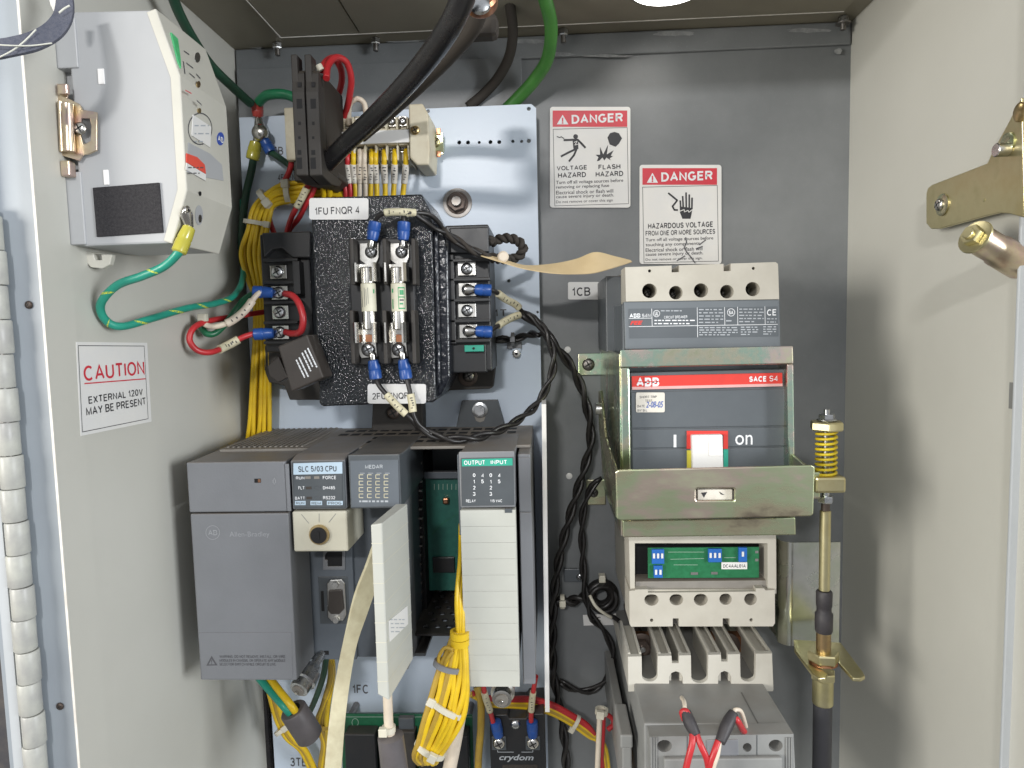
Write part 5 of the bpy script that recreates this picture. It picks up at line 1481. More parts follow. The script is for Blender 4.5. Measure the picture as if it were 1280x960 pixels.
# manila tag
tg_ = ribbon('manila_tag', [(596, 317, .094), (622, 322, .090), (655, 331.5, .088), (690, 330, .086), (720, 324, .084), (744, 315.5, .083), (768, 320.5, .080), (788, 325.5, .078)], [(598, 319, .096), (624, 327, .096), (655, 336, .098), (690, 341.5, .102), (720, 342.5, .104), (744, 341, .104), (768, 334.5, .094), (790, 327.5, .079)], 'manila', 0.0006, label='curled manila paper tag hanging across the plate toward the breaker', cat='tag')
lathe('eyelet', pt(629, 321, .094), FRONT, [(0, 0.0040), (0.001, 0.0042), (0.0022, 0.003)], 'wire_cream', tg_, seg=14)

# leads on the terminals by the yellow bundle
GL = 'leads on the terminals by the yellow bundle'
def ll(label, m, path, r, lugp=None, sl=None):
    w = tube('terminal_lead', path, r, m, label=label, cat='wire', group=GL)
    if lugp: lug(w, pt(*lugp[0]), pt(*lugp[1]), 0.0046)
    if sl: sleeve(path, *sl, r * 1.5, w, 'wire_cream' if m == 'wire_cream' else 'sleeve_cream')
    return w
w1 = ll('cream lead with printed sleeve on the terminals by the yellow bundle', 'wire_cream', [(326, 364, .086), (318, 372, .090), (306, 388, .096), (288, 402, .100), (270, 408, .104), (257, 406, .106), (252, 399, .106)], 0.0021, ((316, 364.5, .085), (341, 366, .082)), (0.22, 0.55))
boxp('wire_end', 246, 392, 257, 402, .109, .104, 'tie_white', w1, bev=0.0008)
ll('red lead with printed sleeve looping from the terminals by the yellow bundle', 'wire_red', [(322, 416, .084), (305, 421, .090), (286, 431, .096), (265, 440, .110), (247, 438, .118), (237, 425, .120), (242, 410, .116), (258, 402, .104), (285, 397, .082), (310, 393, .060), (330, 390, .048)], 0.0022, ((317, 418, .085), (342, 416.5, .082)), (0.14, 0.26))
ll('green lead curling behind the cream lead by the yellow bundle', 'wire_green', [(322, 365, .078), (308, 372, .080), (296, 385, .082), (284, 402, .088), (270, 416, .096), (258, 417, .100), (251, 408, .100)], 0.0024)
rj = ll('red jumper bridging two terminal screws above the brown block', 'wire_red', [(356, 367, .082), (366, 370, .088), (374, 380, .092), (379, 398, .094), (376, 414, .092), (366, 417, .086), (357, 415, .081)], 0.0026)
# brown suppressor block hanging from the terminals
cpx = [(343, 436), (354, 426), (385, 418), (405, 472), (382, 497), (362, 497)]
cb = slab('suppressor_block', [(347, 433), (384, 418), (405, 472), (364, 490)], 0.122, 0.022, 'cap_brown', bev=0.0012, label='small brown black suppressor block with white print hanging tilted by the terminals', cat='suppressor')
slab('mount_ear', [(334, 458), (348, 446), (360, 472), (348, 478), (337, 470)], 0.108, 0.006, 'cap_brown', cb, bev=0.0006)
CBp = fp(0.122)
for k in range(5):
    x0_, y0_ = 371.5 + k * 3.6 - 1.0, 447 - k * 2.9 + (3 if k < 2 else 0)
    ln = (24, 27, 25, 22, 26)[k]
    rnd = random.Random(k + 3)
    segs = []
    t = 0
    while t < ln:
        w_ = rnd.uniform(1.5, 4.5)
        a_, b_ = t, min(t + w_, ln)
        segs.append([(x0_ + a_ * 0.43, y0_ + a_ * 0.90), (x0_ + b_ * 0.43, y0_ + b_ * 0.90)])
        t += w_ + rnd.uniform(0.8, 1.6)
    strokes('lettering', segs, CBp, 1.9, 'ink_white', cb)

# ------------------------------------------------------------------ terminal strip at the top of the plate
ts = T('terminal_strip', 'cream terminal strip with white marker bar on a short rail', 'terminal strip', pt(470, 180, 0.020))
rail = boxp('rail', 505, 166, 554, 194, 0.0285, 0.0272, 'zinc_gold', ts, bev=0.0003)
boxp('rail_web', 505, 172, 554, 188, 0.0272, 0.0203, 'zinc_gold', ts)
for x in (539, 548):
    for y in (164, 192):
        boxp('rail_lip', x - 2.6, y - 4, x + 2.6, y + 4, 0.0300, 0.0284, 'copper', ts, bev=0.0003)
screw(ts, pt(544, 178, 0.0285), 0.0042, m='zinc_yellow')
slab('end_bracket', [(510.5, 130), (528, 129), (535, 142), (537, 185), (536, 206), (521, 206.5), (512, 197)], 0.060, 0.0395, 'cream_plastic', ts, bev=0.0012)
screw(ts, pt(519, 163, 0.0600), 0.0036, m='brass')
boxp('end_bracket', 356, 134, 369, 200, 0.056, 0.0203, 'cream_plastic', ts, bev=0.0012)
n = 7
xs = [416 + 13.6 * k for k in range(n)]
for k, x in enumerate(xs):
    boxp('terminal_body', x + 0.2, 161, x + 13.3, 181, 0.056, 0.0203, 'cream_plastic', ts, bev=0.0006)
    boxp('terminal_wall', x + 11.0, 146, x + 13.4, 200, 0.0545, 0.0203, 'cream_plastic', ts, bev=0.0005)
    boxp('terminal_floor', x + 0.2, 145, x + 10.9, 201, 0.0440, 0.0203, 'cream_plastic', ts, bev=0.0005)
    for y in (154.5 - k * 0.5, 187 - k * 0.5):
        boxp('terminal_plate', x + 1.0, y - 6, x + 10.4, y + 6, 0.0462, 0.0441, 'tin', ts, bev=0.0002)
        screw(ts, pt(x + 5.8, y, 0.0462), 0.0034)
boxp('marker_bar', 414.6, 163.4, 511.6, 179.6, 0.0590, 0.0562, 'label_white', ts, bev=0.0003)

# black fuse terminals
fb = T('fuse_terminal_block', 'dusty black two pole fuse terminal block on the rail', 'fuse block', pt(385, 150, 0.020))
DFB = 0.112
def lever(x0, x1):
    xa_, xb_, z1_, z2_ = XZ(x0, 84, x1, 222, DFB)
    H = z2_ - z1_
    ol = [(-DFB, z1_ + H * .02), (-DFB, z2_ - H * .22), (-DFB + .002, z2_ - H * .04), (-DFB + .006, z2_), (-DFB + .010, z2_ - H * .12), (-.090, z2_ - H * .17), (-.074, z2_ - H * .24), (-.058, z2_ - H * .42), (-.052, z2_ - H * .55), (-.052, z1_ + H * .18), (-.070, z1_ + H * .02), (-.09, z1_ - H * 0.01)]
    v, f = prism([Vector((xa_, y, z)) for y, z in ol], Vector((xb_ - xa_, 0, 0)))
    mk('fuse_lever', v, f, 'dusty_black', fb, bev=0.0008)
    pw = (xb_ - xa_) * 0.52
    boxw('lever_prong', xa_, xa_ + pw, z2_ - 0.010, z2_ + 0.0095, DFB - 0.012, DFB - 0.001, 'dusty_black', fb, bev=0.0008)
    cx = (x0 + x1) / 2
    P_ = DFB + 0.0001
    for (yy, w_, h_) in ((105.5, 2.2, 3), (129.5, 3.4, 6), (154, 1.6, 2), (172, 1.4, 1.6), (190.5, 2.4, 3), (204, 3.2, 7)):
        boxp('lever_slot', cx - w_, yy - h_, cx + w_, yy + h_, P_ + 0.0001, P_ - 0.001, 'void_black', fb)
lever(366.5, 382)
lever(383.4, 399.6)
boxp('block_base', 366, 150, 402, 226, 0.052, 0.0203, 'dusty_black', fb, bev=0.001)
boxp('block_spacer', 400.2, 92, 406.5, 214, 0.100, 0.052, 'cable_brown', fb, bev=0.001)
slab('block_foot', [(372, 214), (420, 208), (424, 222), (408, 232), (372, 226)], 0.075, 0.0545, 'dusty_black', fb, bev=0.0012)

# red and cream loops at the fuse block
GR = 'loops above the terminal strip'
def loop(label, m, path, r, mm=None):
    return tube('wire_loop', path, r, m, label=label, cat='wire', group=GR)
w_ = loop('tall red wire loop reaching over the fuse block into the terminal strip', 'wire_red', [(408, 98, .100), (410, 82, .092), (420, 72, .084), (433, 78, .076), (439, 98, .068), (437, 120, .060), (432, 142, .052), (428, 154, .047)], 0.0025)
tube('ferrule', [(429.5, 146, .0505), (428.2, 152, .048), (427.4, 158, .0465)], 0.0031, 'wire_cream', w_)
w_ = loop('short red wire loop tucked behind the tall red loop', 'wire_red', [(402, 88, .096), (407, 78, .086), (417, 73, .076), (426, 86, .068), (427, 103, .060), (422, 122, .052), (417, 140, .048)], 0.0025)
cyl('wire_end', pt(397.5, 81, .100), pt(401.5, 88, .099), 0.0026, 'tie_white', w_)
loop('cream jumper loop between two terminal strip screws', 'wire_cream', [(436, 156, .047), (436, 140, .052), (438, 129, .054), (447, 123.5, .055), (455, 129, .054), (457, 140, .052), (457, 154, .047)], 0.0021)

# wires dropping from the strip
GS = 'marked wires under the terminal strip'
drop = [(428, 'wire_red', 'red marked wire next to the fuse block under the terminal strip', 432), (434.5, 'wire_red', 'second red marked wire under the terminal strip', 438), (442, 'wire_yellow', 'yellow marked wire beside the red pair under the strip', 444.5), (450, 'wire_cream', 'cream marked wire beside a yellow one under the strip', 449.5), (455.5, 'wire_cream', 'second cream marked wire under the strip', 457),
        (464.5, 'wire_yellow', 'yellow marked wire of a close pair under the strip, beside the cream ones', 463.5), (469.5, 'wire_yellow', 'yellow marked wire of a close pair under the strip, away from the cream ones', 471), (480.5, 'wire_yellow', 'lone yellow marked wire third from the strip end bracket', 481.5), (493.5, 'wire_yellow', 'yellow marked wire second from the strip end bracket', 492), (507.5, 'wire_yellow', 'yellow marked wire next to the strip end bracket', 504)]
for k, (x, m, lb_, xe) in enumerate(drop):
    path = [(x, 188, .050), (x, 197, .054), (x - 0.2, 208, .052), ((x + xe) / 2, 224, .048), (xe, 240, .046), (xe - 0.5, 258, .042)]
    w_ = tube('marked_wire', path, 0.0021, m, label=lb_, cat='wire', group=GS)
    sleeve(path, 0.36, 0.68, 0.0027, w_, 'label_dirty' if m != 'wire_cream' else 'wire_cream')

# yellow bundle round the transformer
yb = T('yellow_wire_bundle', 'thick bundle of yellow wires bending down behind the transformer terminals', 'wires', pt(316, 300, .030))
for k in range(9):
    lay = 0 if k < 5 else 1
    t = (k if lay == 0 else k - 4.5) / 4.0
    dd = .044 - 0.0050 * lay
    J = lambda a=1.3: random.uniform(-a, a)
    g = t * 26
    path = [(434 - k, 231 + g * .75 + J(), dd), (402, 228 + g * .8 + J(), dd), (366, 230 + g * .85 + J(), dd), (343, 236 + g * .75 + J(), dd), (318 + g * .75, 258 + g * .45, dd), (309 + g * .95 + J(), 287, dd), (303 + g * 1.05 + J(2), 318, dd), (311 + g * .85 + J(2), 352, dd), (318 + g * .62, 372, dd - .004), (319 + g * .64, 410, dd - .006), (316 + g * .82 + J(), 460, dd - .006), (312 + g * .95 + J(), 520, dd - .008), (310 + g + J(), 560, dd - .010), (309 + g, 640, dd - .010)]
    tube('wire', path, 0.0020, 'wire_yellow', yb, seg=8)
tie_e(yb, pt(333, 250, .0415), Vector((1, 0, 0.75)), 0.0095, 0.0062, 0.0019, head=60)
tie_e(yb, pt(361, 241, .0415), Vector((1, 0, 0.05)), 0.0095, 0.0062, 0.0019, head=130)
tie_e(yb, pt(321, 279, .0415), Vector((0.2, 0, 1)), 0.0105, 0.0062, 0.0015, head=20)
tie_e(yb, pt(388, 240, .0415), Vector((1, 0, 0.0)), 0.0095, 0.0062, 0.0026, m='wire_ochre')
tie_e(yb, pt(327, 363, .0380), Vector((0.05, 0, 1)), 0.0082, 0.0062, 0.0016, head=100)
tube('stray_wire', [(405, 246, .050), (404, 232, .056), (408, 221, .058), (413, 224, .058), (412, 246, .050)], 0.0022, 'wire_yellow', yb)

# red wires above the terminal hood
GT = 'wires above the terminal hood'
tube('plate_wire', [(366, 196, .050), (363, 210, .046), (358, 222, .040), (346, 240, .028), (337, 258, .026), (337, 275, .030), (344, 295, .040)], 0.0023, 'wire_red', label='red wire passing behind the yellow bundle into the terminal hood', cat='wire', group=GT)
p_ = [(392, 222, .060), (384, 234, .060), (376, 250, .058), (366, 268, .054), (361, 282, .050), (358, 294, .046)]
w_ = tube('plate_wire', p_, 0.0022, 'wire_red', label='red wire with cream sleeve crossing the yellow bundle', cat='wire', group=GT)
sleeve(p_, 0.22, 0.5, 0.0029, w_)
tube('plate_wire', [(396, 226, .055), (390, 242, .054), (382, 256, .052), (374, 272, .048), (364, 284, .044), (357, 296, .040)], 0.0022, 'wire_red', label='red wire behind the sleeved one crossing toward the terminal hood', cat='wire', group=GT)

# ground wires and ring lugs on the upper left of the plate
GG = 'green ground wires at the upper left'
gs = T('ground_stud', 'bright ground bolt on the plate carrying three crimped ring lugs', 'stud', pt(326, 166, .020))
cyl('bolt', pt(326, 166, .0203), pt(326, 166, .034), 0.0040, 'steel', gs)
lathe('dome_nut', pt(326, 166, .0335), FRONT, [(0, 0.0068), (0.003, 0.0066), (0.005, 0.0048), (0.006, 0.0015)], 'tin', gs)
def gnd(label, m, path, r, la, lb2, lm, lr=0.0048):
    w = tube('ground_wire', path, r, m, label=label, cat='wire', group=GG)
    lug(w, pt(*la), pt(*lb2), lr, lm)
    c = pt(326, 166, lb2[2])
    lathe('ring_tongue', pt(*lb2), c - pt(*lb2), [(-0.0005, 0.0026), ((c - pt(*lb2)).length * 0.5, 0.0042), ((c - pt(*lb2)).length, 0.0062), ((c - pt(*lb2)).length + 0.004, 0.005)], 'tin', w, seg=12)
    return w
gnd('dark green ground cable coming down from the ceiling to the red ring lug', 'wire_green_dark', [(208, -30, .150), (222, 12, .130), (241, 48, .110), (264, 82, .085), (290, 108, .060), (314, 130, .040)], 0.0036, (321, 127, .034), (322.5, 146, .030), 'lug_red')
tube('ground_wire', [(323, 128, .036), (332, 120, .040), (346, 117.5, .042), (360, 119, .042), (376, 126, .042)], 0.0040, 'wire_green', label='bright green ground cable arching into the back of the fuse block', cat='wire', group=GG)
gnd('green ground wire from the clear yellow ring lug down behind the yellow bundle', 'wire_green_dark', [(317, 198, .030), (314, 215, .028), (308, 240, .026), (304, 270, .025), (302, 310, .024), (306, 345, .024)], 0.0032, (315.5, 200, .030), (320, 177, .031), 'lug_yellow', 0.0054)
gnd('green ground wire from the blue ring lug to the fuse block', 'wire_green_dark', [(338, 190, .030), (350, 198, .034), (362, 206, .038), (376, 214, .040)], 0.0026, (339, 191, .030), (330, 174, .031), 'lug_blue', 0.0048)
tube('loop_cable', [(300, 352, .012), (294, 400, .010), (286, 440, .010), (265, 452, .016), (245, 452, .022), (236, 444, .030), (240, 436, .04)], 0.0026, 'cable_black', label='black cable looping behind the red lead on the left wall side', cat='cable')

# thick black cable with copper lug, top centre
tcb = [(408, 204, .095), (432, 180, .112), (468, 146, .140), (505, 108, .172), (540, 66, .205), (566, 26, .232), (586, -20, .250)]
tc_ = tube('power_cable', tcb, 0.0064, 'cable_black', seg=16, label='thick glossy black power cable slanting down from the copper lug', cat='cable')
cyl('cut_end', pt(408.6, 203.6, .0955), pt(405.4, 206.6, .0935), 0.0050, 'cable_brown', tc_)
tube('power_cable', [(452, 170, .070), (490, 138, .090), (532, 100, .120), (566, 66, .150), (594, 30, .180), (606, -20, .200)], 0.0048, 'cable_brown', seg=14, label='matt brown black cable running behind the glossy power cable', cat='cable')
cl_ = T('copper_lug', 'copper cable lug with silver bolt at the ceiling', 'lug', pt(600, 6, .22))
lathe('lug_ring', pt(600, 6, .216), Vector((0.1, -1, 0.25)), [(0, 0.0085), (0.002, 0.0098), (0.008, 0.0095), (0.0095, 0.008)], 'copper', cl_, seg=24)
lathe('bolt_head', pt(600, 7, .226), Vector((0.1, -1, 0.25)), [(0, 0.0056), (0.002, 0.0052), (0.0035, 0.0030), (0.0036, 0.001)], 'steel', cl_)
boxp('lug_tail', 590, -30, 614, 6, .220, .212, 'copper', cl_, bev=0.001)
v_ = pt(598, 26, .20)
boxp('lug_bracket', 580, 14, 622, 43, .165, .150, 'cable_brown', cl_, bev=0.004)
tube('ceiling_cable', [(632, -30, .075), (638, 10, .060), (641, 42, .045), (636, 72, .030), (622, 98, .018), (604, 118, .010), (585, 134, .009)], 0.0042, 'cable_brown', label='dull dark cable bending down behind the plate top', cat='cable')
tube('ceiling_cable', [(672, -30, .090), (684, 8, .075), (689, 38, .058), (684, 74, .040), (668, 100, .026), (650, 120, .016), (632, 138, .010)], 0.0052, 'wire_lime', label='fresh green cable bending from the ceiling behind the plate top', cat='cable')
tube('black_cable', [(328, 846, .012), (331, 880, .012), (337, 960, .012), (341, 1010, .012)], 0.0048, 'cable_black', label='black cable running down beside the plate under the rack', cat='cable')
# ------------------------------------------------------------------ controller rack
DP = 0.155
rk = T('controller_rack', 'grey controller rack chassis with ribbed dusty top and open slot', 'rack', pt(500, 700, 0.020))
a = XZ(345, 534.5, 669, 790, 0.022)
x0r, x1r, zr1 = a[0], a[1], a[3]
xg = pt(362, 700, DP).x
zrb = pt(500, 824, 0.115).z
boxw('back_plane', x0r + 0.062, x1r, zrb, zr1 - 0.002, 0.0203, 0.0235, 'plc_dark', rk)
# top deck with vent ribs
x_deck0 = pt(384, 560, 0.12).x
boxw('top_deck', x0r + 0.001, x1r, zr1 - 0.0022, zr1, 0.0203, 0.118, 'plc_brown', rk, bev=0.0005)
rib0 = None
for k in range(15):
    x = x0r + 0.0035 + k * 0.0040
    if rib0 is None:
        rib0 = boxw('vent_rib', x, x + 0.0018, zr1 - 0.0002, zr1 + 0.0009, 0.024, 0.112, 'plc_brown', rk, bev=0.0004)
        p0_ = WLOC[rib0].copy(); xb0 = x
    else:
        copy_of(rib0, p0_ + Vector((x - xb0, 0, 0)), rk)
slot0 = None
for r_ in range(4):
    for k in range(15):
        x = x0r + 0.072 + k * 0.0098; d = 0.034 + r_ * 0.019
        if slot0 is None:
            slot0 = boxw('vent_slot', x, x + 0.0070, zr1 - 0.0001, zr1 + 0.00025, d, d + 0.0085, 'void_black', rk)
            s0_ = WLOC[slot0].copy(); bx0, bd0 = x, d
        else:
            copy_of(slot0, s0_ + Vector((x - bx0, -(d - bd0), 0)), rk)
xs0, xs1 = pt(519, 700, 0.14).x, pt(575, 700, 0.14).x
boxw('bottom_deck', x0r + 0.064, xs0 - 0.001, zrb, zrb + 0.0022, 0.0236, 0.110, 'plc_dark', rk)
# perforated floor of the open slot
zfl = pt(548, 792, 0.118).z
xm0, xm1 = pt(516, 780, 0.115).x, pt(585, 780, 0.115).x
loops_out = [Vector((xm0, -0.024, zfl)), Vector((xm1, -0.024, zfl)), Vector((xm1, -0.118, zfl)), Vector((xm0, -0.118, zfl))]
hl = []
for r_ in range(7):
    for k in range(4):
        cx = xm0 + 0.008 + k * 0.0088 + (0.004 if r_ % 2 else 0); cy = -0.036 - r_ * 0.0116
        hl.append([Vector((cx + 0.0026 * math.cos(t), cy + 0.0030 * math.sin(t), zfl)) for t in [2 * math.pi * q / 10 for q in range(10)]])
cut3('slot_floor', loops_out, hl, Vector((0, 0, -0.0018)), 'black_plastic', rk)
boxw('slot_wall', xm1 + 0.0002, xm1 + 0.0018, zfl, zr1 - 0.004, 0.0236, 0.120, 'plc_dark', rk)
bd = boxp('slot_board', 532, 597, 578, 738, 0.060, 0.0585, 'pcb_dark', rk)
boxp('board_header', 528, 590, 578, 598.5, 0.066, 0.0605, 'plc_blue', rk, bev=0.0005)
boxp('chip', 541, 697, 568, 716, 0.0635, 0.0602, 'black_plastic', rk, bev=0.0004)
boxp('capacitor', 553, 623, 560.5, 630.5, 0.066, 0.0602, 'copper', rk, bev=0.001)
BPd = fp(0.060)
strokes('board_print', [[(543 + 5.4 * k, 605), (543 + 5.4 * k, 612)] for k in range(6)], BPd, 0.7, 'pcb_print', rk)
strokes('board_trace', [[(540, 668), (552, 655), (566, 646), (576, 640)]], BPd, 0.5, 'pcb_bright', rk)
rnd = random.Random(11)
for k in range(16):                      # card guide teeth, catching light, down the left of the slot
    y = 578 + k * 11.5
    boxp('guide_tooth', 524 + rnd.uniform(-1, 1), y, 526.6 + rnd.uniform(0, 1.5), y + 2.4, 0.078, 0.074, 'steel_dull', rk)
boxp('guide_rail', 519.5, 572, 531, 790, 0.0735, 0.0240, 'void_black', rk)
# mounting tab above the rack
tb_ = slab('mounting_tab', [(577, 501), (622, 500), (633, 538), (569, 539)], 0.026, 0.0055, 'plc_dark', rk, bev=0.0006)
lathe('tab_washer', pt(600, 512.5, 0.026), FRONT, [(0, 0.0066), (0.001, 0.0066), (0.0014, 0.0055)], 'steel', rk)
hexnut('tab_nut', pt(600, 512.5, 0.0274), FRONT, 0.0050, 0.004, 'steel', rk, rot=0.4)
slab('tab_slot', [(593, 520), (607, 520), (605, 526), (600, 528), (595, 526)], 0.0262, 0.0003, 'plc_brown', rk)

# --- power module (left)
pm = T('power_module', 'large plain grey power module with warning triangle at the rack end', 'module', pt(300, 845, 0.08))
a = XZ(234.5, 577.5, 361, 640.5, DP)
b = XZ(240, 642, 366, 850, DP)
xl, xr = a[0], pt(362.4, 700, DP).x
ztp, zmid, zbt = pt(298, 577.3, DP).z, pt(300, 641, DP).z, pt(308, 850.5, DP).z
boxw('cover_panel', xl, xr, zmid + 0.0005, ztp, 0.118, DP, 'plc_grey', pm, bev=0.0010)
boxw('cover_panel', xl + 0.0004, xr + 0.0004, zbt, zmid - 0.0005, 0.118, DP, 'plc_grey', pm, bev=0.0010)
boxw('case', xl + 0.0012, xr - 0.0008, zbt + 0.001, min(ztp, zr1) - 0.0006, 0.0203, 0.1178, 'plc_grey', pm, bev=0.0006)
# sloped ribbed top of the module
v = []
zt0 = zr1
rib_n = 13
topv = [Vector((xl + 0.001, -DP + 0.004, ztp - 0.0003)), Vector((xr - 0.001, -DP + 0.004, ztp - 0.0003)), Vector((xr - 0.001, -0.0205, zt0 + 0.0004)), Vector((xl + 0.001, -0.0205, zt0 + 0.0004))]
dn = Vector((0, 0, -0.003))
mk('top_cover', topv + [p + dn for p in topv], [[0, 1, 2, 3], [7, 6, 5, 4], [0, 4, 5, 1], [1, 5, 6, 2], [2, 6, 7, 3], [3, 7, 4, 0]], 'plc_grey', pm)
pr_ = None
for k in range(rib_n):
    x = xl + 0.006 + k * (xr - xl - 0.012) / (rib_n - 1)
    t0, t1 = 0.35, 0.98
    y0_, y1_ = -DP + 0.004 + (DP - 0.0245) * t0, -DP + 0.004 + (DP - 0.0245) * t1
    z0_, z1_ = ztp + (zt0 - ztp) * t0, ztp + (zt0 - ztp) * t1
    if pr_ is None:
        q = [Vector((x, y0_, z0_)), Vector((x + 0.0018, y0_, z0_)), Vector((x + 0.0018, y1_, z1_)), Vector((x, y1_, z1_))]
        pr_ = mk('vent_rib', q + [p + Vector((0, 0, 0.0014)) for p in q], [[0, 1, 2, 3], [7, 6, 5, 4], [0, 4, 5, 1], [1, 5, 6, 2], [2, 6, 7, 3], [3, 7, 4, 0]], 'plc_brown', pm)
        pq_ = WLOC[pr_].copy(); xq_ = x
    else:
        copy_of(pr_, pq_ + Vector((x - xq_, 0, 0)), pm)
boxp('cover_edge', 357.4, 580, 362, 639, DP + 0.0006, DP - 0.001, 'plc_grey', pm, bev=0.0003)
PP = fp(DP)
boxp('status_window', 318, 598.4, 326, 603.4, DP + 0.0002, DP - 0.002, 'void_black', pm)
boxp('status_lens', 322.4, 599, 325.6, 603, DP + 0.0004, DP - 0.002, 'copper', pm)
strokes('embossed_mark', [[(341, 603), (343, 597), (345, 603)], [(341, 600), (343, 606), (345, 600)]], PP, 0.7, 'emboss', pm)
strokes('embossed_logo', [circ(266, 665.6, 8.6, 20) + [circ(266, 665.6, 8.6, 20)[0]]], PP, 0.8, 'emboss', pm)
txt('AB', 260.4, 662, 271.6, 669, PP, 'emboss', pm, 0.01)
txt('Allen-Bradley', 287, 664.4, 337, 672.6, PP, 'emboss', pm, 0.0)
slab('crease', rect(248.6, 789.4, 366, 790.6), DP + 0.0003, 0.0004, 'plc_dark', pm) if False else None
wt = slab('crease_panel', [(248.4, 791), (364.6, 790.4), (365.6, 847.6), (252.6, 848.6)], DP + 0.0003, 0.001, 'plc_grey', pm)
print_poly('warning_triangle', [(258, 832), (272, 831.6), (264.6, 819.6)], fp(DP + 0.0003), 'ink_grey', pm)
print_poly('warning_triangle', [(261, 830.4), (269, 830.2), (264.7, 823.4)], fp(DP + 0.0003), 'plc_grey', pm, 0.0002)
strokes('warning_triangle', [[(264.8, 824.6), (264.8, 828)], [(264.8, 829), (264.8, 829.8)]], fp(DP + 0.0003), 1.0, 'ink_grey', pm, 0.0003)
WP = fp(DP + 0.0003)
txt('WARNING: DO NOT REMOVE, INSTALL, OR WIRE', 274.6, 818.6, 356.6, 822.6, WP, 'ink_grey', pm, 0.004)
txt('MODULES IN CHASSIS, OR OPERATE ANY MODULE', 274.6, 823.6, 356.6, 827.4, WP, 'ink_grey', pm, 0.004)
txt('SELECTOR SWITCH WHILE CIRCUIT IS LIVE', 274.6, 828.4, 344.6, 832.2, WP, 'ink_grey', pm, 0.004)

# --- generic module head (label block with bevelled top)
def head(parent, x0, y0, x1, y1, ytop, m, slope=0.012, nm='status_head'):
    xa_, xb_, z1_, z2_ = XZ(x0, y0, x1, y1, DP)
    zt_ = zr1 + 0.0006
    pr = [(-DP, z1_), (-DP, z2_), (-DP + slope, zt_), (-0.070, zt_), (-0.070, z1_ + 0.002), (-DP + 0.02, z1_)]
    v, f = prism([Vector((xa_, y, z)) for y, z in pr], Vector((xb_ - xa_, 0, 0)))
    return mk(nm, v, f, m, parent, bev=0.0009)
# processor module
cu = T('processor_module', 'processor module with keyswitch and serial ports in the rack', 'module', pt(405, 820, 0.05))
hd = head(cu, 364.4, 575.6, 431.8, 636.6, 545, 'plc_grey')
boxp('label_bezel', 365.4, 576.6, 431, 636, DP + 0.0008, DP - 0.002, 'plc_dark', cu, bev=0.0008)
LD = DP + 0.0012
slab('status_label', rect(367, 578.6, 427.4, 634), LD, 0.0012, 'plc_dark', cu)
slab('title_label', [(366.6, 579.2), (427.6, 577.6), (427.8, 592), (366.8, 593.4)], LD + 0.0002, 0.0008, 'label_blue', cu)
LPl, LPt = fp(LD), fp(LD + 0.0002)
txt('SLC 5/03 CPU', 373, 582.4, 420.6, 589.6, LPt, 'ink_black', cu, 0.008)
for s, x0, y0, x1, y1 in (('RUN', 370, 595.4, 380.6, 599.4), ('FORCE', 403.6, 594.8, 420, 599), ('FLT', 373, 607.8, 380.6, 611.8), ('DH485', 403.8, 607.4, 418.8, 611.6), ('BATT', 369, 620.6, 381, 624.4), ('RS232', 404, 620, 419, 624)):
    txt(s, x0, y0, x1, y1, LPl, 'ink_white', cu, 0.01)
for (x, y, m) in ((385, 597, 'plc_brown'), (396, 597, 'plc_brown'), (386, 610, 'cap_brown'), (397, 609.6, 'plc_dark'), (386.6, 622.6, 'cap_brown'), (397.6, 622, 'plc_dark')):
    boxp('status_lamp', x - 3.6, y - 1.6, x + 3.2, y + 1.6, LD + 0.0003, LD - 0.0005, m, cu)
for s, x0, x1 in (('RUN', 368.6, 382), ('REM', 388, 402.6), ('PROG', 408.6, 428.4)):
    pl_ = slab('mode_label', rect(x0, 626.2, x1, 631.4), LD + 0.0002, 0.0006, 'label_blue', cu)
    txt(s, x0 + 1.6, 627.2, x1 - 1.6, 630.6, fp(LD + 0.0002), 'ink_grey', cu, 0.004)
kp = boxp('key_panel', 366, 639, 434.5, 689.6, DP - 0.002, 0.112, 'cream_clean', cu, bev=0.0012)
KP = fp(DP - 0.002)
strokes('key_guides', [[(377, 643), (386, 654)], [(399, 642), (399, 653)], [(420, 642), (411, 653)]], KP, 0.6, 'plc_grey', cu)
kc = pt(399.5, 668, DP - 0.002)
lathe('key_switch', kc, FRONT, [(0, 0.0069), (0.001, 0.0071), (0.002, 0.0066), (0.0021, 0.0056)], 'brass', cu, seg=26)
lathe('key_barrel', kc + FRONT * 0.0016, FRONT, [(0, 0.0056), (0.0012, 0.0056), (0.0013, 0.004)], 'void_black', cu, seg=22)
boxw('key_slot', kc.x - 0.0008, kc.x + 0.0008, kc.z - 0.003, kc.z + 0.003, DP + 0.0003, DP + 0.0013, 'void_black', cu)
boxw('port_face', pt(376, 760, 0.116).x, pt(443, 760, 0.116).x, zrb, zr1 - 0.004, 0.024, 0.116, 'plc_blue', cu, bev=0.0008)
DQ = 0.116
QP = fp(DQ)
cut('phone_port', rect(403.4, 688, 431, 712.6), [[(409, 690), (427.4, 690), (427.4, 708), (409.4, 708), (409.4, 700), (406, 700), (406, 694)]], DQ + 0.0016, 0.0014, 'plc_grey', cu, bev=0.0004)
slab('port_cavity', rect(405, 689, 428.6, 709), DQ + 0.0003, 0.0002, 'void_black', cu)
boxp('port_recess', 399, 721, 436, 780, DQ + 0.0005, DQ - 0.001, 'plc_dark', cu, bev=0.0004)
db = slab('serial_port', [(408, 730), (412, 725), (427, 724), (431, 729), (433, 770), (429, 776), (414, 777), (409, 772)], DQ + 0.0030, 0.0026, 'tin', cu, bev=0.0008)
slab('port_insert', [(410.4, 738.6), (427, 737.6), (429.6, 762), (424, 768), (413.4, 768), (409.6, 763)], DQ + 0.0046, 0.0020, 'cap_brown', cu, bev=0.0006)
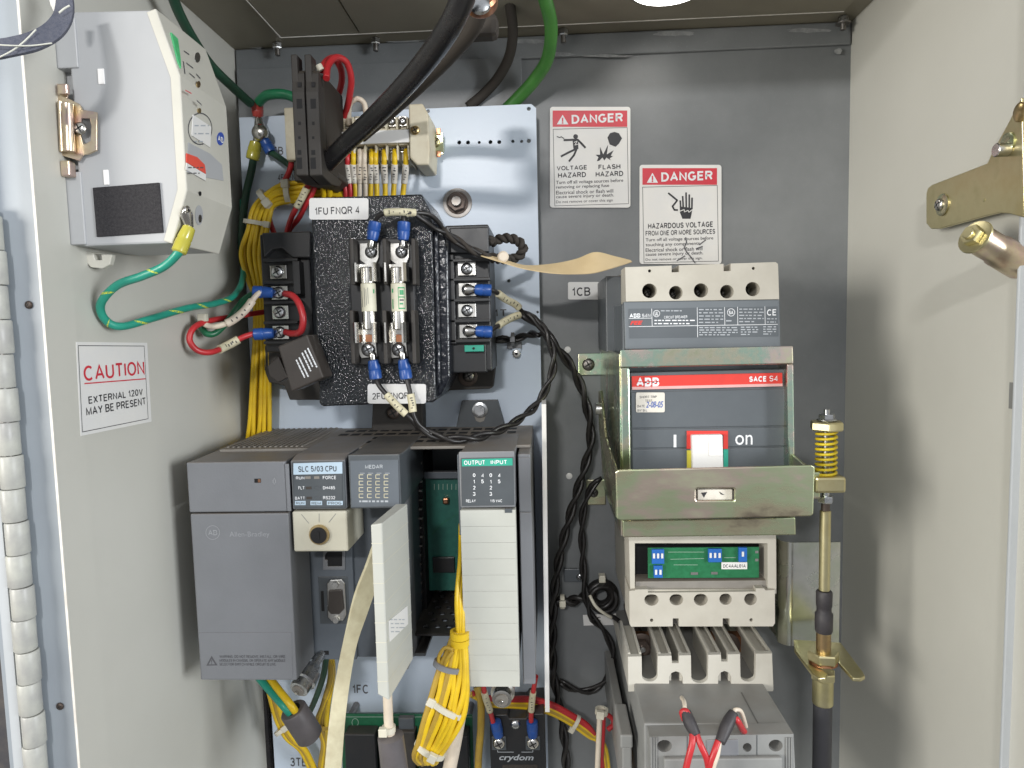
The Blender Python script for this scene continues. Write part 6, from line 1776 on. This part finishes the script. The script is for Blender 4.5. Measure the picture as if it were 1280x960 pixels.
for (x, y) in ((420, 730), (420.6, 774)):
    hexnut('jack_nut', pt(x, y, DQ + 0.003), FRONT, 0.0026, 0.0025, 'tin', cu)
boxp('side_slot', 401.4, 739, 405, 764, DQ + 0.0008, DQ - 0.0006, 'void_black', cu)
boxp('foot_hole', 405, 813.6, 411, 818.6, DQ + 0.0002, DQ - 0.0006, 'void_black', cu)

# second module with printed grid
md = T('logic_module', 'grey module with pale grid print on its head next to the processor', 'module', pt(470, 820, 0.05))
head(md, 436.4, 568, 500.6, 635.6, 545, 'plc_dark', nm='status_head')
slab('status_label', [(437.6, 576), (497.6, 574.6), (499, 632.6), (439.4, 634)], DP + 0.0004, 0.0008, 'plc_blue', md)
MP_ = fp(DP + 0.0004)
txt('MEDAR', 456.4, 580.6, 478.4, 585.8, MP_, 'ink_pale', md, 0.02)
for r_ in range(4):
    for k in range(4):
        x, y = 449 + k * 10.4, 593.4 + r_ * 8.0
        strokes('grid_print', [[(x + 5, y), (x, y), (x, y + 4.6), (x + 5, y + 4.6)]], MP_, 0.8, 'sleeve_cream', md)
strokes('grid_print', [[(450 + 10.4 * k, 591.4), (456 + 10.4 * k, 591.4)] for k in range(4)], MP_, 0.6, 'ink_pale', md)
blur_lines(449, 624.6, 488, 628.6, 1, MP_, 'ink_pale', md, 2.2, .2, 22)
boxw('module_face', pt(444.5, 760, 0.112).x, pt(516, 760, 0.112).x, zrb, zr1 - 0.004, 0.024, 0.112, 'plc_blue', md, bev=0.0008)
boxw('module_side', pt(504, 700, 0.14).x, pt(507.4, 700, 0.14).x, zrb + 0.008, zr1 - 0.03, 0.1122, 0.146, 'plc_grey', md, bev=0.0006)
boxp('foot_hole', 478, 813, 484, 818, 0.1123, 0.111, 'void_black', md)

# swing-out wiring arm on that module
DA, DA2 = 0.205, 0.160
wa = T('wiring_arm', 'long cream wiring terminal arm swung out of the rack', 'terminal arm', pt(478, 760, 0.18))
def P(x, y, d): return pt(x, y, d)
zt1, zb1 = P(474, 654, DA).z, P(478, 876, DA).z
zt3, zb3 = P(512, 634, DA2).z, P(516, 844, DA2).z
xa1, xb1 = P(467.5, 760, DA).x, P(481.5, 760, DA).x
xa2, xb2 = P(499, 740, DA2).x, P(513.5, 740, DA2).x
hz1 = [Vector((xa1, -DA, zt1 - 0.001)), Vector((xb1, -DA, zt1)), Vector((xb2, -DA2, zt1)), Vector((xa2, -DA2, zt1))]
hz2 = [Vector((xa1, -DA, zb1 + 0.004)), Vector((xb1, -DA, zb1)), Vector((xb2, -DA2, zb1 + 0.004)), Vector((xa2, -DA2, zb1 + 0.004))]
arm_ = mk('arm_body', hz1 + hz2, [[0, 1, 2, 3], [7, 6, 5, 4], [0, 4, 5, 1], [1, 5, 6, 2], [2, 6, 7, 3], [3, 7, 4, 0]], 'door_white', wa, bev=0.0008)
nrm = Vector((xb2 - xb1, DA - DA2, 0)).normalized().cross(Vector((0, 0, 1))).normalized()
if nrm.x < 0: nrm = -nrm
AP = (hz1[1] + nrm * 0.0001, nrm)
on('pencil_label', [(486, 776), (508.6, 757.4), (509.4, 780), (487, 802)], AP, 0.0004, 'label_white', wa)
blur_lines(488.6, 772, 507, 792, 4, (AP[0] + nrm * 0.0005, nrm), 'ink_pale', wa, 1.4, 0.6, 31)
for k in range(1, 9):
    z = zt1 + (zb1 - zt1) * k / 9
    q = [hz1[1].copy(), hz1[2].copy()]
    v = []
    for p in q:
        for dz in (0.00018, -0.00018): v.append(Vector((p.x, p.y, z + dz)) + nrm * 0.00012)
    mk('segment_line', v, [[0, 1, 3, 2]], 'cream_clean', wa, recalc=False)
    v = [Vector((xa1, -DA - 0.00012, z + 0.0002)), Vector((xb1, -DA - 0.00012, z + 0.0002)), Vector((xb1, -DA - 0.00012, z - 0.0002)), Vector((xa1, -DA - 0.00012, z - 0.0002))]
    mk('segment_line', v, [[0, 1, 2, 3]], 'cream_clean', wa, recalc=False)
ac = tube('arm_cable', [(484, 862, .190), (485, 885, .190), (486, 905, .190), (489, 930, .190), (491, 1000, .190)], 0.0030, 'wire_cream', label='cream cable leaving the bottom of the wiring arm into a ferrite', cat='cable')
tie_e(ac, pt(486, 911, .190), Vector((0, 0, 1)), 0.0036, 0.0036, 0.0016, head=140)
p0_, p1_ = pt(488, 918, .190), pt(498, 1000, .190)
lathe('ferrite_sleeve', p0_, p1_ - p0_, [(0, 0.0060), (0.0012, 0.0082), (0.03, 0.0086), (0.05, 0.0086)], 'ferrite_grey', None, seg=28, label='upright grey ferrite sleeve round the cream arm cable', cat='ferrite', group='grey ferrite sleeves')

# input/output module
io = T('io_module', 'input output module with green header and pale terminal door', 'module', pt(610, 850, 0.05))
head(io, 574.4, 564, 643.6, 634.6, 545, 'plc_grey')
slab('status_label', [(576, 572.6), (642, 571.2), (643, 631.6), (577, 632.6)], DP + 0.0006, 0.0010, 'plc_dark', io, bev=0.0002)
slab('green_header', [(577.2, 574), (640.6, 572.8), (640.8, 581.8), (577.4, 583)], DP + 0.0009, 0.0008, 'sign_green', io)
HG, HL = fp(DP + 0.0009), fp(DP + 0.0006)
txt('OUTPUT', 580, 575.4, 606, 581, HG, 'ink_white', io, 0.014)
txt('INPUT', 613.4, 574.8, 633.4, 580.4, HG, 'ink_white', io, 0.014)
for r_, row in enumerate((('0', '4', '0', '4'), ('1', '5', '1', '5'), ('2', '', '2', ''), ('3', '', '3', ''))):
    for k, s in enumerate(row):
        if s:
            x, y = 592 + k * 10.4, 591.6 + r_ * 7.8
            txt(s, x - (0.9 if s != '1' else 0), y, x + (2.3 if s != '1' else 1.6), y + 4.6, HL, 'ink_white', io, 0.012)
txt('RELAY', 582.6, 624, 594.6, 628, HL, 'ink_white', io, 0.012)
txt('115 VAC', 613, 624, 627.6, 628, HL, 'ink_white', io, 0.012)
boxw('module_body', pt(577, 760, 0.13).x, pt(647, 760, 0.13).x, zrb, zr1 - 0.004, 0.024, 0.130, 'plc_blue', io, bev=0.0008)
ddp = DP + 0.002
dz0, dz1 = pt(611, 637.6, ddp).z, pt(619, 858.5, ddp).z
xd0, xd1 = pt(578.5, 748, ddp).x, pt(647, 748, ddp).x
nd = 11
for k in range(nd):
    za_ = dz0 + (dz1 - dz0) * k / nd; zb_ = dz0 + (dz1 - dz0) * (k + 1) / nd
    boxw('door_segment', xd0, xd1, zb_ + 0.00004, za_ - 0.00004, ddp - 0.0012, ddp, 'door_white', io, bev=0.0002)
boxw('terminal_door', xd0, xd1, dz1, dz0, ddp - 0.010, ddp - 0.0012, 'door_white', io, bev=0.0008)
boxp('door_notch', 631, 636, 640, 641, ddp + 0.0004, ddp - 0.003, 'plc_dark', io)
boxw('end_cap', pt(650, 700, 0.142).x, x1r + 0.0000 + 0.0005, zrb - 0.006, zr1 - 0.0024, 0.0205, 0.140, 'plc_grey', rk, bev=0.0012)
xe0, xe1 = pt(651, 700, 0.1412).x, x1r + 0.0003
boxw('end_panel', xe0, xe1, pt(661, 640, 0.1412).z + 0.0004, pt(661, 572, 0.1412).z, 0.1402, 0.1412, 'plc_grey', rk, bev=0.0004)
boxw('end_panel', xe0, xe1, pt(668, 848, 0.1412).z, pt(661, 640, 0.1412).z - 0.0004, 0.1402, 0.1412, 'plc_grey', rk, bev=0.0004)

# coaxial connectors under the rack
def coax(label, p, ax_, m):
    o = T('coax_connector', label, 'connector', p, 'coaxial connectors under the rack')
    lathe('shell', p, ax_, [(0, 0.0060), (0.004, 0.0066), (0.005, 0.0084), (0.013, 0.0088), (0.014, 0.0072), (0.020, 0.0070), (0.0205, 0.0052)], m, o, seg=22)
    a_, u_, w_ = frame_of(Vector(ax_))
    lathe('insulator', p + a_ * 0.0204, ax_, [(0, 0.0046), (0.0012, 0.0046), (0.0013, 0.002)], 'plc_brown', o, seg=16)
    cyl('pin', p + a_ * 0.0214, p + a_ * 0.0236, 0.0014, 'tin', o, seg=10)
    cyl('stem', p - a_ * 0.03, p, 0.0035, m, o)
coax('dirty nickel coaxial connector beside the green wires under the rack', pt(392, 833, .125), Vector((-0.25, -0.85, -0.40)), 'steel')
coax('bright coaxial connector below the terminal door', pt(630, 852, .115), Vector((-0.02, -0.95, -0.12)), 'tin')

# flat cream cable
fl = ribbon('flat_cable', [(470, 672, .140), (458, 706, .150), (444, 742, .160), (433, 786, .168), (422, 836, .172), (413, 890, .174), (406, 960, .174), (402, 1010, .174)],
            [(478, 700, .140), (471, 728, .148), (459, 764, .158), (447, 800, .166), (439, 842, .170), (432, 896, .172), (427, 960, .172), (423, 1010, .172)], 'sleeve_cream', 0.0034, label='flat cream cable curving down out of the rack', cat='cable')

# left ferrite with its wires
p0_, p1_ = pt(366, 887, .120), pt(388, 921, .112)
fe = lathe('ferrite_sleeve', p1_, p0_ - p1_, [(0, 0.0088), (0.0015, 0.0100), ((p0_ - p1_).length - 0.0012, 0.0100), ((p0_ - p1_).length, 0.0090)], 'ferrite_grey', None, seg=28, label='slanted grey ferrite sleeve round green and yellow wires', cat='ferrite', group='grey ferrite sleeves')
lathe('bore', p0_ - (p0_ - p1_).normalized() * 0.0006, p0_ - p1_, [(0, 0.0058), (0.0008, 0.0058)], 'void_black', fe, seg=22)
GF = 'wires through the slanted ferrite'
tube('ferrite_wire', [(322, 845, .105), (340, 866, .116), (356, 884, .124), (368, 898, .120), (382, 914, .114)], 0.0029, 'wire_teal', label='green wire with yellow stripe entering the slanted ferrite', cat='wire', group=GF)
tube('ferrite_wire', [(334, 843, .104), (348, 862, .116), (364, 882, .124), (374, 897, .119), (386, 912, .113)], 0.0028, 'wire_yellow', label='yellow wire entering the slanted ferrite', cat='wire', group=GF)
tube('rack_wire', [(408, 820, .090), (404, 845, .085), (395, 872, .075), (384, 896, .065), (376, 910, .058)], 0.0024, 'wire_green_dark', label='dark green wire hanging beside the dirty coaxial connector', cat='wire')
# yellow wires bunched behind the ferrite
yb2 = T('yellow_wire_bunch', 'small bunch of yellow wires tied behind the slanted ferrite', 'wires', pt(395, 900, .045))
for k in range(4):
    tube('wire', [(410 + k * 1.6, 816, .080), (413 + k, 845, .074 - .002 * k), (404 + k * 2, 880, .064), (396 + k * 4, 905, .054 + .002 * k), (404 - k * 1.0 + k * 3, 928, .048), (400 + k * 3, 960, .040), (398 + k * 3, 1010, .036)], 0.0022, 'wire_yellow' if k % 2 else 'wire_ochre', yb2, seg=8)
for k in range(3):
    tube('wire', [(330 + k * 4, 838, .070), (338 + k * 4, 872, .066), (346 + k * 4, 900, .060), (358 + k * 4, 922, .052), (376 + k * 3, 938, .046), (388 + k * 3, 962, .040)], 0.0022, 'wire_yellow' if k != 1 else 'wire_ochre', yb2, seg=8)
tie_e(yb2, pt(352, 912, .0565), Vector((0.6, 0, -0.8)), 0.0062, 0.0042, 0.0015, head=150)
tie_e(yb2, pt(404, 905, .056), Vector((0.1, 0, 1)), 0.0075, 0.0060, 0.0016, m='wire_ochre')

# yellow hank under the open slot
hk = T('yellow_wire_hank', 'folded hank of yellow wires tied twice below the open rack slot', 'wires', pt(560, 870, .12))
cx0 = [(577, 690, .150), (575, 730, .152), (574, 770, .154), (573, 792, .156)]
for k in range(3):
    tube('wire', [(576 + k * 3.4, 655, .120), (575 + k * 2.6, 700, .144 - .004 * k), (571 + k * 4.0, 745, .156 - .002 * k), (572 + k * 3.2, 780, .158), (575 + k * 2, 800, .158)], 0.0016, 'wire_yellow', hk, seg=8)
for k in range(15):
    u_ = (k % 8) / 7 + (0.07 if k >= 8 else 0)
    lay = 0 if k < 8 else 1
    m = 'wire_ochre' if (lay and k % 2) or k in (0, 2) else 'wire_yellow'
    d_ = .156 - lay * 0.0055 + random.uniform(-.001, .001)
    J = lambda a=1.8: random.uniform(-a, a)
    tube('wire', [(568 + u_ * 11, 790, d_ + .002), (561 + u_ * 20 + J(), 814, d_ + .003), (550 + u_ * 34 + J(), 840, d_ + .005), (541 + u_ * 43 + J(), 870, d_ + .007), (531 + u_ * 45 + J(), 900, d_ + .008), (522 + u_ * 39 + J(), 928, d_ + .008), (518 + u_ * 30 + J(), 945, d_ + .006), (524 + u_ * 20, 953 + J(), d_ + .001)], 0.0021, m, hk, seg=8)
for y in (793, 802):
    tie_e(hk, pt(574.5, y, .1575), Vector((0.05, 0, 1)), 0.0056, 0.0056, 0.0020, m='wire_yellow', name='knot_turn')
tie_e(hk, pt(560, 884, .1600), Vector((0.55, 0, 1)), 0.0130, 0.0068, 0.0017, head=158)
tie_e(hk, pt(538, 936, .1600), Vector((0.55, 0, 1)), 0.0108, 0.0068, 0.0017, head=75)
tube('end_loop', [(566, 812, .164), (556, 810, .162), (549, 820, .160), (549, 830, .160), (554, 832, .161), (560, 822, .163), (566, 814, .163)], 0.0013, 'wire_ochre', hk)
tie_e(hk, pt(560, 832, .1585), Vector((0.3, 0, 1)), 0.0095, 0.0062, 0.0016, m='plc_grey')
tube('cream_cable', [(580, 862, .120), (574, 895, .122), (568, 930, .124), (560, 970, .124), (552, 1010, .124)], 0.0052, 'wire_cream', label='thick cream cable passing behind the yellow hank', cat='cable', seg=12)
tube('yellow_wire', [(596, 858, .070), (601, 876, .072), (601, 910, .070), (598, 950, .066), (597, 1010, .060)], 0.0030, 'wire_ochre', label='pair of dull yellow wires dropping beside the relay', cat='wire')

# green board at the foot
gb = T('circuit_board', 'green circuit board with dark components below the rack', 'circuit board', pt(500, 930, 0.022))
boxp('board', 428, 893, 592, 1010, 0.046, 0.0445, 'pcb_green', gb)
for (px, py) in ((440, 990), (585, 990), (436, 900), (585, 900)):
    p = pt(px, py, 0.0446); cyl('standoff', (p.x, -0.0203, p.z), p, 0.003, 'steel_dull', gb, seg=10)
boxp('component', 432, 918, 470, 1005, 0.060, 0.0462, 'black_plastic', gb, bev=0.001)
boxp('component', 474, 915, 520, 1005, 0.056, 0.0462, 'dusty_black', gb, bev=0.001)
boxp('component', 524, 920, 586, 1005, 0.062, 0.0462, 'black_plastic', gb, bev=0.001)
boxp('header', 498, 898, 517, 912, 0.052, 0.0462, 'plc_dark', gb, bev=0.0006)
strokes('board_print', [circ(444, 903, 4, 14, 5) + [circ(444, 903, 4, 14, 5)[0]], [(516, 896), (516, 915)], [(430, 896), (590, 896)]], fp(0.046), 0.7, 'pcb_print', gb)
boxp('component', 460, 912, 472, 915, 0.050, 0.0462, 'tin', gb)

# solid state relay
ss = T('solid_state_relay', 'black solid state relay with two screw terminals and red leads', 'relay', pt(645, 930, 0.020))
DSR = 0.062
slab('housing', [(612, 894), (634, 893), (637, 898), (657, 898), (660, 892.6), (680, 892), (683, 1000), (614, 1000)], DSR, DSR - 0.0203, 'black_plastic', ss, bev=0.0008)
lathe('mount_dome', pt(644.6, 902, DSR - 0.004), FRONT, [(0, 0.0050), (0.003, 0.0050), (0.0055, 0.0030), (0.006, 0.001)], 'steel', ss)
for x in (623.6, 666):
    boxp('terminal_pad', x - 9, 921, x + 9, 938, DSR + 0.0014, DSR - 0.0005, 'plc_dark', ss, bev=0.0006)
    screw(ss, pt(x, 928.6, DSR + 0.0014), 0.0052, m='brass' if False else 'tin')
SRP = fp(DSR)
txt('crydom', 624, 943, 667, 952.4, SRP, 'ink_pale', ss, 0.02, shear=0.25)
strokes('terminal_mark', [[(622, 936.6), (622, 940), (642, 940)], [(652, 940), (666, 940), (666, 936.6)]], SRP, 0.8, 'ink_pale', ss)
slab('red_patch', rect(628, 956, 672, 990), DSR + 0.0003, 0.0004, 'cap_brown', ss)
GY = 'red leads on the relay'
for (xa_, lb_, path) in ((623.6, 'red lead with sleeve on the relay terminal beside the yellow drop', [(617, 905, .068), (613, 890, .072), (606, 868, .082), (603, 845, .090)]), (666, 'red lead with sleeve on the relay terminal beside the white strip', [(664, 905, .068), (664, 890, .070), (666, 868, .074), (670, 845, .080)])):
    w_ = tube('relay_lead', path, 0.0020, 'wire_red', label=lb_, cat='wire', group=GY)
    lug(w_, pt(path[0][0] + (2 if xa_ < 640 else 1), 901, .0672), pt(xa_, 921, .0660), 0.0046)
    sleeve(path, 0.36, 0.72, 0.0027, w_)

# red and yellow harness running right under the strip
hn = T('wire_harness', 'red and yellow harness curving below the terminal door', 'wires', pt(660, 880, .045))
for k, (m, o_) in enumerate((('wire_yellow', 6), ('wire_ochre', 10), ('wire_red', 0), ('wire_red', 3.5), ('wire_yellow', 12), ('wire_ochre', 8))):
    tube('wire', [(588 + k, 866 + o_ * .3, .070), (612, 872 + o_ * .7, .064), (640, 873 + o_ * .8, .056), (664, 873 + o_, .048), (690, 880 + o_, .044), (716, 894 + o_, .042), (736, 908 + o_, .040), (748 + o_ * .5, 930, .036), (753 + o_ * .6, 960, .032), (755 + o_ * .6, 1010, .030)], 0.0021, m, hn, seg=8)
tie_e(hn, pt(664, 880, .048), Vector((1, 0, -0.1)), 0.0065, 0.0045, 0.0014, m='plc_grey', head=90)
tie_e(hn, pt(719, 903, .042), Vector((1, 0, -0.6)), 0.0065, 0.0045, 0.0014, head=10)
hv = T('vertical_wire_pair', 'upright red and cream wires tied between the harness and contactor', 'wires', pt(752, 930, .08))
tube('wire', [(754, 890, .080), (753, 920, .082), (751, 960, .084), (750, 1010, .084)], 0.0022, 'wire_red', hv, seg=8)
tube('wire', [(750, 889, .082), (748.6, 920, .085), (747, 960, .087), (746, 1010, .087)], 0.0022, 'wire_cream', hv, seg=8)
tube('wire', [(756, 892, .078), (764, 897, .076), (767, 905, .074), (760, 912, .074)], 0.0020, 'wire_red', hv, seg=8)
tie_e(hv, pt(752, 889, .081), Vector((0.1, 0, 1)), 0.0044, 0.0040, 0.0018, head=110)

# coil of cable with ferrite ring beside the breaker
fr2 = T('ferrite_ring', 'black ferrite ring wound with cable and tied beside the breaker', 'ferrite', pt(753, 745, .002))
def torus(name, c, axis, R, r, m, par, sx=28, sy=10):
    a_, u_, w_ = frame_of(Vector(axis))
    v, f = [], []
    for i in range(sx):
        t = 2 * math.pi * i / sx
        rd = u_ * math.cos(t) + w_ * math.sin(t)
        for j in range(sy):
            p = 2 * math.pi * j / sy
            v.append(Vector(c) + rd * (R + r * math.cos(p)) + a_ * r * math.sin(p))
    for i in range(sx):
        for j in range(sy):
            f.append([i * sy + j, ((i + 1) % sx) * sy + j, ((i + 1) % sx) * sy + (j + 1) % sy, i * sy + (j + 1) % sy])
    return mk(name, v, f, m, par, smooth=True)
rc = pt(752, 744, .012)
torus('core_ring', rc, (0.1, -1, 0), 0.0100, 0.0052, 'cable_matte', fr2)
torus('cable_turn', rc + Vector((0.001, -0.006, -0.001)), (-0.2, -1, 0.1), 0.0115, 0.0022, 'cable_matte', fr2)
torus('cable_turn', rc + Vector((-0.001, -0.010, 0.002)), (0.3, -1, -0.2), 0.0105, 0.0022, 'cable_matte', fr2)
tube('cable_tie', [(737, 744, .028), (744, 757, .030), (754, 766, .030), (764, 772, .026)], 0.0014, 'tie_white', fr2, seg=8)
boxp('tie_head', 749, 720, 757, 729, .020, .012, 'tie_white', fr2, bev=0.0006)
tube('cable_tail', [(760, 768, .022), (768, 772, .022), (778, 780, .020)], 0.0020, 'cable_matte', fr2)
o = slab('ferrite_label', [(728.6, 769), (776, 767), (777, 781), (729.6, 782)], 0.0012, 0.0009, 'label_white', label='white label reading 1NC under the ferrite ring', cat='label')
txt('1NC', 737, 770.6, 751, 777, fp(0.0012), 'ink_black', o, 0.01)
c2 = T('cable_clip', 'clear cable clip with screw on the back wall beside the hanging cables', 'clip', pt(715, 720, 0.0))
boxp('clip_base', 705, 711, 728, 728, .0030, .0004, 'breaker_grey', c2, bev=0.0008)
screw(c2, pt(725, 721, .0030), 0.0034, m='steel')
tw = twist('twisted_cable', 'short twisted black cable tied across to the ferrite ring', 'cable', [(694, 750, .018), (708, 753, .014), (724, 748, .012), (738, 742, .012)], 0.0026, 0.024, group='twisted black cables')
tie_e(tw, pt(703, 752, .0155), Vector((1, 0, 0)), 0.0056, 0.0056, 0.0016, head=100)

flush_text()
